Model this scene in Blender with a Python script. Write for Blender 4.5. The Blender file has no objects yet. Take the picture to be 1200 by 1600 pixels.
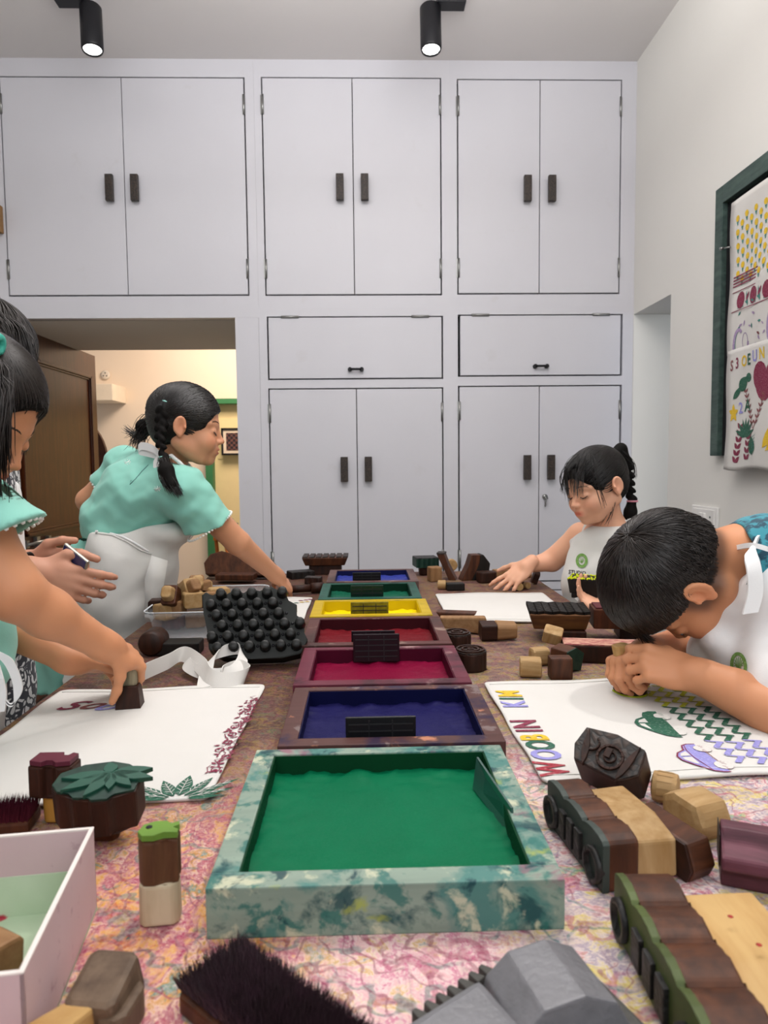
import bpy, bmesh, math, random
import numpy as np
from mathutils import Vector, Matrix, Euler
random.seed(7)
rng = np.random.default_rng(11)
PI = math.pi
sc = bpy.context.scene
col = sc.collection

# ------------------------------------------------------------------ camera
H = 1.33                      # height of the lens above the floor
FPX = 1110.0                  # focal length for the 1200 x 1600 frame
cy = np.array([-32.0, 78.0, FPX]); cy /= np.linalg.norm(cy)
cx = np.array([1.0, 0.012, 0.0]); cx[2] = -(cx[0]*cy[0] + cx[1]*cy[1]) / cy[2]; cx /= np.linalg.norm(cx)
cz = -np.cross(cx, cy)        # (right, up, forward) is left handed
CM = np.stack([cx, cy, cz], axis=1)          # world -> camera (right, up, forward)
CAMP = np.array([0.0, 0.0, H])
cam_d = bpy.data.cameras.new('camera'); cam = bpy.data.objects.new('camera', cam_d); col.objects.link(cam)
Rw = np.stack([CM[0], CM[1], -CM[2]], axis=1)
m4 = Matrix.Identity(4)
for i in range(3):
    for j in range(3): m4[i][j] = float(Rw[i, j])
    m4[i][3] = float(CAMP[i])
cam.matrix_world = m4
cam_d.sensor_fit = 'VERTICAL'; cam_d.sensor_height = 36.0; cam_d.lens = 36.0 * FPX / 1600.0
cam_d.clip_start = 0.02; cam_d.clip_end = 60
cam_d.dof.use_dof = True; cam_d.dof.focus_distance = 1.35; cam_d.dof.aperture_fstop = 9.0
sc.camera = cam

# ------------------------------------------------------------------ colour, world, lights
sc.view_settings.view_transform = 'Standard'; sc.view_settings.look = 'None'
sc.view_settings.gamma = 1.0; sc.view_settings.use_curve_mapping = False
sc.view_settings.exposure = 0.13
sc.cycles.use_denoising = True
sc.cycles.max_bounces = 8; sc.cycles.diffuse_bounces = 4; sc.cycles.glossy_bounces = 3
sc.cycles.transparent_max_bounces = 16; sc.cycles.caustics_reflective = False; sc.cycles.caustics_refractive = False
sc.cycles.sample_clamp_indirect = 6.0
w = bpy.data.worlds.new('room_surroundings'); sc.world = w; w.use_nodes = True
w.node_tree.nodes['Background'].inputs[0].default_value = (0.93, 0.96, 1.0, 1)
w.node_tree.nodes['Background'].inputs[1].default_value = 0.38

def aim(o, target):
    d = Vector(target) - o.location
    o.rotation_euler = d.to_track_quat('-Z', 'Y').to_euler()
def area(name, loc, target, size, power, colr=(1, 1, 1), size_y=None):
    l = bpy.data.lights.new(name, 'AREA'); l.energy = power; l.color = colr
    l.shape = 'RECTANGLE'; l.size = size; l.size_y = size_y or size
    o = bpy.data.objects.new(name, l); o.location = loc; col.objects.link(o); aim(o, target); return o
def spot(name, loc, target, power, angle, blend=0.6, rad=0.03, colr=(1, 1, 1)):
    l = bpy.data.lights.new(name, 'SPOT'); l.energy = power; l.color = colr
    l.spot_size = math.radians(angle); l.spot_blend = blend; l.shadow_soft_size = rad
    o = bpy.data.objects.new(name, l); o.location = loc; col.objects.link(o); aim(o, target); return o
CEIL = 3.47
area('overhead_fill_light', (0.0, 1.7, CEIL-0.05), (0, 1.8, 0), 2.2, 12, (1.0, 0.99, 0.98))  # added soft fill from above, the room has no such panel
area('cupboard_fill_light', (-0.2, 1.5, CEIL-0.10), (0.3, 3.9, .4), 3.0, 38, (1.0, 0.99, 1.0), 0.35)  # added fill to brighten the cupboard fronts, no fitting there
area('rear_fill_light', (0.3, -0.7, 2.5), (0.1, 3.5, 1.4), 2.6, 30, (0.97, 0.98, 1.0), 1.5)  # added fill from behind the camera, no known window there
area('ceiling_fill_light', (0.0, 1.7, 2.95), (0.0, 1.75, 3.4), 1.6, 47, (1, 0.98, 0.97))  # added to brighten the ceiling, no uplighter hangs here
spot('track_spot_over_right', (0.95, 1.55, 3.2), (0.50, 1.0, 0.9), 46, 60, 0.8, 0.03, (1.0, 0.98, 0.95))
spot('track_spot_over_left', (-0.5, 2.4, 3.2), (-0.35, 1.2, 0.9), 15, 80, 0.8, 0.035, (1.0, 0.98, 0.95))
spot('track_spot_over_middle', (0.30, 1.9, 3.2), (0.1, 1.3, 0.9), 13, 80, 0.8, 0.04, (1.0, 0.98, 0.95))
area('side_room_fill_light', (2.75, 2.2, 1.9), (2.0, 3.6, 1.2), 0.8, 9, (0.85, 0.92, 1.0))  # added bluish fill for the niche, no known window there
area('next_room_light', (-1.0, 5.9, 3.0), (-1.2, 6.6, 0.8), 1.0, 64, (1.0, 0.82, 0.66))

# ------------------------------------------------------------------ geometry from the photograph's directions
def ray(px, py):
    d = np.array([(px-600.0)/FPX, (800.0-py)/FPX, 1.0])
    return CM.T @ d
def on_y(px, py, Y):
    d = ray(px, py); return CAMP + d * (Y / d[1])
def on_z(px, py, z):
    d = ray(px, py); return CAMP + d * ((z-H) / d[2])
def on_x(px, py, X):
    d = ray(px, py); return CAMP + d * (X / d[0])
ZT = 0.93                                     # table top
def tb(px, py, dz=0.0): return on_z(px, py, ZT + dz)

# ------------------------------------------------------------------ object helpers
def tag(o, label=None, cat=None, group=None, kind=None):
    if label: o['label'] = label
    if cat: o['category'] = cat
    if group: o['group'] = group
    if kind: o['kind'] = kind
    return o
def empty(name, loc=(0, 0, 0), rot=(0, 0, 0), label=None, cat=None, group=None):
    o = bpy.data.objects.new(name, None); o.empty_display_size = 0.05
    o.location = [float(v) for v in loc]; o.rotation_euler = rot; col.objects.link(o)
    return tag(o, label, cat, group)
def mobj(name, verts, faces, mat=None, parent=None, smooth=False, off=None, fm=None, mats=None):
    me = bpy.data.meshes.new(name)
    v = np.asarray(verts, dtype=float)
    if off is not None: v = v - np.asarray(off, dtype=float)
    me.from_pydata([tuple(p) for p in v.tolist()], [], [tuple(f) for f in (faces.tolist() if isinstance(faces, np.ndarray) else faces)])
    for m in (mats or ([mat] if mat else [])): me.materials.append(m)
    if fm is not None: me.polygons.foreach_set('material_index', fm)
    if smooth: me.polygons.foreach_set('use_smooth', [True]*len(me.polygons))
    me.update()
    o = bpy.data.objects.new(name, me); col.objects.link(o)
    if parent is not None: o.parent = parent
    return o
class MB:
    """collects shapes, then links them as one mesh object"""
    def __init__(s): s.bm = bmesh.new(); s.M = Matrix.Identity(4); s.mi = 0
    def _fin(s, geom_v, faces=None):
        bmesh.ops.transform(s.bm, matrix=s.M, verts=list(geom_v))
    def box(s, x0, x1, y0, y1, z0, z1, bev=0.0, seg=2):
        before = set(s.bm.verts)
        r = bmesh.ops.create_cube(s.bm, size=1.0)
        for v in r['verts']:
            v.co = Vector((x0+(v.co.x+.5)*(x1-x0), y0+(v.co.y+.5)*(y1-y0), z0+(v.co.z+.5)*(z1-z0)))
        es = list({e for v in r['verts'] for e in v.link_edges})
        if bev > 0: bmesh.ops.bevel(s.bm, geom=es, offset=bev, segments=seg, affect='EDGES', profile=0.6)
        nv = [v for v in s.bm.verts if v not in before]
        for f in {f for v in nv for f in v.link_faces}: f.material_index = s.mi
        s._fin(nv); return s
    def prism(s, poly, z0, z1, bev=0.0, taper=1.0, seg=2, shift=(0, 0)):
        before = set(s.bm.verts)
        cxm = sum(p[0] for p in poly)/len(poly); cym = sum(p[1] for p in poly)/len(poly)
        a = [s.bm.verts.new((p[0], p[1], z0)) for p in poly]
        b = [s.bm.verts.new((cxm+(p[0]-cxm)*taper+shift[0], cym+(p[1]-cym)*taper+shift[1], z1)) for p in poly]
        n = len(poly); fs = [s.bm.faces.new(a[::-1]), s.bm.faces.new(b)]
        for i in range(n): fs.append(s.bm.faces.new((a[i], a[(i+1) % n], b[(i+1) % n], b[i])))
        if bev > 0:
            es = list({e for f in fs for e in f.edges})
            bmesh.ops.bevel(s.bm, geom=es, offset=bev, segments=seg, affect='EDGES', profile=0.6)
        nv = [v for v in s.bm.verts if v not in before]
        for f in {f for v in nv for f in v.link_faces}: f.material_index = s.mi
        s._fin(nv); return s
    def tube(s, pts, r, n=8, close=True, r2=None):
        pts = [Vector(p) for p in pts]; rings = []; m = len(pts); before = len(s.bm.verts)
        up = Vector((0, 0, 1)); nv = []
        for i, p in enumerate(pts):
            d = (pts[min(i+1, m-1)] - pts[max(i-1, 0)]).normalized()
            if abs(d.dot(up)) > .95: up = Vector((1, 0, 0))
            u = d.cross(up).normalized(); v = u.cross(d).normalized(); up = v
            rr = r if r2 is None else r + (r2-r)*i/(m-1)
            if callable(r): rr = r(i/(m-1))
            ring = [s.bm.verts.new(p + (u*math.cos(2*PI*k/n) + v*math.sin(2*PI*k/n))*rr) for k in range(n)]
            rings.append(ring); nv += ring
        for i in range(m-1):
            for k in range(n):
                f = s.bm.faces.new((rings[i][k], rings[i][(k+1) % n], rings[i+1][(k+1) % n], rings[i+1][k])); f.smooth = True; f.material_index = s.mi
        if close:
            for rg in (rings[0][::-1], rings[-1]):
                f = s.bm.faces.new(rg); f.material_index = s.mi
        s._fin(nv); return s
    def lathe(s, prof, n=24, center=(0, 0, 0)):
        nv = []; rings = []
        for (r, z) in prof:
            ring = [s.bm.verts.new((center[0]+r*math.cos(2*PI*k/n), center[1]+r*math.sin(2*PI*k/n), center[2]+z)) for k in range(n)]
            rings.append(ring); nv += ring
        for i in range(len(prof)-1):
            for k in range(n):
                f = s.bm.faces.new((rings[i][k], rings[i][(k+1) % n], rings[i+1][(k+1) % n], rings[i+1][k])); f.smooth = True; f.material_index = s.mi
        for rg, ok in ((rings[0][::-1], prof[0][0] > 1e-5), (rings[-1], prof[-1][0] > 1e-5)):
            if ok:
                f = s.bm.faces.new(rg); f.material_index = s.mi
        s._fin(nv); return s
    def quad(s, pts):
        vs = [s.bm.verts.new(p) for p in pts]; f = s.bm.faces.new(vs); f.material_index = s.mi; s._fin(vs); return s
    def done(s, name, mat=None, parent=None, smooth=False, mats=None):
        bmesh.ops.remove_doubles(s.bm, verts=s.bm.verts, dist=1e-6)
        bmesh.ops.recalc_face_normals(s.bm, faces=s.bm.faces)
        me = bpy.data.meshes.new(name); s.bm.to_mesh(me); s.bm.free()
        for m in (mats or ([mat] if mat else [])): me.materials.append(m)
        if smooth: me.polygons.foreach_set('use_smooth', [True]*len(me.polygons))
        o = bpy.data.objects.new(name, me); col.objects.link(o)
        if parent is not None: o.parent = parent
        return o
def one_box(name, x0, x1, y0, y1, z0, z1, mat, parent=None, bev=0.0):
    return MB().box(x0, x1, y0, y1, z0, z1, bev).done(name, mat, parent)

# ------------------------------------------------------------------ materials
def s2l(c):
    if isinstance(c, str):
        c = [int(c[i:i+2], 16)/255 for i in (0, 2, 4)]
    return tuple((v/12.92 if v <= .04045 else ((v+.055)/1.055)**2.4) for v in c) + (1.0,)
class NT:
    def __init__(s, name):
        s.m = bpy.data.materials.new(name); s.m.use_nodes = True
        s.t = s.m.node_tree; s.n = s.t.nodes; s.b = s.n['Principled BSDF']
    def node(s, typ, **kw):
        nd = s.n.new(typ)
        for k, v in kw.items():
            if k.startswith('i_'):
                key = k[2:]; key = int(key) if key.isdigit() else key.replace('_', ' ')
                if hasattr(v, 'links') or isinstance(v, bpy.types.NodeSocket): s.t.links.new(v, nd.inputs[key])
                else: nd.inputs[key].default_value = v
            else: setattr(nd, k, v)
        return nd
    def link(s, a, b): s.t.links.new(a, b)
    def coord(s, scale=(1, 1, 1), kind='Object', rot=(0, 0, 0), warp=0.0, wscale=3.0):
        tc = s.node('ShaderNodeTexCoord')
        out = tc.outputs[kind]
        if warp:
            nz = s.node('ShaderNodeTexNoise', i_Vector=out, i_Scale=wscale, i_Detail=2.0)
            sub = s.node('ShaderNodeVectorMath', operation='SUBTRACT', i_0=nz.outputs['Color']); sub.inputs[1].default_value = (.5, .5, .5)
            sca = s.node('ShaderNodeVectorMath', operation='SCALE', i_0=sub.outputs[0]); sca.inputs['Scale'].default_value = warp
            out = s.node('ShaderNodeVectorMath', operation='ADD', i_0=out, i_1=sca.outputs[0]).outputs[0]
        mp = s.node('ShaderNodeMapping', i_Vector=out); mp.inputs['Scale'].default_value = scale; mp.inputs['Rotation'].default_value = rot
        return mp.outputs[0]
    def noise(s, vec, scale=5, detail=4, rough=.55, dist=0.0):
        return s.node('ShaderNodeTexNoise', i_Vector=vec, i_Scale=scale, i_Detail=detail, i_Roughness=rough, i_Distortion=dist).outputs['Fac']
    def ramp(s, fac, stops):
        r = s.node('ShaderNodeValToRGB', i_Fac=fac); e = r.color_ramp.elements
        while len(e) < len(stops): e.new(.5)
        for k, (p, c) in enumerate(stops):
            e[k].position = p; e[k].color = s2l(c) if not isinstance(c, float) else (c, c, c, 1)
        return r.outputs['Color']
    def mix(s, fac, a, b, mode='MIX'):
        nd = s.node('ShaderNodeMix', data_type='RGBA', blend_type=mode)
        for key, v in ((0, fac), (6, a), (7, b)):
            if isinstance(v, bpy.types.NodeSocket): s.link(v, nd.inputs[key])
            else: nd.inputs[key].default_value = v
        return nd.outputs[2]
    def math(s, op, a, b=0.0, c=None):
        nd = s.node('ShaderNodeMath', operation=op)
        for k, v in enumerate((a, b) if c is None else (a, b, c)):
            if isinstance(v, bpy.types.NodeSocket): s.link(v, nd.inputs[k])
            else: nd.inputs[k].default_value = v
        return nd.outputs[0]
    def bump(s, h, strength=.3, dist=.002):
        b = s.node('ShaderNodeBump', i_Height=h, i_Strength=strength, i_Distance=dist); s.link(b.outputs[0], s.b.inputs['Normal']); return b
    def set(s, base=None, rough=None, **kw):
        d = dict(kw)
        if base is not None: d['Base Color'] = base
        if rough is not None: d['Roughness'] = rough
        for k, v in d.items():
            k = k.replace('_', ' ')
            if isinstance(v, bpy.types.NodeSocket): s.link(v, s.b.inputs[k])
            else: s.b.inputs[k].default_value = v
        return s.m
def plain(name, c, rough=.6, metal=0.0, var=.06, scale=12, bump=0.0, spec=.3, sub=0.0):
    t = NT(name); v = t.coord()
    n = t.noise(v, scale, 3)
    b = s2l(c)
    dark = tuple(x*(1-var*2) for x in b[:3])+(1,); lite = tuple(min(1, x*(1+var)) for x in b[:3])+(1,)
    t.set(t.mix(n, dark, lite), rough, Metallic=metal)
    t.b.inputs['Specular IOR Level'].default_value = spec
    if sub:
        t.b.inputs['Subsurface Weight'].default_value = sub; t.b.inputs['Subsurface Radius'].default_value = (.012, .005, .003); t.b.inputs['Subsurface Scale'].default_value = 1.0
    if bump: t.bump(t.noise(v, scale*6, 3), bump, .002)
    return t.m
def wood(name, c1, c2, axis='z', scale=1.0, rough=.55, stain=None, bump=.25):
    t = NT(name)
    st = {'z': (60, 60, 6), 'x': (6, 60, 60), 'y': (60, 6, 60)}[axis]
    v = t.coord(tuple(k*scale for k in st), warp=.02, wscale=14)
    n = t.noise(v, 1.0, 5, .6)
    v2 = t.coord((18*scale,)*3)
    n2 = t.noise(v2, 1.0, 3)
    base = t.mix(t.ramp(n, [(.36, 0.0), (.64, 1.0)]), s2l(c1), s2l(c2))
    base = t.mix(t.math('MULTIPLY', n2, .75), base, tuple(x*.55 for x in s2l(c1)[:3])+(1,))
    if stain:
        n3 = t.noise(t.coord((1, 1, 1)), 30*scale, 4)
        base = t.mix(t.ramp(n3, [(.52, 0.0), (.64, 1.0)]), base, s2l(stain))
    t.set(base, rough); t.bump(n, bump, .001); t.b.inputs['Specular IOR Level'].default_value = .28
    return t.m
M = {}
M['skirt'] = plain('grey_skirting_tile', '8c8478', .5)
M['black'] = plain('black_paint', '16161a', .45)
M['gap'] = plain('cupboard_shadow_gap', '1a1413', .9)
M['steel'] = plain('dull_steel', '9a9a98', .35, .9)
# ------------------------------------------------------------------ the room
D = 3.70                                        # distance of the cupboard fronts
t = NT('white_wall_paint'); v = t.coord()
t.set(t.mix(t.noise(v, 1.6, 4), s2l('dedcd6'), s2l('e6e4de')), .85); t.bump(t.noise(v, 40, 3), .08, .002); M['wall'] = t.m
t = NT('ceiling_paint'); t.set(t.mix(t.noise(t.coord(), 1.3, 3), s2l('dcd8d6'), s2l('e4e0de')), .9); M['ceil'] = t.m
t = NT('lavender_white_cupboard_paint'); v = t.coord()
sm = t.ramp(t.noise(t.coord((1, 1, 1)), 7, 5, .65), [(.62, 0.0), (.85, 1.0)])
t.set(t.mix(t.math('MULTIPLY', sm, .35), t.mix(t.noise(v, 2.2, 4), s2l('c9c8ce'), s2l('d2d1d7')), s2l('b9b4b0')), .38)
t.bump(t.noise(t.coord((1, 1, 40)), 6, 3), .05, .002); M['cup'] = t.m
t = NT('warm_cream_wall'); t.set(t.mix(t.noise(t.coord(), 2, 3), s2l('efdcc6'), s2l('f4e4d2')), .85); M['cream'] = t.m
M['floor'] = plain('grey_stone_floor', '77706a', .5, var=.15, scale=3)
M['door'] = wood('varnished_brown_door', '431c0a', '5f2e12', 'z', .6, .3, bump=.08)
M['door_dk'] = wood('dark_brown_door_frame', '34160c', '4a2110', 'x', .6, .4, bump=.08)
def struct(name, o): o['kind'] = 'structure'; o.name = name; return o
XR = float(on_y(994, 200, D)[0])                 # right wall plane
XL = -2.6
TW = .30
# ceiling & floor
struct('floor', one_box('floor', XL-.6, XR+2.4, -.9, 8.2, -.06, 0, M['floor']))
zc = float(on_y(800, 95, D)[2]); CEILZ = zc
struct('ceiling', one_box('ceiling', XL-.6, XR+.3, -.9, D+.6, zc, zc+.1, M['ceil']))
# cupboard wall: the passage opening on its left
ox1 = float(on_y(371, 650, D)[0]); oz = float(on_y(220, 497, D)[2]); OX0 = -1.90
PB = 4.72                                         # back of the passage
bm_ = MB()
bm_.box(ox1+.001, XR, D+.06, PB, 0, zc)
bm_.box(XL-.6, ox1+.001, D+.06, PB, oz, zc)
bm_.box(XL-.6, OX0, D+.06, PB, 0, oz)
struct('wall_back', bm_.done('wall_back', M['wall']))
# right wall with the niche opening
nz_top = float(on_x(1046, 461, XR)[2]); ny0 = float(on_x(1046, 600, XR)[1]); ny1 = D-.005
b = MB()
b.box(XR, XR+.22, -.9, ny0, 0, zc); b.box(XR, XR+.22, ny0, PB, nz_top, zc); b.box(XR, XR+.22, ny1, PB, 0, nz_top)
struct('wall_right', b.done('wall_right', M['wall']))
t = NT('pale_blue_wall_paint'); t.set(t.mix(t.noise(t.coord(), 1.5, 3), s2l('bfc6d4'), s2l('c8cedb')), .8); M['blue'] = t.m
struct('wall_niche', one_box('wall_niche', XR+.22, XR+2.2, ny1+.0, ny1+.12, 0, nz_top+.4, M['blue']))
struct('wall_side_room', one_box('wall_side_room', XR+2.2, XR+2.3, -.2, ny1+.12, 0, nz_top+.4, M['blue']))
struct('ceiling_side_room', one_box('ceiling_side_room', XR+.22, XR+2.3, -.2, ny1+.12, nz_top+.4, nz_top+.5, M['ceil']))
# left wall
struct('wall_left', one_box('wall_left', XL-.16, XL, -.9, D+.06, 0, zc, M['wall']))
# room beyond the passage
FY = 7.1
b = MB(); b.box(-5.2, -.45, FY, FY+.1, 0, 3.1)
struct('wall_far_room', b.done('wall_far_room', M['cream']))
struct('ceiling_far_room', one_box('ceiling_far_room', -5.2, 1.0, PB, FY+1.6, 3.1, 3.2, M['ceil']))
gx = float(on_y(326, 800, 6.4)[0])
struct('baseboard_far_room', one_box('baseboard_far_room', -5.2, -1.45, FY-.015, FY, 0, float(on_y(275, 912, FY)[2]), M['skirt']))
# wall return with the green door frame and the alcove behind it
M['green'] = plain('green_door_frame_paint', '3f7f52', .5)
gz = float(on_y(360, 626, FY-.1)[2])
gx0 = float(on_y(325, 850, FY-.1)[0])
b = MB()
b.box(gx0, gx0+.07, FY-.12, FY-.001, 0, gz, .004)
b.box(gx0, gx0+1.2, FY-.12, FY-.001, gz-.03, gz+.02, .004)
o = b.done('green_door_frame', M['green']); tag(o, 'green painted door frame in the far room beyond the passage', 'door frame')
# ---- alcove: lit yellow wall standing forward of the far wall inside the green frame
M['yell'] = plain('warm_yellow_wall', 'f0dca8', .85, var=.03)
struct('wall_alcove', one_box('wall_alcove', gx0+.07, .6, FY-.012, FY-.001, 0, gz-.03, M['yell']))
e = empty('framed_picture', on_y(364, 690, FY-.085), (0, 0, 0), 'small framed print with dark motif on cream mount, on the yellow far wall', 'picture')
w_ = .20; h_ = .24
MB().box(-w_/2, w_/2, 0, .02, -h_/2, h_/2, .002).done('mount', plain('cream_mount', 'ead9c4', .8), e)
b = MB()
for (x0, x1, z0, z1) in ((-w_/2-.012, -w_/2+.006, -h_/2-.012, h_/2+.012), (w_/2-.006, w_/2+.012, -h_/2-.012, h_/2+.012), (-w_/2, w_/2, h_/2-.006, h_/2+.012), (-w_/2, w_/2, -h_/2-.012, -h_/2+.006)):
    b.box(x0, x1, -.012, .015, z0, z1)
b.done('frame', M['black'], e)
t = NT('dark_woven_motif'); ck = t.node('ShaderNodeTexChecker', i_Vector=t.coord(), i_Scale=42.0); ck.inputs[1].default_value = s2l('1c1620'); ck.inputs[2].default_value = s2l('8c5a50')
t.set(t.mix(t.noise(t.coord(), 60, 2), ck.outputs['Color'], s2l('241a22')), .8)
MB().box(-.065, .065, -.004, .002, -.085, .085).done('motif', t.m, e)
o = one_box('picture_ledge', float(on_y(341, 700, FY)[0]), -.9, FY-.05, FY-.013, float(on_y(350, 717, FY)[2]), float(on_y(350, 655, FY)[2]), M['yell']); tag(o, 'raised cream wall panel behind the small framed print', 'panel')
o.location.y += .03
# easel-like wooden stand with brushes
e = empty('brush_stand', on_y(355, 835, 6.6), (0, 0, 0), 'orange wooden easel holding a bundle of brushes in the far room', 'easel')
ow = wood('orange_pine', 'a0561e', 'c97a36', 'z', .8)
for (a, c) in (((-.12, .02, .12), (-.02, 0, -1.2)), ((-.05, 0, .12), (.18, -.05, -1.2)), ((.0, .1, .1), (.05, .3, -1.2))):
    MB().tube([a, c], .018, 6).done('leg', ow, e)
MB().box(-.12, .14, -.05, .06, -.05, -.02, .004).box(-.02, .2, -.06, .06, -.29, -.26, .004).done('tray_shelf', ow, e)
b = MB(); random.seed(3)
for k in range(14):
    x = random.uniform(-.13, .1); y = random.uniform(-.04, .04)
    b.tube([(x, y, -.03), (x+random.uniform(-.03, .03), y, .09+random.uniform(0, .06))], .006, 5)
b.done('brushes', plain('grey_brushes', '6b6a70', .6, var=.3, scale=60), e)
MB().lathe([(.05, -.25), (.055, -.1), (.04, -.1)], 14, (.06, 0, 0)).done('jar', plain('pink_white_jar', 'd8c0b8', .4), e)
# box on the far wall, round plate
o = one_box('wall_box', float(on_y(120, 610, 6.9)[0]), float(on_y(186, 610, 6.9)[0]), 6.72, FY-.002, float(on_y(170, 626, 6.75)[2]), float(on_y(170, 600, 6.75)[2]), plain('cream_box', 'f2e4d0', .6), bev=.006)
tag(o, 'cream box shelf high on the far room wall', 'shelf')
e = empty('ceiling_rose', on_y(165, 586, FY-.01), (PI/2, 0, 0), 'small round white fitting with screw holes on the far wall', 'fitting')
MB().lathe([(.045, 0), (.045, .008), (.03, .014), (.0001, .014)], 20).done('plate', plain('white_plastic', 'e8dfd2', .4), e)
b = MB()
for k in range(3): b.lathe([(.006, .0), (.006, .016), (.0001, .016)], 8, (.018*math.cos(k*2.1+1.5), .018*math.sin(k*2.1+1.5), 0))
b.done('screws', M['black'], e)
e = empty('arched_chair', (float(on_y(140, 900, 5.9)[0]), 5.9, 0), (0, 0, 0), 'dark brown arched wooden chair back beyond the open door', 'chair')
za = float(on_y(155, 655, 5.9)[2]); xa = float(on_y(168, 700, 5.9)[0]) - e.location.x
pts = [(-.35, 0), (xa, 0)] + [(-.05+(xa+.05)*math.cos(a), za-.35+.35*math.sin(a)) for a in np.linspace(0, PI/2, 10)] + [(-.35, za)]
b = MB(); b.M = Matrix.Rotation(PI/2, 4, 'X'); b.prism([(p[0], p[1]) for p in pts], -.02, .02, .004); b.done('backrest', M['door_dk'], e)
b = MB().box(-.3, xa, -.45, 0, .42, .46, .005).done('seat', M['door_dk'], e)
for (x_, y_) in ((-.27, -.42), (xa-.05, -.42)): MB().box(x_, x_+.04, y_, y_+.04, 0, .42).done('leg', M['door_dk'], e)
# open door leaf at right angles to the cupboard wall
LX = -1.84; ly0 = 3.78; ly1 = float(on_x(150, 600, LX)[1]); lz = float(on_x(150, 557, LX)[2])
e = empty('door_1', (LX, ly0, 0)); e['kind'] = 'structure'
L = ly1-ly0
def lz_of(px, py): return float(on_x(px, py, LX)[2])
pz1 = lz_of(138, 587); pz0 = lz_of(145, 816); pz2 = lz_of(75, 1076)
st_ = .11
MB().box(-.04, 0, 0, L, .01, lz, .002).done('leaf', M['door'], e)
def molding(z0, z1):
    b = MB()
    for k, (dd, ww, hh) in enumerate(((0, .018, .016), (.018, .012, .008))):
        y0 = st_+dd; y1 = L-st_-dd; a0 = z0+dd; a1 = z1-dd
        b.box(0, hh, y0, y0+ww, a0, a1, .003).box(0, hh, y1-ww, y1, a0, a1, .003).box(0, hh, y0, y1, a0, a0+ww, .003).box(0, hh, y0, y1, a1-ww, a1, .003)
    return b
molding(pz0, pz1).done('panel_moulding', M['door'], e)
molding(max(.12, pz2), pz0-.24).done('panel_moulding', M['door'], e)
bz = lz_of(50, 848)
by = float(on_x(50, 850, LX)[1]) - ly0
b = MB(); b.tube([(.03, by-.12, bz), (.03, by+.28, bz)], .009, 8).tube([(.03, by+.05, bz+.0), (.035, by+.06, bz-.11)], .008, 8)
b.box(.0, .02, by-.1, by-.07, bz-.02, bz+.02).box(.0, .02, by+.02, by+.06, bz-.03, bz+.03).box(.0, .02, by+.17, by+.2, bz-.02, bz+.02)
b.done('door_bolt', M['steel'], e)
MB().box(0, .012, .03, .05, bz+.18, bz+.42).done('door_plate', M['steel'], e)
# frame of the doorway at the back of the passage and its left reveal
zf = lz+.01
b = MB().box(LX-.1, ox1+.25, PB-.06, PB+.04, zf, zf+.07).box(LX-.12, LX-.05, PB-.06, PB+.04, 0, zf+.07)
o = b.done('trim_1', M['door_dk']); o['kind'] = 'structure'
o = one_box('trim_2', OX0-.01, LX-.041, D+.0, PB-.06, 0, oz-.02, M['door']); o['kind'] = 'structure'
o = one_box('trim_3', float(on_y(100, 545, 4.5)[0]), float(on_y(130, 545, 4.5)[0]), 4.3, 4.6, zf+.02, zf+.065, M['wall']); o['kind'] = 'structure'

# ------------------------------------------------------------------ built-in cupboards
def zz(px, py): return float(on_y(px, py, D)[2])
def xx(px, py): return float(on_y(px, py, D)[0])
hand_mat = NT('carved_black_wood'); vo = hand_mat.node('ShaderNodeTexVoronoi', i_Vector=hand_mat.coord(), i_Scale=140.0)
hand_mat.set(hand_mat.ramp(vo.outputs['Distance'], [(.2, '120c0a'), (.8, '3a2c22')]), .5); hand_mat.bump(vo.outputs['Distance'], .6, .002); hand_mat = hand_mat.m
def bar_handle(parent, x, z):
    return MB().box(x-.019, x+.019, -.042, -.018, z-.064, z+.064, .003).box(x-.01, x+.01, -.02, 0, z-.05, z-.035).box(x-.01, x+.01, -.02, 0, z+.035, z+.05).done('handle', hand_mat, parent)
def hinge(parent, x, z, horizontal=False):
    b = MB()
    if horizontal: b.tube([(x-.045, -.006, z), (x+.045, -.006, z)], .007, 8).box(x-.045, x+.045, -.003, .0, z-.012, z+.002)
    else: b.tube([(x, -.006, z-.048), (x, -.006, z+.048)], .006, 8).box(x-.012, x+.002, -.003, .0, z-.048, z+.048)
    return b.done('hinge', M['steel'], parent)
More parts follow.
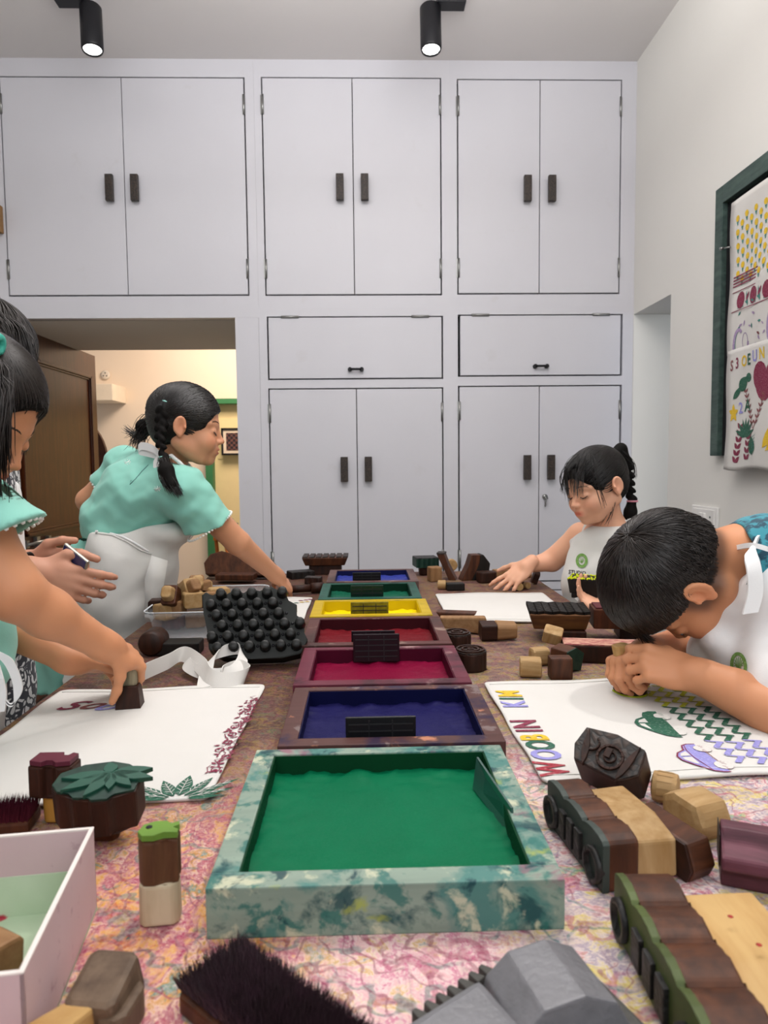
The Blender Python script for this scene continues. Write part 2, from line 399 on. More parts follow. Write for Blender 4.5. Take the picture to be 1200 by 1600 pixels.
def cupboard(label, fx0, fx1, fz0, fz1, openings):
    """face frame with door openings; openings: (x0, x1, z0, z1, kind, split)"""
    e = empty('built_in_cupboard', (fx0, D, fz0), (0, 0, 0), label, 'cupboard')
    b = MB(); W = fx1-fx0; Hh = fz1-fz0
    g = .007
    zs = sorted(openings, key=lambda o: o[2])
    # stiles and rails
    xa = min(o[0] for o in zs)-fx0; xb = max(o[1] for o in zs)-fx0
    b.box(0, xa, -.001, .05, 0, Hh).box(xb, W, -.001, .05, 0, Hh)
    cur = 0
    for o in zs:
        b.box(xa, xb, -.001, .05, cur, o[2]-fz0); cur = o[3]-fz0
    b.box(xa, xb, -.001, .05, cur, Hh)
    b.done('face_frame', M['cup'], e)
    MB().box(xa-.01, xb+.01, .052, .058, .0, Hh).done('dark_inside', M['gap'], e)
    for (x0, x1, z0, z1, kind, sp) in zs:
        x0 -= fx0; x1 -= fx0; z0 -= fz0; z1 -= fz0
        if kind == 'flap':
            d = MB().box(x0+g, x1-g, -.004, .03, z0+g, z1-g, .002).done('flap_door', M['cup'], e)
            h1, h2 = x0+(x1-x0)*.13, x0+(x1-x0)*.87
            hinge(d, h1, z1-.004, True); hinge(d, h2, z1-.004, True)
            xm = (x0+x1)/2; zm = z0+.05
            b = MB(); b.tube([(xm-.028, -.022, zm), (xm-.012, -.028, zm), (xm+.012, -.028, zm), (xm+.028, -.022, zm)], .006, 8)
            b.tube([(xm-.03, 0, zm), (xm-.03, -.024, zm)], .011, 10).tube([(xm+.03, 0, zm), (xm+.03, -.024, zm)], .011, 10)
            b.done('pull', M['black'], d)
        else:
            hz, key = kind
            s = sp-fx0
            for (a, c, side) in ((x0+g, s-.002, -1), (s+.002, x1-g, 1)):
                d = MB().box(a, c, -.004, .03, z0+g, z1-g, .002).done('door', M['cup'], e)
                hx = (c-.065) if side < 0 else (a+.055)
                bar_handle(d, hx, hz-fz0)
                ex = a if side < 0 else c
                hinge(d, ex, z1-(z1-z0)*.125); hinge(d, ex, z0+(z1-z0)*.125)
                if key and side > 0:
                    kz = hz-fz0-.155
                    b = MB(); b.M = Matrix.Translation((a+.03, -.004, kz)) @ Matrix.Rotation(PI/2, 4, 'X'); b.lathe([(.014, 0), (.014, .006), (.0001, .008)], 16); b.M = Matrix.Identity(4)
                    b.tube([(a+.03, -.01, kz), (a+.03, -.03, kz-.004), (a+.026, -.03, kz-.05)], .004, 6)
                    b.lathe([(.012, -.03), (.012, -.026)], 12, (a+.03, -.03, kz+.02))
                    b.done('key', M['steel'], d)
    return e
zt = zz(800, 93)-.002
xm1 = xx(400, 300); xm2 = xx(702, 300)
zmid = zz(690, 480)
cupboard('tall upper cupboard, two wide doors, directly above the passage opening', XL, xm1, oz, zt, [(xx(6, 290), xx(386, 290), zz(196, 463), zz(190, 120), (zz(195, 297), 0), xx(195, 290))])
cupboard('upper cupboard in the middle, its handles above the row of dye trays', xm1+.0005, xm2, zmid, zt, [(xx(411, 290), xx(690, 290), zz(552, 462), zz(548, 121), (zz(552, 296), 0), xx(552, 290))])
cupboard('upper cupboard nearest the right wall, above the smaller flap door', xm2, XR, zmid, zt, [(xx(714, 290), xx(970, 290), zz(843, 460), zz(843, 124), (zz(843, 298), 0), xx(843, 290))])
zb_ = .06
cupboard('lower middle cupboard with a flap over two doors, no key', xm1, xm2, zb_, zmid, [(xx(418, 540), xx(692, 540), zz(555, 593), zz(555, 494), 'flap', 0), (xx(421, 700), xx(693, 700), zz(558, 912), zz(558, 606), (zz(558, 733), 0), xx(558, 700))])
cupboard('lower right cupboard with a flap over two doors and a key in the lock', xm2, XR, zb_, zmid, [(xx(717, 540), xx(971, 540), zz(843, 588), zz(843, 491), 'flap', 0), (xx(716, 700), xx(969, 700), zz(842, 909), zz(842, 602), (zz(842, 730), 1), xx(842, 700)), (xx(716, 800), xx(969, 800), .12, zz(842, 921), 'flap', 0)])
o = one_box('baseboard_back', ox1, XR, D+.0, D+.06, 0, .06, M['skirt']); o['kind'] = 'structure'
o = one_box('trim_4', ox1, xm1-.001, D-.001, D+.06, .06, oz-.0005, M['cup']); o['kind'] = 'structure'
# thin trim strip where the cupboards meet the corner and the ceiling
o = one_box('cardboard_box', xx(-60, 345), xx(6, 345), D-.09, D-.006, zz(3, 366), zz(3, 324), plain('brown_cardboard', '9c7850', .8)); tag(o, 'edge of a brown cardboard box at the left cupboard door', 'box')

# ------------------------------------------------------------------ track lights
def track_light(px, py, tx, tx2, label, tilt):
    p = on_y(px, py, 3.22)
    e = empty('track_spotlight', (p[0], p[1], CEILZ), (0, 0, 0), label, 'spotlight', None)
    hz = p[2]-CEILZ
    MB().box(*sorted((tx-p[0], tx2-p[0])), -.035, .035, -.035, 0, .003).done('mounting_plate', M['black'], e)
    b = MB(); b.M = Matrix.Translation((0, 0, hz)) @ Matrix.Rotation(tilt, 4, 'Y') @ Matrix.Rotation(-.14, 4, 'X')
    b.lathe([(.042, .10), (.046, .095), (.046, -.085), (.043, -.095), (.038, -.095), (.036, -.07)], 28); MT = b.M.copy()
    b.done('lamp_body', M['black'], e)
    b = MB(); b.tube([(0, 0, -.03), (0, 0, hz+.1)], .012, 10).done('swivel', M['black'], e)
    t = NT('lit_lamp_lens'); t.set((1, 1, 1, 1), .4); t.b.inputs['Emission Color'].default_value = (1, .98, .9, 1); t.b.inputs['Emission Strength'].default_value = 9
    b = MB(); b.M = MT; b.lathe([(.038, -.088), (.030, -.088), (.0001, -.082)], 24).done('lens', t.m, e)
    q = MT @ Vector((0, 0, -.12)); tgt = MT @ Vector((0, 0, -2))
    base = Vector((p[0], p[1], CEILZ))
    s = spot('track_spotlight_beam', base+q, base+tgt, 7, 75, .7, .03, (1, .99, .97))
    return e
pA = on_y(143, 46, 3.22); pB = on_y(673, 46, 3.22)
track_light(143, 46, float(on_y(84, 0, 3.2)[0]), float(on_y(134, 0, 3.2)[0]), 'black track spotlight, the left one of the two lit on the ceiling', -.06)
track_light(673, 46, float(on_y(683, 0, 3.2)[0]), float(on_y(728, 0, 3.2)[0]), 'black track spotlight, the right one of the two lit on the ceiling', .0)

# ------------------------------------------------------------------ right wall: pin board, cloths, switch plate
def onw(px, py, dx=0.0): return on_x(px, py, XR-dx)
a0 = onw(1132, 298); a1 = onw(1132, 712)
M['slate'] = wood('slate_green_frame', '3a4c48', '566a62', 'y', .8)
fy1 = float(a0[1]); ftop = float(a0[2]); fbot = float(a1[2]); fy0 = .9
e = empty('pin_board', (XR, fy1, fbot), (0, 0, 0), 'large pin board with slate green wooden frame on the right wall', 'pin board')
fw = .055
MB().box(-.035, -.0, -fw, 0, 0, ftop-fbot, .003).box(-.035, -.0, fy0-fy1, -fw, ftop-fbot-fw*1.2, ftop-fbot, .003).done('frame', M['slate'], e)
MB().box(-.014, 0, fy0-fy1, -fw, 0, ftop-fbot-fw*1.2).done('board', plain('black_felt', '17171a', .95), e)
M['cloth'] = NT('white_cotton'); v = M['cloth'].coord()
wv = M['cloth'].noise(M['cloth'].coord((300, 300, 300)), 1, 2)
M['cloth'].set(M['cloth'].mix(M['cloth'].noise(v, 6, 4), s2l('ccc9c3'), s2l('d6d3cf')), .9); M['cloth'].bump(wv, .25, .0006); M['cloth'] = M['cloth'].m
ink = {}
for nm, c in (('maroon', '7a1c3c'), ('yellow', 'd8b21a'), ('green', '17553f'), ('periwinkle', '8e8ac8'), ('red', '9a2434'), ('teal', '2a7a70'), ('lilac', '9b86a8'), ('black', '1c1c20'), ('lime', 'b4b81e'), ('brown', '7c4040'), ('logo', '6f9a48')):
    tt = NT('ink_'+nm); n_ = tt.noise(tt.coord(), 260, 2)
    cc = s2l(c); tt.set(tt.mix(tt.math('MULTIPLY', tt.ramp(n_, [(.52, 0.0), (.72, 1.0)]), .4), cc, tuple(min(1, x+.3) for x in cc[:3])+(1,)), .75); ink[nm] = tt.m
class Print:
    """flat ink shapes in (u, v), grouped by ink; placed by a mapping function"""
    def __init__(s): s.d = {}
    def poly(s, c, pts):
        s.d.setdefault(c, []).append([tuple(p) for p in pts]); return s
    def line(s, c, pts, wd):
        pts = [np.array(p, float) for p in pts]
        for a, b in zip(pts[:-1], pts[1:]):
            d = b-a; l = np.linalg.norm(d)
            if l < 1e-9: continue
            n = np.array([-d[1], d[0]])/l*wd/2; ex = d/l*wd*.25
            s.poly(c, [a-n-ex, b-n+ex, b+n+ex, a+n-ex])
        return s
    def ell(s, c, cx_, cy_, rx, ry, rot=0, n=14):
        ca, sa = math.cos(rot), math.sin(rot)
        return s.poly(c, [(cx_+rx*math.cos(t)*ca-ry*math.sin(t)*sa, cy_+rx*math.cos(t)*sa+ry*math.sin(t)*ca) for t in np.linspace(0, 2*PI, n, endpoint=False)])
    def ring(s, c, cx_, cy_, rx, ry, wd, rot=0, n=18):
        ca, sa = math.cos(rot), math.sin(rot)
        P = [(cx_+rx*math.cos(t)*ca-ry*math.sin(t)*sa, cy_+rx*math.cos(t)*sa+ry*math.sin(t)*ca) for t in np.linspace(0, 2*PI, n+1)]
        return s.line(c, P, wd)
    def leaf(s, c, base, tip, wd, vein=None):
        base = np.array(base, float); tip = np.array(tip, float); d = tip-base; n = np.array([-d[1], d[0]]); n = n/np.linalg.norm(n)
        L_ = [base+d*t+n*wd*math.sin(PI*t**.8) for t in np.linspace(0, 1, 7)]; R_ = [base+d*t-n*wd*math.sin(PI*t**.8) for t in np.linspace(1, 0, 7)][1:-1]
        return s.poly(c, L_+R_)
    def text(s, c, txt, x, y, size, rot=0, sx=1.0, flip=False, center=False, bold=.022, shear=0.0):
        cu = bpy.data.curves.new('t', 'FONT'); cu.body = txt; cu.size = size; cu.offset = size*bold; cu.resolution_u = 3; cu.shear = shear
        ob = bpy.data.objects.new('t', cu); me = ob.to_mesh()
        ca, sa = math.cos(rot), math.sin(rot); V = [vv.co.copy() for vv in me.vertices]
        if center:
            mx_ = [(min(q[k] for q in V)+max(q[k] for q in V))/2 for k in (0, 1)]
            for q in V: q.x -= mx_[0]; q.y -= mx_[1]
        for p in me.polygons:
            s.poly(c, [(x+(V[i].x*sx*(-1 if flip else 1))*ca-V[i].y*sa, y+(V[i].x*sx*(-1 if flip else 1))*sa+V[i].y*ca) for i in p.vertices])
        ob.to_mesh_clear(); bpy.data.objects.remove(ob); bpy.data.curves.remove(cu); return s
    def build(s, name, fn, parent, dz=0.0):
        verts = []; faces = []; fm = []; mats = []
        for k, (c, polys) in enumerate(s.d.items()):
            mats.append(ink[c])
            for P in polys:
                i0 = len(verts); h = dz + .00002*(len(faces) % 9) 
                verts += [fn(p[0], p[1], h+.00012*k) for p in P]; faces.append(tuple(range(i0, len(verts)))); fm.append(k)
        return mobj(name, verts, faces, parent=parent, mats=mats, fm=fm)
# cloths in (u along -Y from the board's far edge, v down from the top)
def hang(label, y_far, y_near, z_top, z_bot, wav, base_dx, name='printed_cloth'):
    e = empty(name, (XR, y_far, z_top), (0, 0, 0), label, 'cloth')
    nu, nv = 26, 30; V = []; F = []
    def f(u, v_, h=0.0):
        s_ = (v_/(z_top-z_bot))
        dx = base_dx + .004*math.sin(u*31+1)*s_ + .003*math.sin(v_*17+u*9)
        z = -v_ - (wav*math.sin(u*24)*max(0, s_-.9)*10)
        return (-(dx+h), -u, z)
    for i in range(nu+1):
        for j in range(nv+1): V.append(f((y_far-y_near)*i/nu, (z_top-z_bot)*j/nv))
    for i in range(nu):
        for j in range(nv): a = i*(nv+1)+j; F.append((a, a+1, a+nv+2, a+nv+1))
    o = mobj('cloth', V, F, M['cloth'], e, True)
    md = o.modifiers.new('thick', 'SOLIDIFY'); md.thickness = .002; md.offset = -1
    return e, f
def ybp(px, py): return float(onw(px, py, .04)[1])
def zbp(px, py): return float(onw(px, py, .04)[2])
yA = ybp(1143, 320); zA = zbp(1143, 318); zB = zbp(1140, 556); zC = zbp(1142, 733)
e1, f1 = hang('upper white cloth on the pin board, printed with yellow flowers and paisleys', yA, yA-1.1, zA, zB, 0, .040)
def UV(px, py):
    q = onw(px, py, .042); return (yA-float(q[1]), zA-float(q[2]))
P = Print()
hgt = zA-zB
u0, v0 = UV(1152, 335); u1, v1 = UV(1190, 305)
sp = abs(UV(1158, 335)[0]-u0)*1.15
fs = hgt*.042
for i in range(16):
    for j in range(5):
        u = .055+i*fs*1.25; v_ = .13*hgt+j*fs*2.1+(i % 2)*fs
        c = 'yellow' if i < 8 else 'maroon'
        P.ell(c, u, v_, fs*.5, fs*.5, 0, 8); P.poly('teal', [(u-.005, v_+fs*.5), (u+.005, v_+fs*.5), (u+.002, v_+fs*1.05), (u-.002, v_+fs*1.05)]); P.poly('teal', [(u-fs*.3, v_+fs*.6), (u+fs*.3, v_+fs*.6), (u, v_+fs*.85)])
vb = hgt*.50
for k in range(4): P.line('maroon', [(.03, vb+k*.011), (1.05, vb+k*.011)], .005)
P.line('maroon', [(.03, vb+.055), (1.05, vb+.055)], .003).line('maroon', [(.03, vb+.125), (1.05, vb+.125)], .003)
for k in range(11):
    u = .085+k*.085
    P.ell('maroon', u, vb+.09, .024, .030, .2)
    for a in (-.012, 0, .012): P.line('teal', [(u+a, vb+.065), (u+a*1.3, vb+.118)], .003)
    P.leaf('teal', (u+.045, vb+.12), (u+.035, vb+.065), .006).leaf('maroon', (u+.035, vb+.1), (u+.055, vb+.07), .007).leaf('teal', (u+.028, vb+.1), (u+.05, vb+.112), .004)
vp = hgt*.70
random.seed(5)
for k in range(6):
    u = .10+k*.17; s_ = 1 if k % 2 else -1
    cp = [(u+.05*math.cos(a)*(1-a/9)+.02*s_, vp+.115+s_*(-.02)+.085*math.sin(a)*(1-a/12)) for a in np.linspace(0, 5.2, 22)]
    P.line('lilac', cp, .012); P.line('teal', [(p[0]*.86+u*.14, p[1]*.86+(vp+.11)*.14) for p in cp], .003)
    P.ring('lilac', u+.012, vp+.13, .016, .03, .003)
for k in range(90):
    u = random.uniform(.05, 1.0); v_ = vp+random.uniform(.0, hgt*.28); a = random.uniform(0, 6.3); l_ = random.uniform(.012, .028)
    P.leaf(random.choice(['teal', 'lilac', 'lilac', 'brown', 'teal']), (u, v_), (u+l_*math.cos(a), v_+l_*math.sin(a)), l_*.2)
P.build('printed_pattern', lambda u, v_, h: f1(u, v_, h+.0012), e1)
# lower cloth
yB = ybp(1141, 560); 
e2, f2 = hang('lower white cloth pinned on the board, printed with SEOEUN, a parrot and leaves', yB, yB-1.0, zB+.015, zC, .006, .050)
def UV2(px, py):
    q = onw(px, py, .052); return np.array((yB-float(q[1]), zB+.015-float(q[2])))
P = Print()
zt_ = 0
for k, (ch, c, px, py) in enumerate((('S', 'brown', 1142, 580), ('3', 'maroon', 1150, 576), ('O', 'yellow', 1159, 573), ('E', 'green', 1168, 570), ('U', 'periwinkle', 1176, 565), ('N', 'yellow', 1186, 561))):
    u, v_ = UV2(px, py)
    P.text(c, ch, u, -v_, .054, 0, .8)
u, v_ = UV2(1186, 601)
P.ell('maroon', u+.0, -v_+.03, .04, .05).ell('maroon', u+.08, -v_+.035, .045, .045).ell('maroon', u+.02, -v_-.0, .045, .06, .5)
a_ = UV2(1145, 624); b_ = UV2(1168, 588)
P.leaf('green', (a_[0], -a_[1]), ((a_[0]*.4+b_[0]*.6), -(a_[1]*.4+b_[1]*.6)), .012).leaf('green', (a_[0]*.6+b_[0]*.4, -(a_[1]*.6+b_[1]*.4)), (b_[0], -b_[1]), .024)
P.ell('green', b_[0]+.005, -b_[1]-.004, .016, .016)
u, v_ = UV2(1151, 645)
P.text('periwinkle', '2', UV2(1152, 646)[0], -UV2(1152, 646)[1], .055).text('green', 'A', UV2(1161, 643)[0], -UV2(1161, 643)[1], .06)
u, v_ = UV2(1145, 646)
for a in range(5): P.leaf('yellow', (u, -v_), (u+.03*math.cos(a*1.26+.3), -v_+.035*math.sin(a*1.26+.3)), .009)
u, v_ = UV2(1163, 683)
for a in (-1.2, -.75, -.35, 0, .35, .75, 1.2): P.leaf('green', (u, -v_), (u+.07*math.sin(a), -v_+.07*math.cos(a)), .009)
for sgn in (-1, 1):
    b0 = UV2(1177, 670)
    pts = [(b0[0]+sgn*(.0+t_*.09)*(1-.25*t_), -b0[1]+t_*.15) for t_ in np.linspace(0, 1, 9)]
    P.line('brown', pts, .0035)
    for q in pts[1:]:
        P.leaf('brown', q, (q[0]+.018*sgn, q[1]+.012), .004).leaf('brown', q, (q[0]-.014*sgn, q[1]+.014), .004)
for (px, py, n_) in ((1149, 722, 6), (1165, 718, 4)):
    b0 = UV2(px, py)
    for k in range(n_):
        q = (b0[0]+.004*k, -b0[1]+.024*k); P.leaf('maroon', q, (q[0]+.024, q[1]+.02), .008).leaf('maroon', q, (q[0]-.018, q[1]+.022), .008)
b0 = UV2(1176, 711); b1 = UV2(1174, 680)
P.leaf('green', (b0[0], -b0[1]), (b1[0], -b1[1]), .022)
for k in range(5): P.line('teal', [(b0[0], -b0[1]+.015+.012*k), (b0[0]+.018, -b0[1]+.024+.012*k)], .002)
b0 = UV2(1192, 700); P.leaf('yellow', (b0[0], -b0[1]), (b0[0]+.09, -b0[1]+.11), .02).leaf('yellow', (b0[0]+.015, -b0[1]-.01), (b0[0]+.1, -b0[1]+.05), .012)
P.build('printed_pattern', lambda u, v_, h: f2(u, -v_, h+.0012), e2)
q = onw(1141, 386, .045)
e = empty('push_pin', q, (0, 0, 0), 'steel push pin on the left edge of the upper pinned cloth', 'pin')
MB().tube([(0, 0, 0), (-.012, .03, .004)], .003, 6).tube([(-.012, .03, .004), (-.016, .042, .006)], .006, 8).done('pin', M['steel'], e)
# switch plate
c0 = onw(1085, 790); c1 = onw(1124, 832)
e = empty('switch_plate', (XR, float(c0[1]+c1[1])/2, float(onw(1105, 812)[2])), (0, 0, 0), 'white double socket and switch plate on the right wall', 'switch')
hy = abs(float(c0[1]-c1[1]))/2; hz = .055
M['plas'] = plain('white_switch_plastic', 'e6e4e0', .35, var=.02)
MB().box(-.012, 0, -hy, hy, -hz, hz, .004).box(-.016, 0, -hy*.85, hy*.85, -hz*.8, hz*.8, .003).done('plate', M['plas'], e)
for k in (-1, 1):
    b = MB().box(-.024, -.01, k*.014-.012, k*.014+.012, -.028, .028, .003); b.done('rocker_switch', M['plas'], e)
b = MB()
for k in (-1, 1):
    for (dy, dz) in ((-.012, -.014), (.012, -.014), (0, .014)): b.box(-.0168, -.0155, k*hy*.56+dy-.004, k*hy*.56+dy+.004, dz-.004, dz+.004)
b.done('socket_holes', M['black'], e)
from mathutils import noise as mnoise
# ------------------------------------------------------------------ the printing table
TXL = float(tb(130, 1045)[0]); TXR = float(tb(900, 945)[0]); TYF = float(tb(800, 891)[1]); TYN = .30
t = NT('ink_stained_table_top')
geo = t.node('ShaderNodeTexCoord').outputs['Object']
sep = t.node('ShaderNodeSeparateXYZ', i_Vector=geo)
big = t.noise(t.coord((1, 1, 1), warp=.1), 3.2, 4)
# bare, pale boards at the near end, ground-in brown dye over the middle and far end
yy = t.math('ADD', t.math('ADD', sep.outputs['Y'], t.math('MULTIPLY', big, .5)), t.math('MULTIPLY', sep.outputs['X'], -.36))
age = t.ramp(t.math('MULTIPLY', t.math('SUBTRACT', yy, -.44), 2.9), [(.0, 0.0), (.8, 1.0)])
def nz(scale, seed, vs=(1, 1, 1), rot=0.0, warp=.05, detail=9, rough=.72):
    v = t.coord(vs, warp=warp, wscale=14+seed, rot=(0, 0, rot)); mp = t.node('ShaderNodeVectorMath', operation='ADD', i_0=v); mp.inputs[1].default_value = (seed*3.1, seed*1.7, seed)
    return t.noise(mp.outputs[0], scale, detail, rough)
near1 = t.ramp(nz(20, 1.0), [(.30, '8a6a70'), (.37, 'c9a4a0'), (.42, 'e2c6c2'), (.455, 'c25a84'), (.48, 'e4cdc8'), (.515, 'dba0a8'), (.55, 'e8d2c4'), (.575, 'c79a3a'), (.60, 'e0c2b8'), (.635, '4d8078'), (.66, 'd9b4b0'), (.72, 'a03a62')])
near2 = t.ramp(nz(17, 2.6, (1, .55, 1), .5), [(.32, '35605a'), (.39, 'c77048'), (.43, 'd9a24a'), (.47, 'cf8f84'), (.50, 'a83e5c'), (.53, 'dcb6a4'), (.56, 'cf9038'), (.60, '4d857c'), (.64, 'd8bcb0'), (.70, '7a3a5c')])
near3 = t.ramp(nz(18, 4.1, (.5, 1, 1), -.6), [(.32, '5a6a66'), (.40, 'b8a49a'), (.44, 'c9b848'), (.47, 'cfc0b8'), (.51, '8a7c94'), (.54, 'd8ccc4'), (.58, 'b86878'), (.61, 'a8b07a'), (.65, '5e8c84'), (.70, 'ccb0a8')])
far1 = t.ramp(nz(20, 5.2, (.45, 1, 1), .2), [(.28, '1e1414'), (.39, '3c2622'), (.45, '553a30'), (.475, '7a662e'), (.50, '6e4e3e'), (.54, '4c2830'), (.58, '6e5a46'), (.61, '3c503e'), (.64, '806c30'), (.70, '7a5a4a')])
far2 = t.ramp(nz(26, 7.4, (.6, 1, 1), -.3), [(.30, '3c3034'), (.39, '5c4448'), (.44, '8a7468'), (.47, '6c3c4c'), (.50, 'a08c7c'), (.53, 'a8883c'), (.555, '6c7450'), (.59, 'a4948c'), (.63, '8c4a58'), (.68, 'b0a094')])
sel = lambda sc_, sd, lo, hi: t.ramp(nz(sc_, sd, detail=3), [(lo, 0.0), (hi, 1.0)])
xl = t.math('ADD', sep.outputs['X'], t.math('MULTIPLY', t.math('SUBTRACT', big, .5), .5))
left = t.ramp(t.math('MULTIPLY_ADD', xl, -3.0, .10), [(.30, 0.0), (.55, 1.0)])
right = t.ramp(t.math('MULTIPLY_ADD', xl, 3.0, .0), [(.30, 0.0), (.55, 1.0)])
nearc = t.mix(right, t.mix(left, near1, near2), near3)
farc = t.mix(t.math('MULTIPLY', t.ramp(t.math('MULTIPLY_ADD', xl, 3.0, .3), [(.3, 0.0), (.6, 1.0)]), 1.0), far1, far2)
dk = t.mix(1.0, farc, s2l('c4b0a4'), 'MULTIPLY')
deep = t.ramp(t.math('MULTIPLY', t.math('SUBTRACT', yy, -.20), 1.2), [(.0, 0.0), (.8, 1.0)])
base = t.mix(age, nearc, t.mix(deep, farc, dk))
far = t.math('SUBTRACT', 1.0, t.math('MULTIPLY', age, .80))
for (c, sc_, sd, lo) in (('a02c5c', 9.5, .4, .93), ('33706c', 8.2, 1.9, .955), ('7c2c48', 13.5, 2.8, .95)):
    v = t.coord((1, 1, 1), warp=.16, wscale=12+sd*2, rot=(0, 0, sd))
    wv = t.node('ShaderNodeTexWave', i_Vector=v, i_Scale=sc_, i_Distortion=9.0, i_Detail=3.0, wave_type='RINGS' if sd < 1 else 'BANDS')
    brk = t.ramp(t.noise(t.coord(), 22+sd*5, 3), [(.42, 0.0), (.52, 1.0)])
    base = t.mix(t.math('MULTIPLY', t.math('MULTIPLY', t.ramp(wv.outputs['Fac'], [(lo-.05, 0.0), (lo, 1.0)]), brk), t.math('MULTIPLY', far, .6)), base, s2l(c))
speck = t.ramp(t.noise(t.coord(), 240, 3, .7), [(.40, 0.0), (.62, 1.0)])
base = t.mix(t.math('MULTIPLY', speck, .26), base, t.mix(age, s2l('e6cfc8'), s2l('8c7468')))
grain = t.noise(t.coord((120, 3, 120), warp=.01), 1, 3)
base = t.mix(t.math('MULTIPLY', t.ramp(grain, [(.52, 0.0), (.66, 1.0)]), .26), base, s2l('6a3446'))
t.set(base, .62); t.b.inputs['Specular IOR Level'].default_value = .2; t.bump(t.noise(t.coord(), 120, 5, .7), .5, .0015)
M['top'] = t.m
M['leg'] = wood('dark_table_wood', '2c1f1a', '453028', 'z', .8)
e = empty('printing_table', ((TXL+TXR)/2, (TYN+TYF)/2, 0), (0, 0, 0), 'long block-printing table with ink-stained wooden top', 'table')
cxT, cyT = (TXL+TXR)/2, (TYN+TYF)/2
MB().box(TXL-cxT, TXR-cxT, TYN-cyT, TYF-cyT, ZT-.035, ZT, .004).done('table_top', M['top'], e)
MB().box(TXL-cxT+.05, TXR-cxT-.05, TYN-cyT+.05, TYF-cyT-.05, ZT-.12, ZT-.034).done('rail', M['leg'], e)
for sx in (-1, 1):
    for sy in (-1, 1):
        a = sx*((TXR-TXL)/2-.09); b_ = sy*((TYF-TYN)/2-.1)
        MB().box(a-.035, a+.035, b_-.035, b_+.035, 0, ZT-.11, .003).done('leg', M['leg'], e)

# ------------------------------------------------------------------ dye trays
def inkmat(name, c, c2, spots=.5):
    t = NT(name); v = t.coord()
    n = t.noise(v, 14, 4); f = t.noise(v, 420, 2, .6)
    b = t.mix(n, s2l(c), s2l(c2))
    t.set(b, t.math('ADD', .30, t.math('MULTIPLY', f, .45)))
    t.b.inputs['Specular IOR Level'].default_value = .10
    hgt = t.math('ADD', t.math('MULTIPLY', n, .8), t.math('MULTIPLY', f, .25)); t.bump(hgt, .35, .0015); return t.m
def railmat(name, base_, patches):
    t = NT(name)
    v = t.coord((1, 1, 1), warp=.05, wscale=12)
    b = t.mix(t.noise(t.coord((8, 60, 60)), 1, 4), s2l(base_), tuple(x*.6 for x in s2l(base_)[:3])+(1,))
    for k, (c, sc_, lo, hi) in enumerate(patches):
        mp = t.node('ShaderNodeVectorMath', operation='ADD', i_0=v); mp.inputs[1].default_value = (k*2.7+.3, k*1.3, k*4.1)
        b = t.mix(t.math('MULTIPLY', t.ramp(t.noise(mp.outputs[0], sc_, 5, .6), [(lo, 0.0), (hi, 1.0)]), .85), b, s2l(c))
    t.set(b, .5); t.b.inputs['Specular IOR Level'].default_value = .25; t.bump(t.noise(t.coord((6, 80, 80)), 1, 4), .3, .001); return t.m
RL = .024
def tray(name, label, pxl, pxr, y_front_px, y_back_px, hgt, lvl, rail, inside, ink_, front_by_table=False):
    zt_ = ZT+hgt
    A = on_z(pxl, y_front_px, zt_); B = on_z(pxr, y_front_px, zt_); C = on_z((pxl+pxr)/2, y_back_px, zt_)
    x0, x1 = float(A[0]), float(B[0]); y0 = float((A[1]+B[1])/2); y1 = float(C[1])-.004
    e = empty(name, (x0, y0, ZT), (0, 0, 0), label, 'dye tray', 'dye trays in a row down the table')
    W = x1-x0; L = y1-y0
    bv = .0015
    for nm, bx in (('front_rail', (0, W, 0, RL)), ('back_rail', (0, W, L-RL*.7, L)), ('side_rail', (0, RL, RL, L-RL*.7)), ('side_rail', (W-RL, W, RL, L-RL*.7))):
        b = MB(); b.box(bx[0], bx[1], bx[2], bx[3], 0, hgt, bv); b.mi = 1
        b.done(nm, None, e, mats=[rail])
    # inner lining stained by the dye, colour darkened to stand in for shade
    b = MB(); i0 = RL-.0008
    b.quad([(i0, RL, .004), (i0+.001, RL, hgt-.003), (i0+.001, L-RL*.7, hgt-.003), (i0, L-RL*.7, .004)][::1])
    lining = MB().box(RL, W-RL, L-RL*.7-.0016, L-RL*.7+.0001, .003, hgt-.002).box(RL, RL+.0016, RL, L-RL*.7, .003, hgt-.002).box(W-RL-.0016, W-RL, RL, L-RL*.7, .003, hgt-.002).box(RL, W-RL, RL, RL+.0016, .003, hgt-.002).box(RL, W-RL, RL, L-RL*.7, .001, .004)
    b.bm.free(); lining.done('stained_shaded_lining', inside, e)
    nx, ny = 60, 50; V = []; F = []
    ph = rng.uniform(0, 6, 12)
    for i in range(nx+1):
        for j in range(ny+1):
            u = RL+.0015+(W-2*RL-.003)*i/nx; v_ = RL+.0015+(L-1.7*RL-.003)*j/ny
            edge = min(i, nx-i, j*1.0, (ny-j))/6.0
            nn_ = mnoise.noise(Vector((u*38, v_*38, ph[0]))); nf_ = mnoise.noise(Vector((u*110, v_*110, ph[1])))
            r_ = .0042*math.exp(-edge*1.1)*max(0, .55+1.1*nn_+.6*nf_)
            z = lvl + r_ + .0007*nn_+.00025*nf_
            V.append((u, v_, z))
    for i in range(nx):
        for j in range(ny): a = i*(ny+1)+j; F.append((a, a+ny+1, a+ny+2, a+1))
    o = mobj('dye', V, F, ink_, e, True)
    return e, (x0, x1, y0, y1, zt_)
brn = lambda n, c: railmat(n, c, [('3a2420', 10, .5, .6), ('8a7468', 22, .6, .68), ('6a2436', 14, .6, .66)])
TR = []
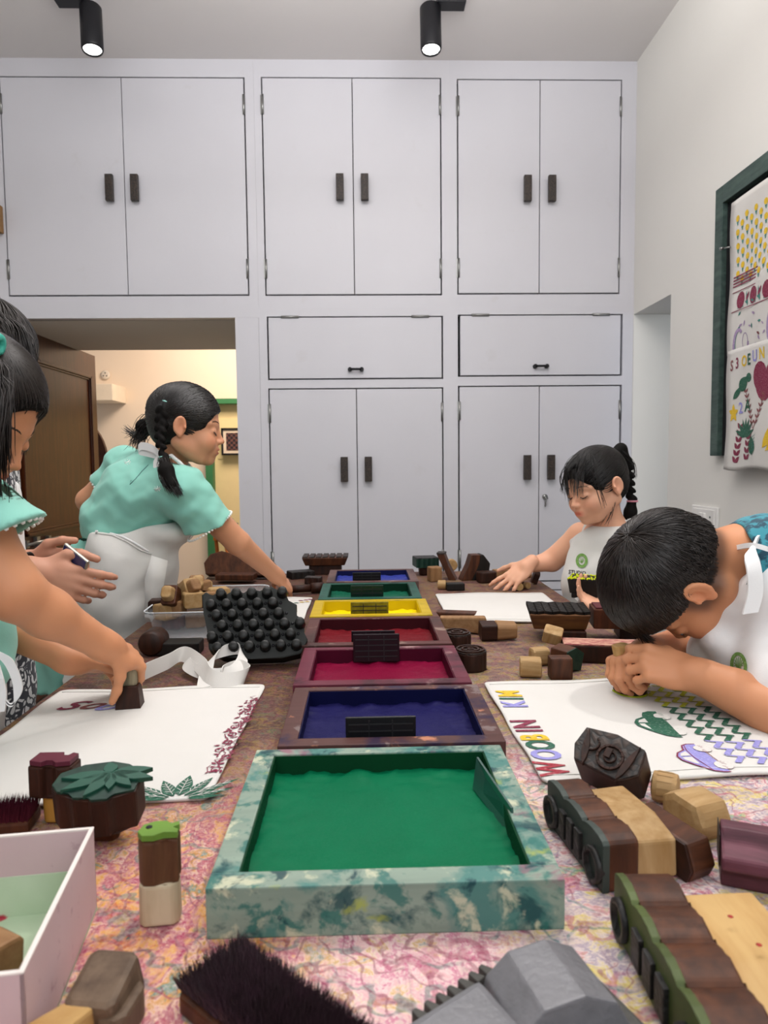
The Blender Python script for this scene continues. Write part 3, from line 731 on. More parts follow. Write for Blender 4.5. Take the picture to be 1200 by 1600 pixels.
TR.append(tray('dye_tray', 'dye tray of navy blue ink at the far end of the row', 510, 655, 909, 889, .042, .022, brn('tray_rail_a', '6b4f4a'), inkmat('navy_lining_a', '141a48', '0d1238'), inkmat('blue_ink_far', '343f92', '2a3484')))
TR.append(tray('dye_tray', 'narrow green dye tray between the yellow one and the far navy one', 497, 660, 935, 910, .042, .016, railmat('tray_rail_b', '23584a', [('0f3028', 12, .5, .6)]), inkmat('dark_green_lining', '08301f', '062417'), inkmat('green_ink_far', '146048', '0e4c38')))
TR.append(tray('dye_tray', 'yellow dye tray, bright yellow rails and ink', 484, 677, 962, 936, .042, .014, railmat('tray_rail_c', 'c8a818', [('8a7a20', 14, .58, .66), ('d8a050', 10, .6, .68)]), inkmat('yellow_lining', 'd0b408', 'b89c08'), inkmat('yellow_ink', 'ecd60a', 'dcc404')))
TR.append(tray('dye_tray', 'brownish red dye tray just in front of the yellow tray', 470, 708, 1007, 963, .042, .014, brn('tray_rail_d', '5c3430'), inkmat('dark_red_lining', '401018', '300c12'), inkmat('rust_red_ink', '6e161e', '5c0f18')))
TR.append(tray('dye_tray', 'maroon pink dye tray, third of the row from the camera', 458, 739, 1068, 1009, .042, .014, railmat('tray_rail_e', '6c2c3c', [('9a7a78', 16, .6, .66), ('3a1c24', 10, .5, .6)]), inkmat('maroon_lining', '4c0a24', '3c081c'), inkmat('magenta_ink', '7a0630', '620226')))
TR.append(tray('dye_tray', 'wide navy dye tray directly behind the big green tray', 434, 793, 1162, 1070, .042, .016, railmat('tray_rail_f', '5c3c38', [('c08060', 18, .6, .66), ('241a38', 10, .52, .6), ('7a6a68', 26, .6, .65)]), inkmat('navy_lining', '0d103e', '090b2c'), inkmat('navy_ink', '1c1a50', '14123e')))
greenrail = railmat('tray_rail_g', '93a596', [('3f7872', 16, .48, .58), ('174448', 20, .56, .64), ('2f6a62', 40, .54, .62), ('c4c4a8', 24, .57, .64), ('8c5c6c', 11, .60, .66), ('9aa44c', 15, .62, .68), ('123c44', 30, .60, .66)])
zt7 = .045
TR.append(tray('dye_tray', 'large green dye tray nearest the camera, stained wooden rails', 323, 887, 1381, 1165, zt7, .020, greenrail, inkmat('green_lining', '0a3f24', '07321c'), inkmat('green_ink', '006a45', '005c3a')))
# scrapers: ribbed black cards standing in the trays
def scraper(tr, px0, px1, pytop, pybot, label, back=False, mat=None, lean=.12):
    x0, x1, y0, y1, zt_ = TR[tr][1]
    Y = (y1-RL*.7-.006) if back else (y0+RL+.006)
    a = on_y(px0, pybot, Y); b_ = on_y(px1, pytop, Y)
    wd = abs(float(b_[0]-a[0])); ztop = float(b_[2]); lvl = ZT+.018
    e = empty('scraper_card', ((a[0]+b_[0])/2, Y+(.0 if back else .008), lvl), (lean if back else lean, 0, 0), label, 'scraper', 'scraper cards in the dye trays')
    Hh = max(.03, ztop-lvl)
    b = MB().box(-wd/2, wd/2, -.002, .002, 0, Hh, .0015)
    b.done('card', mat or M['black'], e)
    b = MB(); n = 5
    for k in range(1, n): b.box(-wd/2+.004, wd/2-.004, -.0035, -.0015, Hh*k/n-.0008, Hh*k/n+.0008)
    for k in range(1, 3): b.box(-wd/2+wd*k/3-.0008, -wd/2+wd*k/3+.0008, -.0035, -.0015, .003, Hh-.004)
    b.done('ribs', plain('rib_grey', '2a2a2c', .4), e)
    return e
scraper(0, 551, 595, 894, 907, 'black scraper card in the navy tray at the far end')
scraper(1, 548, 599, 914, 932, 'dark green scraper card in the narrow far green tray', mat=plain('dark_green_card', '0c2c22', .4))
scraper(2, 548, 607, 940, 959, 'yellow and black stained scraper card in the yellow tray', mat=plain('stained_card', '8c8018', .5, var=.45, scale=60))
scraper(3, 549, 617, 985, 1004, 'dark scraper card behind another in the brownish red tray', mat=plain('dark_plum_card', '1c1018', .4))
scraper(4, 552, 624, 990, 1030, 'ribbed dark scraper card standing up at the back of the maroon tray', True, plain('dark_plum_card_b', '1e0c14', .4), lean=-.02)
scraper(5, 540, 650, 1119, 1156, 'ribbed black scraper card in the wide navy tray')
# plain blade leaning on the right side of the green tray
x0, x1, y0, y1, zt_ = TR[6][1]
p0 = on_z(742, 1200, ZT+.022); 
q1 = on_z(800, 1308, ZT+.024); q0 = on_z(772, 1225, ZT+.022)
e = empty('plastic_scraper', q1, (0, 0, 0), 'thin teal plastic scraper leaning on the right rail inside the green tray', 'scraper')
t = NT('teal_clear_plastic'); t.set(s2l('1d4a40'), .3); t.b.inputs['Transmission Weight'].default_value = .1
gpx = [(on_z(803, 1312, ZT+.022)), (on_z(740, 1232, ZT+.022)), (on_z(746, 1183, ZT+.050)), (on_z(800, 1262, ZT+.050))]
a, bq, topn, topf = [Vector(q_)-Vector(q1) for q_ in gpx]
th = Vector((.0012, 0, 0))
V = [a, bq, topn, topf]; V = [v_-th for v_ in V]+[v_+th for v_ in V]
mobj('blade', V, [(0, 1, 2, 3), (7, 6, 5, 4), (0, 4, 5, 1), (1, 5, 6, 2), (2, 6, 7, 3), (3, 7, 4, 0)], t.m, e)

# ------------------------------------------------------------------ cotton bags on the table
def affine_inv(O, U, Vv, p):
    A = np.array([[U[0], Vv[0]], [U[1], Vv[1]]]); return np.linalg.solve(A, np.array([p[0]-O[0], p[1]-O[1]]))
def bag(label, O, U, Vv, amp=.0012, name='cotton_bag'):
    """O near-left corner, U along the near edge, Vv towards the far edge (world vectors)"""
    e = empty(name, (O[0], O[1], ZT), (0, 0, 0), label, 'cloth bag')
    lu = np.hypot(U[0], U[1]); lv = np.hypot(Vv[0], Vv[1]); uu = np.array(U[:2])/lu; vv = np.array(Vv[:2])/lv
    ph = rng.uniform(0, 6, 6)
    def f(u, v_, h=0.0):
        b = min(u, lu-u, v_, lv-v_)
        z = .0062+amp*math.sin(u*26+ph[0]+2*math.sin(v_*9))+amp*.7*math.sin(v_*33+ph[1]+u*7)
        return (uu[0]*u+vv[0]*v_, uu[1]*u+vv[1]*v_, z+h)
    nu, nv = 70, 60; V = []; F = []
    for i in range(nu+1):
        for j in range(nv+1):
            u = lu*i/nu; v_ = lv*j/nv
            # slightly wavy outline, rounded corners
            cu = u+ .0008*math.sin(v_*40+ph[2])*(1 if i in (0, nu) else 0); cv = v_+.0008*math.sin(u*40+ph[3])*(1 if j in (0, nv) else 0)
            du = min(u, lu-u); dv = min(v_, lv-v_); r_ = .012
            if du < r_ and dv < r_:
                k = r_-math.hypot(r_-du, r_-dv)
                if k < 0:
                    s_ = r_/math.hypot(r_-du, r_-dv); cu = u+(r_-du)*(1-s_)*(1 if u < lu/2 else -1); cv = v_+(r_-dv)*(1-s_)*(1 if v_ < lv/2 else -1)
            V.append(f(cu, cv))
    for i in range(nu):
        for j in range(nv): a = i*(nv+1)+j; F.append((a, a+nv+1, a+nv+2, a+1))
    o = mobj('bag_body', V, F, M['cloth'], e, True)
    md = o.modifiers.new('thick', 'SOLIDIFY'); md.thickness = .0035; md.offset = -1
    # hem stitched line
    b = MB()
    for (p_, q_) in (((.008, .016), (lu-.008, .016)), ((.008, lv-.016), (lu-.008, lv-.016))):
        n = 40
        b.tube([f(p_[0]+(q_[0]-p_[0])*k/n, p_[1]+(q_[1]-p_[1])*k/n, .0006) for k in range(n+1)], .0007, 4)
    b.done('hem', M['cloth'], e)
    inv = lambda px, py: affine_inv((O[0], O[1]), uu, vv, tb(px, py, .006))
    return e, f, inv, lu, lv
# left bag with SOO and the lotus
A = tb(96, 1084); B = tb(415, 1073); C = tb(327, 1252)
O = A+(C-B)
eL, fL, iL, lu, lv = bag('white cotton bag on the left, printed SOO with a maroon border and green lotus', O, C-O, A-O)
for ch, c, px, py, sz in (('S', 'maroon', 117, 1103, .052), ('o', 'brown', 146, 1104, .052), ('o', 'periwinkle', 171, 1106, .056)):
    P = Print(); u, v_ = iL(px, py); P.text(c, ch, u, v_, sz, 0, 1.3, center=True, shear=.5); P.build('printed_letter', fL, eL, .0012)
P = Print()
c0 = iL(276, 1248)
for a, l_, w_ in ((0, .058, .016), (.55, .056, .012), (-.55, .056, .013), (1.0, .075, .009), (-1.0, .07, .010), (1.3, .062, .008), (-1.3, .075, .009), (1.55, .05, .007), (-1.6, .052, .006)):
    base_ = (c0[0]+.012*math.sin(a), c0[1]+.010*math.cos(a)); tip = (c0[0]+l_*1.05*math.sin(a), c0[1]+l_*math.cos(a)+.004)
    P.leaf('green', base_, tip, w_*.62)
    d = np.array(tip)-np.array(base_); n_ = np.array([-d[1], d[0]])/np.linalg.norm(d)
    pv = Print
P.build('print', fL, eL, .0012)
P = Print()
for a, l_, w_ in ((0, .058, .016), (.55, .056, .012), (-.55, .056, .013), (1.0, .075, .009), (-1.0, .07, .010), (1.3, .062, .008), (-1.3, .075, .009)):
    base_ = np.array((c0[0]+.012*math.sin(a), c0[1]+.010*math.cos(a))); tip = np.array((c0[0]+l_*1.05*math.sin(a), c0[1]+l_*math.cos(a)+.004))
    d = tip-base_; n_ = np.array([-d[1], d[0]])/np.linalg.norm(d)
    ink['white'] = M['cloth']
    P.line('white', [base_+d*.05, base_+d*.8], .0008)
    for k in (.2, .35, .5, .65):
        for sgn in (-1, 1): P.line('white', [base_+d*k, base_+d*(k+.13)+n_*sgn*w_*.42], .0008)
P.build('print_veins', fL, eL, .0022)
P = Print(); random.seed(9)
q0 = iL(396, 1092); q1 = iL(329, 1212)
for k in range(90):
    s_ = k/90; cpt = q0+(q1-q0)*s_ + np.array([random.uniform(-.009, .012), random.uniform(-.003, .003)])
    a = random.uniform(0, 6.3); l_ = random.uniform(.005, .011)
    P.leaf('maroon', cpt, (cpt[0]+l_*math.cos(a), cpt[1]+l_*math.sin(a)), l_*.22)
    if k % 9 == 4: P.ring('maroon', cpt[0], cpt[1], .0055, .0065, .0018)
    if k % 3 == 0: P.line('maroon', [cpt, cpt+np.array([random.uniform(-.008, .008), .012]), cpt+np.array([random.uniform(-.01, .01), .018])], .0012)
P.build('print_border', fL, eL, .0012)
# straps of the left bag: one ribbon lying in loops
def ribbon(name, pts, wdir, width, mat, parent, off, th=.0015):
    pts = [np.array(p) for p in pts]; n = len(pts)
    # Catmull-Rom resample
    def cr(P_, t_):
        i = int(min(max(math.floor(t_), 0), n-2)); f_ = t_-i
        p0, p1, p2, p3 = P_[max(i-1, 0)], P_[i], P_[i+1], P_[min(i+2, n-1)]
        return .5*((2*p1)+(-p0+p2)*f_+(2*p0-5*p1+4*p2-p3)*f_**2+(-p0+3*p1-3*p2+p3)*f_**3)
    W_ = [np.array(x, float) for x in wdir]; V = []; F = []; m = (n-1)*10
    for k in range(m+1):
        t_ = k/10; c = cr(pts, t_); w_ = cr(W_, t_); w_ = w_/np.linalg.norm(w_)*width/2
        V += [c-w_-off, c-w_*.33-off, c+w_*.33-off, c+w_-off]
        if k:
            a = 4*(k-1)
            for j in range(3): F.append((a+j, a+j+1, a+j+5, a+j+4))
    o = mobj(name, V, F, mat, parent, False)
    md = o.modifiers.new('thick', 'SOLIDIFY'); md.thickness = th; md.offset = 0
    return o
offL = np.array([O[0], O[1], ZT])
def up(px, py, z): return on_z(px, py, ZT+z)
ribbon('strap', [up(182, 1078, .012), up(222, 1052, .018), up(262, 1034, .026), up(287, 1022, .032), up(312, 1038, .030), up(326, 1056, .022), up(345, 1064, .016), up(372, 1062, .014), up(386, 1052, .016), up(372, 1043, .018), up(346, 1052, .016), up(335, 1066, .010)],
       [(0.1, .1, 1), (.05, .1, 1), (.1, .2, 1), (.25, .3, 1), (.5, .2, .8), (.2, .4, 1), (0, .5, 1), (0, .5, 1), (.3, .5, .8), (.1, .5, .8), (.2, .4, .8), (.6, .2, .3)], .030, M['cloth'], eL, offL)
ribbon('strap', [up(318, 1074, .006), up(322, 1052, .018), up(330, 1030, .032), up(350, 1017, .042), up(374, 1014, .042), up(379, 1030, .030), up(364, 1048, .018), up(338, 1054, .014), up(312, 1050, .018), up(292, 1038, .022), up(296, 1026, .026)],
       [(1, 0, .1), (1, .2, .2), (.7, .3, .6), (.2, .4, 1), (-.2, .6, .9), (-.8, .4, .4), (-.4, .5, .6), (0, .6, .8), (.1, .5, .8), (.4, .4, .6), (.5, .4, .6)], .024, M['cloth'], eL, offL)
b_ = ribbon('strap', [up(176, 1090, .004), up(186, 1070, .016), up(192, 1060, .022)], [(1, .2, 0), (1, .2, .2), (1, .1, .1)], .016, M['cloth'], eL, offL)
# right bag
A = tb(755, 1071); B = tb(850, 1229); C = tb(1196, 1216)
dirU = (C-B)/np.linalg.norm(C-B)
Lu = min(.62, (TXR-.004-B[0])/dirU[0])
eR, fR, iR, lu, lv = bag('white cotton bag on the right, printed WOOBIN KIM with two cars and zigzags', B, dirU*Lu, A-B)
for ch, c, px, py in (('W', 'red', 862, 1203), ('O', 'periwinkle', 853, 1181), ('O', 'green', 844, 1165), ('B', 'yellow', 834, 1152), ('I', 'maroon', 827, 1141), ('N', 'maroon', 820, 1131), ('K', 'periwinkle', 803, 1101), ('I', 'green', 799, 1093), ('M', 'yellow', 795, 1085)):
    P = Print(); u, v_ = iR(px, py); P.text(c, ch, u, v_, .054, PI/2, .80 if ch != 'W' else .72, center=True, bold=.035); P.build('printed_letter', fR, eR, .0012)
def car(P, c, body, px0, py0, px1, py1):
    a = iR(px0, py0); b = iR(px1, py1)        # far end (front) to near end (tail), wheels towards +u
    L_ = np.linalg.norm(b-a); ex = (b-a)/L_; ey = np.array([ex[1], -ex[0]]);
    if ey[0] > 0: ey = -ey                    # up = -u
    T = lambda x, y: a+ex*x*L_+ey*y*L_
    out = [(0, .02), (.0, .14), (.06, .24), (.16, .28), (.24, .30), (.34, .44), (.46, .50), (.58, .49), (.72, .40), (.84, .30), (.95, .20), (1.0, .08), (1.0, .0)]
    P.poly(body, [T(*q) for q in out])
    P.line(c, [T(*q) for q in out], .0022)
    P.poly('white', [T(*q) for q in ((.30, .30), (.37, .41), (.46, .45), (.46, .30))]); P.poly('white', [T(*q) for q in ((.50, .30), (.50, .45), (.58, .44), (.70, .36), (.74, .30))])
    for x in (.20, .80):
        q = T(x, -.01); P.ell('white', q[0], q[1], L_*.13, L_*.13)
        for r_ in (.125, .085, .045): P.ring(c, q[0], q[1], L_*r_, L_*r_, .0011)
    P.line(c, [T(.34, .0), T(.66, .0)], .0012)
    P.line(c, [T(.04, .2), T(.24, .26), T(.5, .28), T(.9, .22)], .0012)
P = Print(); car(P, 'green', 'green', 1026, 1114, 1066, 1152); P.build('print_car', fR, eR, .0012)
P = Print(); car(P, 'maroon', 'periwinkle', 1086, 1164, 1142, 1209); P.build('print_car', fR, eR, .0012)
P = Print()
uz0 = float(iR(1168, 1214)[0])+.0
vtop = float(iR(1016, 1074)[1]); vbot = .010
per = .027; pu = .0275; vA = min(vtop+.01, lv-.004)
nc = int((lu-uz0-.006)/pu)
for i in range(nc):
    u = uz0+pu*i+.004; v_ = vA-(.004*(i % 2))
    while v_-per > vbot-.004:
        fr_ = (v_-vbot)/(vA-vbot); c = 'periwinkle' if fr_ < .33 else ('green' if fr_ < .70 else 'lime')
        P.poly(c, [(u, v_), (u+.001, v_-.0042), (u+.024, v_-.0110), (u+.0240, v_-.0065)])
        P.poly(c, [(u+.024, v_-.0070), (u+.0145, v_-.0075), (u-.0005, v_-per+.001), (u+.0075, v_-per-.001)])
        v_ -= per
P.build('print_zigzag', fR, eR, .0012)
# plain bag at the back right, printed bag at the back left
A = tb(680, 930); B = tb(702, 975); C = tb(905, 974)
bag('plain white cotton bag on the far right of the table', B, C-B, A-B)
A = tb(372, 936); B = tb(331, 979); C = tb(471, 979)
eB, fB, iB, lu, lv = bag('white cotton bag on the far left with small coloured prints', B, C-B, A-B)
P = Print()
for px, py, c in ((447, 944, 'green'), (455, 943, 'green'), (463, 942, 'green'), (470, 938, 'maroon'), (478, 937, 'maroon'), (485, 936, 'maroon'), (472, 941, 'yellow'), (480, 940, 'yellow')):
    u, v_ = iB(px, py); P.ell(c, u, v_, .007, .005)
P.build('print', fB, eB, .0012)
# ------------------------------------------------------------------ carved wooden printing blocks
W_DK = wood('dark_sheesham', '241109', '432214', 'z', 1.0, .5)
W_MD = wood('brown_sheesham', '3c2013', '653a22', 'z', 1.0, .5)
W_PL = wood('pale_mango_wood', 'a5804f', 'c6a576', 'z', 1.0, .6)
W_TN = wood('tan_wood', '8a6440', 'a9825a', 'z', 1.0, .6)
W_BK = wood('ink_blackened_wood', '0f0c0a', '231b16', 'z', 1.0, .55)
W_PU = wood('purple_stained_wood', '4c2630', '74404e', 'x', 1.0, .5)
W_GR = wood('green_stained_wood', '123028', '27483a', 'z', 1.0, .45)
def carved(name, c1, c2, scale=90, strength=.9):
    t = NT(name); v = t.coord(warp=.02, wscale=30); vo = t.node('ShaderNodeTexVoronoi', i_Vector=v, i_Scale=float(scale), feature='DISTANCE_TO_EDGE')
    n = t.noise(v, scale*1.3, 3)
    h = t.math('MULTIPLY', vo.outputs['Distance'], n)
    t.set(t.mix(t.ramp(vo.outputs['Distance'], [(.02, 0.0), (.25, 1.0)]), s2l(c1), s2l(c2)), .55); t.bump(h, strength, .004); return t.m
C_DK = carved('carved_dark_face', '0c0907', '35251c')
C_BK = carved('carved_black_face', '090808', '22201e')
def rect(w_, d_, ch=.0):
    if not ch: return [(-w_/2, -d_/2), (w_/2, -d_/2), (w_/2, d_/2), (-w_/2, d_/2)]
    return [(-w_/2+ch, -d_/2), (w_/2-ch, -d_/2), (w_/2, -d_/2+ch), (w_/2, d_/2-ch), (w_/2-ch, d_/2), (-w_/2+ch, d_/2), (-w_/2, d_/2-ch), (-w_/2, -d_/2+ch)]
def disc(r, n=18, ry=None, wob=0.0, k=6): return [((r+wob*math.cos(k*a))*math.cos(a), ((ry or r)+wob*math.cos(k*a))*math.sin(a)) for a in np.linspace(0, 2*PI, n, endpoint=False)]
def scal(w_, d_, k=5, amp=.004):
    P_ = []
    for i in range(k*4): P_.append((-w_/2+w_*i/(k*4), -d_/2-amp*abs(math.sin(i*PI/4))))
    for i in range(k*4): P_.append((w_/2-w_*i/(k*4), d_/2+amp*abs(math.sin(i*PI/4))))
    return P_
def wmin(e):
    bpy.context.view_layer.update(); z = 1e9
    for ch in e.children_recursive:
        if ch.type == 'MESH':
            Mw = ch.matrix_world
            n = len(ch.data.vertices); a = np.empty(n*3); ch.data.vertices.foreach_get('co', a); a = a.reshape(-1, 3)
            z = min(z, float((a @ np.array(Mw.to_3x3()).T)[:, 2].min() + Mw.translation.z))
    return z
def rest(e, z=None):
    z = ZT+.0008 if z is None else z
    e.location.z += z - wmin(e); return e
def orient(az=0, spin=0, tilt=0):
    """printing face (-z local) turned to face the horizontal direction az; tilt lifts it"""
    return (Matrix.Rotation(math.radians(az), 3, 'Z') @ Matrix.Rotation(math.radians(-90-tilt), 3, 'Y') @ Matrix.Rotation(math.radians(spin), 3, 'Z')).to_euler()
FU = lambda rz=0, tx=0, ty=0: (Matrix.Rotation(math.radians(rz), 3, 'Z') @ Matrix.Rotation(math.radians(180+tx), 3, 'X') @ Matrix.Rotation(math.radians(ty), 3, 'Y')).to_euler()   # face up
SD = lambda rz=0: (0, 0, math.radians(rz))          # standing on its face
def stamp(label, px, py, rot, outline, h, body, handle=None, hmat=None, face=None, relief=None, rmat=None, name='printing_block', group=None, z=None, off=(0, 0), taper=1.0, bev=.003, cat='printing block', neck=None, base=None):
    p = np.array(tb(px, py)) if base is None else np.array(base, float)
    e = empty(name, (p[0]+off[0], p[1]+off[1], ZT), rot, label, cat, group)
    MB().prism(outline, 0, h, bev, taper).done('block_body', body, e)
    if face: MB().prism([(x*.97, y*.97) for x, y in outline], -.0025, .0006, .0008).done('carved_face', face, e)
    if relief:
        for k, grp in enumerate(relief):
            b = MB()
            for poly in grp: b.prism(poly, -.006, -.0005, .0004, seg=1)
            b.done('raised_motif', rmat or face, e)
    if handle:
        hw, hd, hh, tp = handle
        b = MB()
        if neck: b.prism(disc(neck, 12), h-.001, h+.012)
        z0 = h + (.010 if neck else -.001)
        b.prism(rect(hw, hd, min(hw, hd)*.2), z0, z0+hh, .004, tp, 3).done('handle', hmat or W_PL, e)
    return rest(e, z)
def ringpoly(cx_, cy_, r0, r1, n=16, a0=0, a1=2*PI):
    out = []
    for k in range(n):
        a, b = a0+(a1-a0)*k/n, a0+(a1-a0)*(k+1)/n
        out.append([(cx_+r0*math.cos(a), cy_+r0*math.sin(a)), (cx_+r1*math.cos(a), cy_+r1*math.sin(a)), (cx_+r1*math.cos(b), cy_+r1*math.sin(b)), (cx_+r0*math.cos(b), cy_+r0*math.sin(b))])
    return out
def leafp(bx, by, tx, ty, wd, n=6):
    b0 = np.array([bx, by]); d = np.array([tx, ty])-b0; nn = np.array([-d[1], d[0]])/np.linalg.norm(d)
    return [tuple(b0+d*t_+nn*wd*math.sin(PI*t_**.8)) for t_ in np.linspace(0, 1, n)] + [tuple(b0+d*t_-nn*wd*math.sin(PI*t_**.8)) for t_ in np.linspace(1, 0, n)][1:-1]

# ---- near the camera, right: gray faceted block, car block, purple block, brush
g = plain('grey_weathered_wood', '77767a', .38, var=.22, scale=25, bump=.5, spec=.5)
g2 = plain('grey_green_worn_wood', '4c4a46', .6, var=.25, scale=30, bump=.4)
e = empty('printing_block', tb(790, 1560), (0, 0, 0), 'large grey faceted wooden block close to the camera, right of the black brush', 'printing block')
pl = [(-.062, -.052), (-.030, .004), (.005, .050), (.022, .056), (.040, .030), (.056, -.028), (.05, -.06)]
XZ = Matrix(((1, 0, 0, 0), (0, 0, 1, 0), (0, 1, 0, 0), (0, 0, 0, 1)))        # profile (x, z) pushed along y
Rg = Matrix.Rotation(math.radians(13), 4, 'Z')
b = MB(); b.M = Matrix.Translation((.030, -.004, .010)) @ Rg @ XZ
b.prism([(-.046, .0), (-.042, .014), (-.024, .030), (.006, .034), (.030, .024), (.044, .0)], -.030, .030, .002, .97); b.done('faceted_top', g, e)
b = MB(); b.M = Matrix.Translation((.030, -.014, .0)) @ Rg
b.prism([(-.050, -.075), (.062, -.070), (.046, .034), (-.040, .034)], 0, .014, .003); b.done('lower_step', g2, e)
b = MB(); b.M = Matrix.Translation((-.050, -.034, .0)) @ Matrix.Rotation(math.radians(34), 4, 'Z') @ Matrix.Identity(4)
b.prism([(-.085, -.030), (.040, -.044), (.050, .020), (-.02, .018), (-.085, .002)], 0, .030, .006, .93); b.done('long_arm', g, e)
b = MB(); b.M = Matrix.Translation((-.032, -.006, .0)) @ Matrix.Rotation(math.radians(42), 4, 'Z')
for k in range(7): b.prism([(-.040+k*.012, .008), (-.031+k*.012, .008), (-.034+k*.012, .019), (-.038+k*.012, .019)], .002, .026-.001*k, .001)
b.done('carved_teeth', g2, e)
e.location.y -= .024
rest(e)
# block with round wheel ends and lime edges lying on its side (near right)
def wheelshape(L_, hgt_, n=4):
    # an outline with bumps: carriage block seen from its end
    P_ = []
    for k in range(n):
        c = -L_/2+L_*(k+.5)/n; r_ = L_/n/2
        for a in np.linspace(PI, 0, 7)[(0 if k == 0 else 1):]: P_.append((c+r_*math.cos(a), hgt_/2-.22*r_+r_*.26*math.sin(a)))
    return P_ + [(L_/2, -hgt_/2), (-L_/2, -hgt_/2)]
lime = plain('olive_ink_edge', '4d5a2c', .5, var=.35, scale=30)
pA_ = np.array(tb(990, 1480)); pB_ = np.array(tb(1130, 1640))
dirx = pB_-pA_; azm = math.degrees(math.atan2(dirx[1], dirx[0]))
e = empty('printing_block', (.213, .490, ZT), (0, 0, 0), 'long car-shaped printing block with lime green edge and tan handle, near right corner', 'printing block')
def side_block(e, L_, thick, hh, hl, edge, body, hm, outline_k=4, rotz=0.0, offs=(0, 0)):
    """block lying on its side: the carved face stands up, extruded body then handle behind it"""
    prof = wheelshape(L_, hh, outline_k)
    Rm = Matrix.Rotation(rotz, 4, 'Z') @ Matrix.Rotation(PI/2, 4, 'X')
    b = MB(); b.M = Rm; b.prism(prof, -thick, 0, .0025); b.done('block_body', body, e)
    b = MB(); b.M = Rm; b.prism([(x*1.01, y*1.01) for x, y in prof], -.001, .006, .001); b.done('inked_edge', edge, e)
    b = MB(); b.M = Rm
    for c in (-L_*.38, L_*.38): b.lathe([(hh*.34, .004), (hh*.34, .011), (hh*.25, .011), (hh*.25, .005), (.0001, .005)], 22, (c, -hh*.12, 0))
    for k in range(3): b.box(-L_*.2+k*L_*.14, -L_*.1+k*L_*.14, -hh*.35, hh*.2, .004, .010, .001)
    b.done('carved_face', C_BK, e)
    b = MB(); b.M = Rm; b.prism([(-L_*.42, -hh*.48), (L_*.42, -hh*.48), (L_*.40, hh*.25), (L_*.1, hh*.40), (-L_*.40, hh*.33)], -thick-hl, -thick+.001, .004, .96, 3); b.done('handle', hm, e)
tan2 = wood('light_tan_handle', 'b98c50', 'd9b478', 'y', .5, .5)
side_block(e, .175, .040, .050, .062, lime, W_MD, tan2, 4, math.radians(-92))
b = MB(); 
for (x_, y_, l_) in ((.062, .02, .008), (.066, -.012, .004), (.07, -.03, .003)): b.lathe([(.0022, 0), (.0015, .0004), (.0001, .0005)], 8, (x_, y_, .0262))
b.done('red_ink_spots', plain('red_ink_spot', 'a82a28', .5), e)
rest(e)
# wheel-ended block (right pile) with pale handle
e = empty('printing_block', (.213, .690, ZT), (0, 0, 0), 'brown car block with ring-shaped wheels and pale stone-like handle, against the green tray', 'printing block')
grime = plain('dark_greenish_grime', '3c4540', .5, var=.3)
side_block(e, .134, .030, .050, .046, grime, W_MD, W_PL, 3, math.radians(-83)); rest(e)
# carved face block leaning above it
e = stamp('dark block with deeply carved face, topmost of the near right pile', 950, 1256, orient(236, 12, 50), [(-.022, -.034), (-.004, -.042), (.022, -.038), (.028, .0), (.022, .036), (-.010, .040), (-.026, .022)], .052, W_DK, None, None, C_DK,
          [ringpoly(-.004, .004, .013, .016)+ringpoly(-.004, .004, .006, .0075), [rect(.012, .008)], ringpoly(.004, -.022, .008, .010, 10, .5, 4.2), [leafp(-.026, -.02, .02, -.032, .004), leafp(-.028, .02, .022, .03, .004)]], W_DK)
stamp('rounded pale wood handle end poking out behind the carved face block', 1018, 1250, orient(150, 0, 0), disc(.018, 14), .03, W_PL, bev=.007, name='wooden_handle', cat='handle')
e = stamp('brown wedge block in the pile, between the two pale blocks', 1030, 1352, orient(205, 8, 0), [(-.018, -.036), (.014, -.040), (.018, .030), (-.004, .042), (-.018, .038)], .030, W_MD, None, None, W_DK)
stamp('rounded pale wood block at the right end of the pile', 1062, 1305, orient(200, 0, 0), [(-.02, -.026), (.012, -.030), (.022, -.012), (.020, .020), (.0, .030), (-.02, .024)], .044, W_PL, bev=.008)
# purple stained block on the right edge
e = empty('printing_block', tb(1185, 1375), (0, 0, math.radians(-24)), 'purple-stained ridged wooden block at the right edge of the photo', 'printing block')
b = MB()
b.M = Matrix.Rotation(PI/2, 4, 'X') @ Matrix.Identity(4)
b.M = Matrix(((0, 0, 1, 0), (1, 0, 0, 0), (0, 1, 0, 0), (0, 0, 0, 1)))
b.prism([(-.024, .0), (.022, 0), (.022, .012), (.034, .020), (.034, .030), (.016, .036), (.016, .042), (.004, .052), (-.010, .050), (-.016, .040), (-.034, .032), (-.036, .022), (-.024, .014)], -.034, .055, .0025)
b.done('block_body', W_PU, e)
b = MB().box(-.0355, -.0345, -.018, .018, .014, .046, .0005); b.done('carved_face', C_DK, e)
rest(e)
# bristle brush lying face up
e = empty('bristle_brush', tb(424, 1612), (0, 0, math.radians(-42)), 'dark bristle brush lying bristles up, in front of the green tray', 'brush')
MB().prism([(x, y) for x, y in rect(.150, .066, .012)], 0, .014, .003).done('brush_back', W_MD, e)
rb = np.random.default_rng(5); V = []; F = []; fm = []
for k in range(9000):
    u = rb.uniform(-.070, .070); v_ = rb.uniform(-.029, .029)
    l_ = rb.uniform(.008, .013); sx, sy = rb.normal(0, .0022, 2)+np.array([u*.06, v_*.10]); r_ = .0005
    i0 = len(V); a = rb.uniform(0, 6.3)
    for j in range(3): V.append((u+r_*math.cos(a+j*2.1), v_+r_*math.sin(a+j*2.1), .014))
    V.append((u+sx, v_+sy, .016+l_))
    for j in range(3): F.append((i0+j, i0+(j+1) % 3, i0+3))
t = NT('dark_bristles'); t.set(t.mix(t.noise(t.coord(), 60, 3), s2l('1c1a14'), s2l('4a2e3c')), .5)
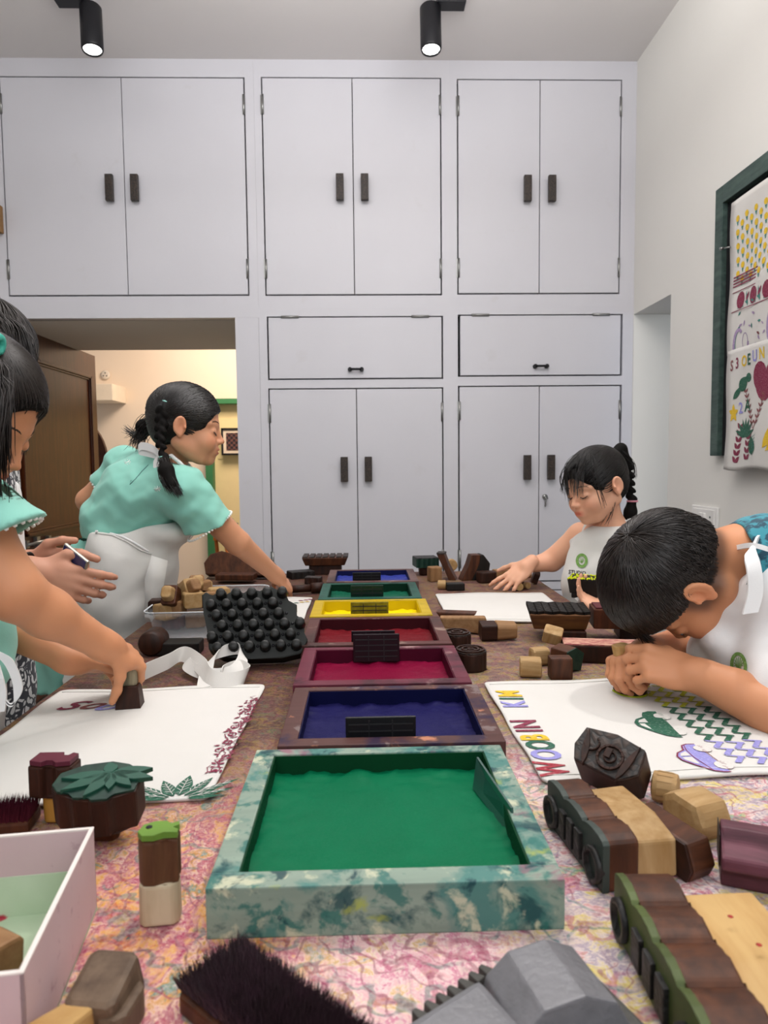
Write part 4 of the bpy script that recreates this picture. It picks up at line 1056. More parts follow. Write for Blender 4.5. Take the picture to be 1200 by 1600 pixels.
o = mobj('bristles', V, F, t.m, e); o['kind'] = 'stuff'
rest(e)
# maroon brush at the left edge
e = empty('bristle_brush', tb(8, 1292), (0, 0, .1), 'maroon-inked bristle brush at the left edge, behind the pink box', 'brush')
MB().box(-.06, .032, -.02, .02, 0, .012, .003).done('brush_back', W_MD, e)
V = []; F = []
for k in range(2600):
    u = rb.uniform(-.058, .030); v_ = rb.uniform(-.018, .018); l_ = rb.uniform(.014, .020); sx, sy = rb.normal(0, .002, 2)+np.array([.004, 0]); r_ = .0005; i0 = len(V)
    for j in range(3): V.append((u+r_*math.cos(j*2.1), v_+r_*math.sin(j*2.1), .010))
    V.append((u+sx, v_+sy, .012+l_))
    for j in range(3): F.append((i0+j, i0+(j+1) % 3, i0+3))
o = mobj('bristles', V, F, plain('maroon_bristles', '4a0c20', .6, var=.3, scale=60), e); o['kind'] = 'stuff'
rest(e)
# ---- near left: block with maroon motif on a yellow handle, leaf block, bird block, handled block, pink box
mar = plain('maroon_ink_face', '5c2434', .5); grn = plain('dark_green_ink_face', '1f5040', .45, var=.2)
P0 = [(-.024, -.014), (.006, -.016), (.010, -.006), (.016, -.006), (.018, -.015), (.026, -.012), (.026, .012), (.010, .016), (.004, .010), (-.004, .010), (-.008, .016), (-.024, .012)]
stamp('block with raised maroon curl on top, standing on its yellow wooden handle', 88, 1282, FU(-4), P0, .036, W_DK, (.024, .020, .032, .9), wood('yellow_wood', 'a9792c', 'c99a48', 'z', 1), None, [[[(x*.92, y*.88) for x, y in P0]]], mar)
lf = []
for a, l_, w_ in ((-2.9, .05, .008), (-2.45, .056, .009), (-1.95, .05, .010), (-1.45, .034, .009), (-.8, .036, .009), (-.2, .045, .009), (.25, .042, .009), (1.9, .022, .010)): lf.append(leafp(.014, .004, .014+l_*math.cos(a), .004+l_*math.sin(a)*.75, w_*.74))
Pl = [(-.045, -.012), (-.036, -.022), (-.022, -.024), (-.016, -.031), (.0, -.030), (.004, -.034), (.020, -.032), (.026, -.024), (.046, -.018), (.048, .010), (.03, .022), (.010, .026), (-.02, .020), (-.042, .006)]
stamp('large block carved with a green leaf fan on top, beside the pink box', 156, 1322, FU(2, 16, -3), [(x*.95, -y*1.0) for x, y in Pl][::-1], .046, W_DK, (.050, .034, .026, .8), W_MD, W_GR, [[[(x, -y) for x, y in q][::-1]] for q in lf], grn)
bw = wood('bird_block_wood', '4a2c1c', '6d4a30', 'z', 1, .5)
grl = plain('lime_green_ink_face', '6a8f36', .5, var=.3)
Pb = [(-.017, -.004), (-.014, .008), (-.004, .013), (.006, .012), (.010, .006), (.017, .010), (.018, .004), (.012, .0), (.018, -.004), (.018, -.010), (.006, -.008), (-.002, -.013), (-.012, -.012)]
e = stamp('small upright block with lime green bird head on top and paint-dipped pale foot', 252, 1437, FU(6), [(x, -y) for x, y in Pb][::-1], .040, bw, (.034, .024, .038, 1.02), wood('cream_block_foot', 'b9a484', 'd6c8aa', 'z', 1), None, [[[(x*.98, -y*.98) for x, y in Pb][::-1]]], grl)
MB().lathe([(.0028, -.0066), (.0028, -.006), (.0001, -.006)], 12, (-.008, -.002, 0)).done('eye', M['black'], e)
gw = wood('grey_brown_wood', '584638', '7a6552', 'z', 1, .6)
e = empty('printing_block', tb(128, 1618), (0, 0, math.radians(-8)), 'grey-brown rounded block leaning on the pink box with pale yellow handle', 'printing block')
b = MB(); b.M = Matrix.Translation((.012, .012, .020)) @ Matrix.Rotation(math.radians(14), 4, 'X'); b.prism(rect(.040, .048, .005), -.016, .018, .005, .95); b.done('block_body', gw, e)
b = MB(); b.M = Matrix.Translation((.026, .006, .012)); b.prism(rect(.024, .040, .006), -.012, .012, .004); b.done('block_edge', gw, e)
b = MB(); b.M = Matrix.Translation((.004, -.012, .020)) @ Matrix.Rotation(math.radians(70), 4, 'X'); b.prism([(-.012, -.008), (.012, -.008), (.012, .010), (-.012, .010)], -.005, .05, .003, 1.25); b.done('handle', tan2, e)
rest(e)
# pink cardboard box with floral lining holding blocks
R_ = tb(154, 1475)
xR = float(on_z(150, 1293, ZT+.10)[0]) if False else None
hb = .075
q1 = on_z(147, 1294, ZT+hb); q2 = on_z(36, 1522, ZT+hb)
dx = float((q1[0]+q2[0])/2); yb1 = float(q1[1]); yb0 = float(q2[1])
t = NT('pink_painted_card'); v = t.coord()
t.set(t.mix(t.ramp(t.noise(v, 60, 4), [(.62, 0.0), (.72, 1.0)]), t.mix(t.noise(v, 10, 3), s2l('bfa2a6'), s2l('cdb4b6')), s2l('a98890')), .6); pink = t.m
t = NT('floral_lining'); v = t.coord(); vo = t.node('ShaderNodeTexVoronoi', i_Vector=t.coord(warp=.01, wscale=60), i_Scale=42.0)
b_ = t.mix(t.noise(v, 16, 3), s2l('a4bd98'), s2l('c6d6bc')); b_ = t.mix(t.ramp(vo.outputs['Distance'], [(.20, 1.0), (.28, 0.0)]), b_, s2l('b03a48'))
t.set(b_, .7); floral = t.m
e = empty('pink_box', (dx-.19, yb0, ZT), (0, 0, math.radians(0)), 'open pink cardboard box with floral paper lining at the lower left', 'box')
ang = math.atan2(float(q1[0]-q2[0]), float(q1[1]-q2[1]))
e.rotation_euler = (0, 0, -ang)
e.location = (q2[0], q2[1], ZT)
Wd = .24; Ln = math.hypot(q1[0]-q2[0], q1[1]-q2[1]); tk = .003
MB().box(-Wd, 0, 0, Ln, 0, .003).done('bottom', floral, e)
for nm, bx in (('side', (-tk, 0, 0, Ln)), ('side', (-Wd, -Wd+tk, 0, Ln)), ('side', (-Wd, 0, 0, tk)), ('side', (-Wd, 0, Ln-tk, Ln))):
    MB().box(bx[0], bx[1], bx[2], bx[3], 0, hb, .0008).done(nm, pink, e)
b = MB().box(-Wd+tk, -tk-.0005, Ln-tk-.0015, Ln-tk, .003, hb*.52).box(-tk-.0015, -tk, tk, Ln-tk, .003, hb*.52); b.done('floral_lining', floral, e)
rm = plain('white_rim', 'e6dcd6', .5)
b = MB().box(-tk-.0002, .0004, -.0002, Ln-tk-.0002, hb+.0002, hb+.0014).box(-Wd, -tk-.0004, -.0004, tk, hb+.0002, hb+.0014).box(-Wd, 0, Ln-tk, Ln+.0004, hb-.0002, hb+.0012); b.done('rim', rm, e)
rot_b = Matrix.Rotation(-ang, 3, 'Z')
def inbox(x, y):
    q = rot_b @ Vector((x, y, 0)); return (e.location.x+q.x, e.location.y+q.y, ZT)
for k, (x, y, rz, m1, m2, lb) in enumerate(((-.035, .045, 20, W_MD, W_PL, 'brown and pale block nearest the right side inside the pink box'), (-.045, .085, -30, W_TN, W_MD, 'tan block lying across the middle inside the pink box'), (-.082, .050, 60, W_PL, W_DK, 'pale block at the left edge inside the pink box'), (-.09, .09, 10, W_MD, W_PL, 'brown block under the lining inside the pink box'))):
    stamp(lb, 0, 0, orient(rz, 5, 0), rect(.034, .038, .004), .03, m1, (.026, .026, .024, .85), m2, None, base=inbox(x, y), z=ZT+.004)

# ---- clear plastic box with blocks
e = empty('plastic_tub', tb(310, 985), (0, 0, math.radians(2)), 'clear plastic food box full of small printing blocks, left of the trays', 'plastic box')
t = NT('clear_plastic'); t.set((.75, .80, .84, 1), .12); t.b.inputs['Transmission Weight'].default_value = 1.0; t.b.inputs['IOR'].default_value = 1.12; t.b.inputs['Alpha'].default_value = .12; t.b.inputs['Transmission Weight'].default_value = 0.0; clear = t.m
q = on_z(222, 957, ZT+.068); q2 = on_z(395, 950, ZT+.068); q3 = on_z(270, 917, ZT+.068)
e.location = ((q[0]+q2[0])/2, (q[1]+q3[1])/2, ZT); w2 = (q2[0]-q[0])/2; l2 = (q3[1]-q[1])/2
def rr(w_, l_, r_, n=5):
    P_ = []
    for cxq, cyq, a0 in ((w_-r_, l_-r_, 0), (-w_+r_, l_-r_, PI/2), (-w_+r_, -l_+r_, PI), (w_-r_, -l_+r_, 1.5*PI)):
        for k in range(n+1): P_.append((cxq+r_*math.cos(a0+PI/2*k/n), cyq+r_*math.sin(a0+PI/2*k/n)))
    return P_
o_ = rr(w2*.88, l2*.88, .018); p_ = rr(w2*.97, l2*.97, .024); r2_ = rr(w2*1.04, l2*1.04, .028)
V = [(x, y, .002) for x, y in o_]+[(x, y, .052) for x, y in p_]+[(x, y, .056) for x, y in r2_]+[(x, y, .068) for x, y in r2_]+[(x*.985, y*.985, .068) for x, y in r2_]
n = len(o_); F = [tuple(range(n))]
for L_ in range(4):
    for k in range(n): F.append((L_*n+k, L_*n+(k+1) % n, (L_+1)*n+(k+1) % n, (L_+1)*n+k))
o = mobj('tub', V, F, clear, e, True); md = o.modifiers.new('thick', 'SOLIDIFY'); md.thickness = .0012
b = MB(); 
for k in range(n): b.tube([(*r2_[k], .068), (*r2_[(k+1) % n], .068)], .0016, 5)
b.done('rim', plain('frosted_rim', 'd6dade', .3), e)
tubc = e.location.copy()
dsc = [(-.075, -.10, 0, .024, W_PL, 'first pale block resting at the front left of the plastic box'), (-.045, -.10, 0, .032, W_TN, 'tan block at the front of the plastic box'), (-.02, -.06, 1, .060, W_PL, 'pale wedge block topmost in the heap in the plastic box'), (.01, -.09, 0, .05, W_MD, 'brown block in the heap, right of the topmost wedge'),
       (.04, -.095, 0, .05, W_TN, 'tan block at the right of the heap in the plastic box'), (.07, -.07, 0, .055, W_PL, 'upright pale block at the right side of the plastic box'), (-.07, -.02, 0, .05, W_BK, 'black block behind the front ones in the plastic box'), (-.01, .0, 1, .058, W_TN, 'tan block behind the topmost wedge in the plastic box'),
       (.04, .0, 0, .03, W_MD, 'brown block deep in the plastic box, at the back'), (-.06, -.06, 0, .004, W_PU, 'purple-stained block seen through the front of the plastic box'), (.0, -.05, 0, .004, W_TN, 'tan block seen through the front, low in the plastic box'), (.06, -.04, 0, .004, W_DK, 'dark block low in the plastic box, at the right'), (-.045, -.075, 1, .048, W_MD, 'brown wedge block left of the topmost one in the plastic box'), (.015, -.105, 0, .052, W_PL, 'pale block against the front wall of the plastic box, right of centre'), (-.005, -.03, 0, .066, W_TN, 'tan block high in the heap, behind the pale wedge'), (-.085, -.075, 0, .030, W_DK, 'dark block in the front left corner of the plastic box')]
for k, (x, y, st, z_, m_, lb) in enumerate(dsc):
    az = (k*67) % 180-90
    if st: r_ = (Matrix.Rotation(math.radians(az), 3, 'Z') @ Matrix.Rotation(math.radians(60), 3, 'X')).to_euler()
    else: r_ = orient(az*.4-90, 0, 0)
    stamp(lb, 0, 0, r_, rect(.036, .048, .004), .036, m_, (.030, .036, .022, .8), W_PL if m_ is not W_PL else W_TN, None, base=(tubc[0]+x*.95-.030, tubc[1]+y*1.1+.005, 0), z=ZT+max(.004, z_+(.012 if z_ > .02 else 0)), group=None)
# studded black block standing tilted
e = empty('printing_block', tb(398, 1040), (0, 0, 0), 'big black block covered in rows of round studs, right of the plastic box', 'printing block')
outl = [(-.108, .058), (-.10, .066), (-.085, .054), (-.075, .070), (-.058, .058), (-.045, .074), (-.025, .062), (-.012, .080), (.005, .068), (.028, .084), (.042, .072), (.058, .076), (.062, .052), (.082, .048), (.080, .022), (.100, .016), (.096, -.010), (.108, -.022), (.096, -.052), (.060, -.062), (.0, -.066), (-.055, -.064), (-.082, -.05), (-.090, -.01), (-.10, .02)]
b = MB(); b.prism(outl, -.045, 0, .003); b.done('block_body', plain('black_green_block', '1a1d19', .5, var=.3, scale=20), e)
k_ = 0; bl = plain('black_rubbed_wood', '1e1f1e', .4, var=.3, scale=40)
from mathutils.geometry import intersect_point_quad_2d
def inside(p, poly):
    c = False; j = len(poly)-1
    for i in range(len(poly)):
        if (poly[i][1] > p[1]) != (poly[j][1] > p[1]) and p[0] < (poly[j][0]-poly[i][0])*(p[1]-poly[i][1])/(poly[j][1]-poly[i][1])+poly[i][0]: c = not c
        j = i
    return c
stud0 = None
for i in range(-7, 8):
    for j in range(-5, 6):
        x = i*.0300+(j % 2)*.015+j*.002; y = j*.0215+x*.08
        if inside((x, y), outl) and inside((x*1.08, y*1.08), outl):
            if stud0 is None:
                bb = MB(); bb.lathe([(.0115, -.001), (.0105, .006), (.0092, .021), (.0078, .0225), (.0001, .0225)], 10); stud0 = bb.done('stud', bl, e); stud0.location = (x, y, 0)
            else:
                s_ = stud0.copy(); col.objects.link(s_); s_.parent = e; s_.location = (x, y, 0)
            if inside((x+.013, y+.004), outl):
                pass
b = MB()
for i in range(-7, 8):
    for j in range(-5, 6):
        x = i*.0300+(j % 2)*.015+j*.002+.015; y = j*.0215+x*.08+.002
        if inside((x*1.1, y*1.1), outl): b.lathe([(.0032, -.0005), (.0032, .0012), (.0001, .0012)], 8, (x, y, 0))
b.done('peg_holes', M['black'], e)
e.rotation_euler = (math.radians(62), math.radians(4), math.radians(3)); e.location.z += .0; rest(e)
e = empty('printing_block', tb(240, 1022), (0, 0, 0), 'round-ended dark wooden block under the front of the plastic box', 'printing block')
b = MB(); b.M = Matrix.Rotation(PI/2, 4, 'X'); b.lathe([(.026, 0), (.026, .05), (.022, .055), (.0001, .055)], 20); b.done('block_body', W_DK, e)
MB().box(.0, .10, -.05, .0, -.026, .0, .003).done('handle', W_BK, e); e.location.y += .03; rest(e)

# ---- far end, left side
e = empty('printing_block', tb(372, 905), (0, 0, math.radians(-6)), 'large dark block with jagged edge at the far left end of the table', 'printing block')
b = MB(); b.M = Matrix.Translation((0, 0, .045)) @ Matrix.Rotation(math.radians(68), 4, 'X')
b.prism([(-.11, -.04), (.13, -.045), (.15, -.02), (.12, .01), (.085, .03), (.05, .028), (.03, .042), (-.01, .040), (-.03, .032), (-.06, .044), (-.10, .032), (-.12, .0)], -.04, 0, .003)
b.done('block_body', W_MD, e)
b = MB(); b.box(-.05, .08, -.10, -.04, .0, .02, .004); b.done('handle', W_MD, e); rest(e)
MBl = plain('lime_speck', 'b4be28', .5)
e = empty('printing_block', tb(509, 896), (0, 0, 0), 'dark tapered block with carved top left of the far navy tray', 'printing block')
b = MB(); b.prism(rect(.115, .07), 0, .034, .002, 1.0); b.done('block_foot', W_DK, e)
b = MB(); b.prism(rect(.14, .09), .034, .062, .003, 1.16); b.done('block_body', W_MD, e)
b = MB()
for k in range(7): b.box(-.08+k*.024, -.062+k*.024, -.048, .048, .061, .067, .001)
b.done('carved_face', C_DK, e); rest(e)
stamp('flat dark block on the far table edge, beside the reaching hand', 470, 903, FU(20), scal(.09, .05, 4), .022, W_BK, None, None, C_BK)
stamp('small dark carved block behind the reaching hand', 490, 912, FU(-15), scal(.06, .035, 3), .02, W_DK, None, None, C_DK)
e = empty('printing_block', tb(476, 928), (0, 0, math.radians(12)), 'small handled block held down by the reaching girl', 'printing block')
b = MB(); b.M = Matrix.Rotation(PI/2, 4, 'Y'); b.tube([(0, 0, -.045), (0, 0, .02)], .012, 12).tube([(0, 0, .02), (0, 0, .06)], .016, 12); b.done('block_body', W_DK, e); rest(e)
# ---- far end, right side
e = stamp('dark green block with carved scalloped top beside the far navy tray', 665, 898, FU(5), scal(.085, .07, 5), .032, W_GR, (.05, .045, .030, .9), W_DK, C_BK)
stamp('tan cube block in front of the scalloped green block', 679, 908, SD(15), rect(.042, .042, .004), .048, W_TN, bev=.004)
e = empty('printing_block', tb(700, 905), (0, 0, math.radians(-15)), 'curved grey-brown arch-shaped block leaning in the far right group', 'printing block')
b = MB(); b.M = Matrix.Rotation(PI/2, 4, 'X')
b.prism([(-.035, .085), (-.010, .088), (.004, .05), (.022, .015), (.03, -.0), (.005, -.0), (-.010, .035)], -.022, .022, .002); b.done('block_body', W_MD, e)
MB().box(-.036, -.008, -.024, .024, .086, .092, .002).done('carved_face', C_DK, e)
rest(e)
e = empty('printing_block', tb(740, 905), (0, 0, math.radians(8)), 'slanting brown block with green-black carved side in the far right group', 'printing block')
b = MB(); b.M = Matrix.Rotation(PI/2, 4, 'X')
b.prism([(-.05, .0), (-.014, .0), (.012, .05), (.016, .085), (-.014, .085), (-.025, .05)], -.02, .028, .002); b.done('block_body', W_MD, e)
b = MB(); b.M = Matrix.Rotation(PI/2, 4, 'X')
b.prism([(-.014, .0), (.036, .0), (.046, .035), (.050, .055), (.026, .086), (.016, .085), (.012, .05)], -.02, .03, .004); b.done('carved_face', W_BK, e); rest(e)
b = MB(); b.M = Matrix.Translation((0,0,0))
stamp('small pale round handle end lying before the arch-shaped block', 684, 921, orient(170, 0, 0), disc(.015, 10), .026, W_PL, bev=.004, name='wooden_handle', cat='handle')
stamp('round pale handle seen between the arch-shaped and slanting blocks', 706, 893, orient(270, 0, 0), disc(.022, 12), .03, W_PL, bev=.005, name='wooden_handle', cat='handle')
stamp('low black rectangular block in front of the far right group', 711, 922, SD(3), rect(.056, .034), .022, W_BK, None, None, None)
stamp('rounded brown block right of the slanting green-black block', 760, 910, SD(8), rect(.062, .045, .008), .036, W_DK, bev=.005)
stamp('long tan-topped block behind the right girl’s fingers', 800, 903, SD(12), rect(.13, .04), .03, W_TN)
stamp('small brown block under the right girl’s fingers', 803, 920, orient(200, 10, 0), rect(.022, .03, .003), .03, W_DK)
stamp('pale round-ended block nearest the plain bag, under the right girl’s hand', 812, 924, orient(275, 0, 0), disc(.013, 10), .045, W_PL, bev=.003)
stamp('second pale block lying right of the round-ended one', 826, 921, orient(300, 0, 0), disc(.011, 10), .04, W_PL, bev=.003)
stamp('upright brown wedge beside the pale blocks at the far right edge', 832, 913, orient(180, 0, 20), [(-.02, -.01), (.014, -.014), (.022, .0), (.012, .014), (-.02, .01)], .02, W_DK)
# ---- middle right group
stamp('dark curved block behind the tan block, next to the plain bag', 712, 978, orient(255, 90, 0), [(-.05, -.012), (.05, -.012), (.03, .010), (.0, .020), (-.03, .012)], .035, W_MD)
stamp('long tan block lying diagonally in front of the plain bag', 725, 992, orient(265, 90, 0), [(-.055, -.018), (.05, -.018), (.058, .006), (.045, .022), (-.05, .006)], .028, W_TN, bev=.004)
stamp('round floral carved block against the brownish red tray', 714, 1012, FU(0), disc(.030, 26, wob=.0012, k=12), .030, W_DK, None, None, C_DK, [ringpoly(0, 0, .022, .026), ringpoly(0, 0, .008, .013)], W_DK)
stamp('round carved block with rings against the maroon tray', 735, 1045, FU(0), disc(.031, 26, wob=.001, k=14), .034, W_DK, None, None, C_DK, [ringpoly(0, 0, .024, .028), ringpoly(0, 0, .014, .018), ringpoly(0, 0, .002, .007)], W_DK)
stamp('dark block with broad tan handle lying in the middle right group', 750, 1000, orient(182, 5, 0), rect(.036, .042, .003), .036, W_DK, (.040, .044, .046, .85), W_TN)
# ---- herringbone block stack
hb_ = np.array(tb(920, 1006)); 
t_ = 'block with herringbone ridges on top, highest of the stack by the boy'
e = empty('printing_block', (float(hb_[0])-.012, float(hb_[1])+.06, ZT+.040), (0, 0, math.radians(-9)), t_, 'printing block')
b = MB(); b.M = Matrix.Translation((-.040, 0, 0)); b.prism(rect(.112, .108), 0, .034, .003, 1.16); b.done('block_body', wood('warm_block_wood', '4e2f1a', '7a5029', 'x', 1), e)
b = MB()
for i in range(8):
    for j in range(12):
        b.M = Matrix.Translation((-.098+i*.0165, -.052+j*.0092, 0)) @ Matrix.Rotation(math.radians(34 if i % 2 else -34), 4, 'Z')
        b.box(-.0088, .0088, -.0024, .0024, .032, .041, .0006, 1)
b.done('herringbone_ridges', W_BK, e)
rest(e, ZT+.029)
e = empty('printing_block', (float(tb(975, 1006)[0]), float(tb(975, 1006)[1])+.05, 0), (0, 0, math.radians(-9)), 'red-brown block right of the herringbone block, behind the boy’s hands', 'printing block')
MB().box(-.055, .055, -.04, .03, 0, .044, .003).done('block_body', wood('red_brown_block', '40200f', '63331c', 'z', 1), e)
MB().prism([(-.05, -.036), (.05, -.036), (.05, .026), (-.05, .026)], .0438, .0475, .001).done('inked_face', plain('maroon_inked_wood', '5a2028', .5, var=.3), e); rest(e, ZT+.029)
for (px, py, lb) in ((892, 1008, 'dark low block under the left end of the herringbone block'), (985, 1000, 'dark low block under the red-brown block')):
    p_ = tb(px, py); e = empty('printing_block', (float(p_[0])+.01, float(p_[1])+.03, ZT), (0, 0, math.radians(-9)), lb, 'printing block'); MB().box(-.028, .028, -.03, .04, .0008, .0285, .002).done('block_body', W_DK, e)
t = NT('pinkish_scratched_wood'); t.set(t.mix(t.ramp(t.noise(t.coord((20, 60, 60)), 3, 4), [(.45, 0.0), (.6, 1.0)]), s2l('c99a84'), s2l('98484c')), .6); pk = t.m
p_ = tb(940, 1036)
e = empty('printing_block', (float(p_[0]), float(p_[1]), ZT), (0, 0, math.radians(-11)), 'long flat block with pinkish worn top in front of the herringbone block', 'printing block')
MB().box(-.075, .075, -.006, .050, 0, .034, .003).done('block_body', W_DK, e)
MB().box(-.073, .073, -.004, .048, .033, .0365, .001).done('worn_top', pk, e); rest(e)
# small pile before it
stamp('pale rounded block at the left of the small pile by the WOOBIN bag', 846, 1057, orient(350, 0, 0), rect(.034, .036, .005), .040, W_PL, bev=.005)
stamp('brown cube-like block in the middle of the small pile by the WOOBIN bag', 875, 1060, SD(-3), rect(.040, .030, .002), .040, W_MD)
stamp('pale oval handle at the back of the small pile by the WOOBIN bag', 858, 1040, orient(10, 0, 0), rect(.034, .030, .006), .036, W_PL, bev=.006, off=(0, .01))
stamp('tilted pale block topmost in the small pile by the WOOBIN bag', 868, 1030, (math.radians(20), math.radians(12), math.radians(-20)), rect(.038, .034, .003), .026, W_PL, bev=.004, z=ZT+.024, off=(0, .03))
stamp('brown block with green-black carved leaf end in the small pile', 897, 1050, orient(300, 10, 0), [(-.020, -.020), (.014, -.023), (.024, .0), (.014, .023), (-.020, .020)], .042, W_MD, None, None, W_GR)
# ------------------------------------------------------------------ smooth solid modelling for people and clothes
def nrm(v): v = np.array(v, float); return v/np.linalg.norm(v)
class Fld:
    def __init__(s, lo, hi, h):
        s.h = h; s.lo = np.array(lo, float); s.n = np.ceil((np.array(hi)-s.lo)/h).astype(int)+1
        s.F = np.full(s.n, .5, np.float32)
    def _win(s, lo, hi, m):
        a = np.clip(np.floor((np.array(lo)-m-s.lo)/s.h).astype(int), 0, s.n-1); b = np.clip(np.ceil((np.array(hi)+m-s.lo)/s.h).astype(int)+1, 1, s.n)
        if np.any(b <= a): return None
        ax = [(s.lo[k]+s.h*np.arange(a[k], b[k])).astype(np.float32) for k in range(3)]
        return (slice(a[0], b[0]), slice(a[1], b[1]), slice(a[2], b[2])), ax[0][:, None, None], ax[1][None, :, None], ax[2][None, None, :]
    def _op(s, sl, d, k, mode):
        A = s.F[sl]
        if mode == 'add':
            if k > 0:
                hh = np.maximum(k-np.abs(A-d), 0)/k; s.F[sl] = np.minimum(A, d)-hh*hh*k*.25
            else: s.F[sl] = np.minimum(A, d)
        elif mode == 'sub':
            d = -d
            if k > 0:
                hh = np.maximum(k-np.abs(A-d), 0)/k; s.F[sl] = np.maximum(A, d)+hh*hh*k*.25
            else: s.F[sl] = np.maximum(A, d)
    def cap(s, p, q, r1, r2=None, k=.01, mode='add', m=None):
        r2 = r1 if r2 is None else r2; p = np.array(p, float); q = np.array(q, float); R = max(r1, r2); m = (max(k, .02)+3*s.h) if m is None else m
        w = s._win(np.minimum(p, q)-R, np.maximum(p, q)+R, m)
        if w is None: return s
        sl, X, Y, Z = w; d = q-p; L2 = max(float(d@d), 1e-12)
        t_ = np.clip(((X-p[0])*d[0]+(Y-p[1])*d[1]+(Z-p[2])*d[2])/L2, 0, 1)
        dist = np.sqrt((X-p[0]-t_*d[0])**2+(Y-p[1]-t_*d[1])**2+(Z-p[2]-t_*d[2])**2)-(r1+(r2-r1)*t_)
        s._op(sl, dist, k, mode); return s
    def chain(s, pts, rs, k=.01, mode='add'):
        for i in range(len(pts)-1): s.cap(pts[i], pts[i+1], rs[i], rs[i+1], k, mode)
        return s
    def ell(s, c, rad, R=None, k=.01, mode='add', m=None):
        rad = np.array(rad, float); c = np.array(c, float); R = np.eye(3) if R is None else R; m = (max(k, .02)+3*s.h) if m is None else m
        ext = np.abs(R) @ rad
        w = s._win(c-ext, c+ext, m)
        if w is None: return s
        sl, X, Y, Z = w; X = X-c[0]; Y = Y-c[1]; Z = Z-c[2]
        u = [(X*R[0, i]+Y*R[1, i]+Z*R[2, i]) for i in range(3)]
        k0 = np.sqrt(sum((u[i]/rad[i])**2 for i in range(3))); k1 = np.sqrt(sum((u[i]/rad[i]**2)**2 for i in range(3)))+1e-9
        s._op(sl, (k0*(k0-1)/k1).astype(np.float32), k, mode); return s
    def grid(s): return (s.lo[0]+s.h*np.arange(s.n[0]))[:, None, None], (s.lo[1]+s.h*np.arange(s.n[1]))[None, :, None], (s.lo[2]+s.h*np.arange(s.n[2]))[None, None, :]
    def plane(s, p, n, k=0.0):
        """keep the side where (x-p).n < 0"""
        n = nrm(n); X, Y, Z = s.grid(); d = (X-p[0])*n[0]+(Y-p[1])*n[1]+(Z-p[2])*n[2]; s.F = np.maximum(s.F, d.astype(np.float32)); return s
    def folds(s, amp, freq, dirs, seed=0):
        r_ = np.random.default_rng(seed); X, Y, Z = s.grid(); act = np.abs(s.F) < .03
        tot = np.zeros(s.F.shape, np.float32)
        for d, f_, a_ in dirs:
            d = nrm(d); o = nrm(np.cross(d, [.3, .5, .8])); ph = r_.uniform(0, 6)
            tot += (a_*np.sin((X*d[0]+Y*d[1]+Z*d[2])*f_+ph+1.6*np.sin((X*o[0]+Y*o[1]+Z*o[2])*f_*.5+ph*2))).astype(np.float32)
        s.F = np.where(act, s.F-amp*tot, s.F); return s
    def edge(s, side):
        """cloth and body stop at the table edge below its top"""
        X, Y, Z = s.grid(); xe = (TXL-.004) if side < 0 else (TXR+.004); d = ((X-xe)*(1 if side < 0 else -1)+0*Y+0*Z).astype(np.float32)
        s.F = np.where((Z < ZT+.010)+np.zeros(s.F.shape, bool), np.maximum(s.F, d), s.F); return s
    def copy(s):
        c = Fld.__new__(Fld); c.h = s.h; c.lo = s.lo; c.n = s.n; c.F = s.F.copy(); return c
    def at(s, p):
        g = (np.array(p)-s.lo)/s.h; i = np.floor(g).astype(int)
        if np.any(i < 0) or np.any(i >= s.n-1): return .5
        f = g-i; c = s.F[i[0]:i[0]+2, i[1]:i[1]+2, i[2]:i[2]+2]
        c = c[0]*(1-f[0])+c[1]*f[0]; c = c[0]*(1-f[1])+c[1]*f[1]; return float(c[0]*(1-f[2])+c[1]*f[2])
    def hit(s, p, d, mx=.25):
        p = np.array(p, float); d = nrm(d); t_ = 0; pv = s.at(p)
        while t_ < mx:
            t_ += s.h*.5; v = s.at(p+d*t_)
            if v < 0: return p+d*t_
        return None
    def mesh(s, smooth=2):
        F = s.F; ins = F < 0
        n = s.n
        occ = np.zeros(n-1, np.uint8)
        for dx in (0, 1):
            for dy in (0, 1):
                for dz in (0, 1): occ += ins[dx:n[0]-1+dx, dy:n[1]-1+dy, dz:n[2]-1+dz]
        act = (occ > 0) & (occ < 8); I = np.argwhere(act); idx = -np.ones(n-1, np.int32); idx[act] = np.arange(len(I))
        acc = np.zeros((len(I), 3)); cnt = np.zeros(len(I))
        crn = [(a, b, c) for a in (0, 1) for b in (0, 1) for c in (0, 1)]
        val = {c: F[I[:, 0]+c[0], I[:, 1]+c[1], I[:, 2]+c[2]] for c in crn}
        for c in crn:
            for ax in range(3):
                if c[ax] == 0:
                    c2 = list(c); c2[ax] = 1; c2 = tuple(c2); A = val[c]; B = val[c2]; mk = (A < 0) != (B < 0)
                    t_ = np.where(mk, A/np.where(mk, A-B, 1), 0)
                    P = np.tile(np.array(c, float), (len(I), 1)); P[:, ax] = t_
                    acc += P*mk[:, None]; cnt += mk
        V = (I+acc/np.maximum(cnt, 1)[:, None])*s.h+s.lo
        faces = []
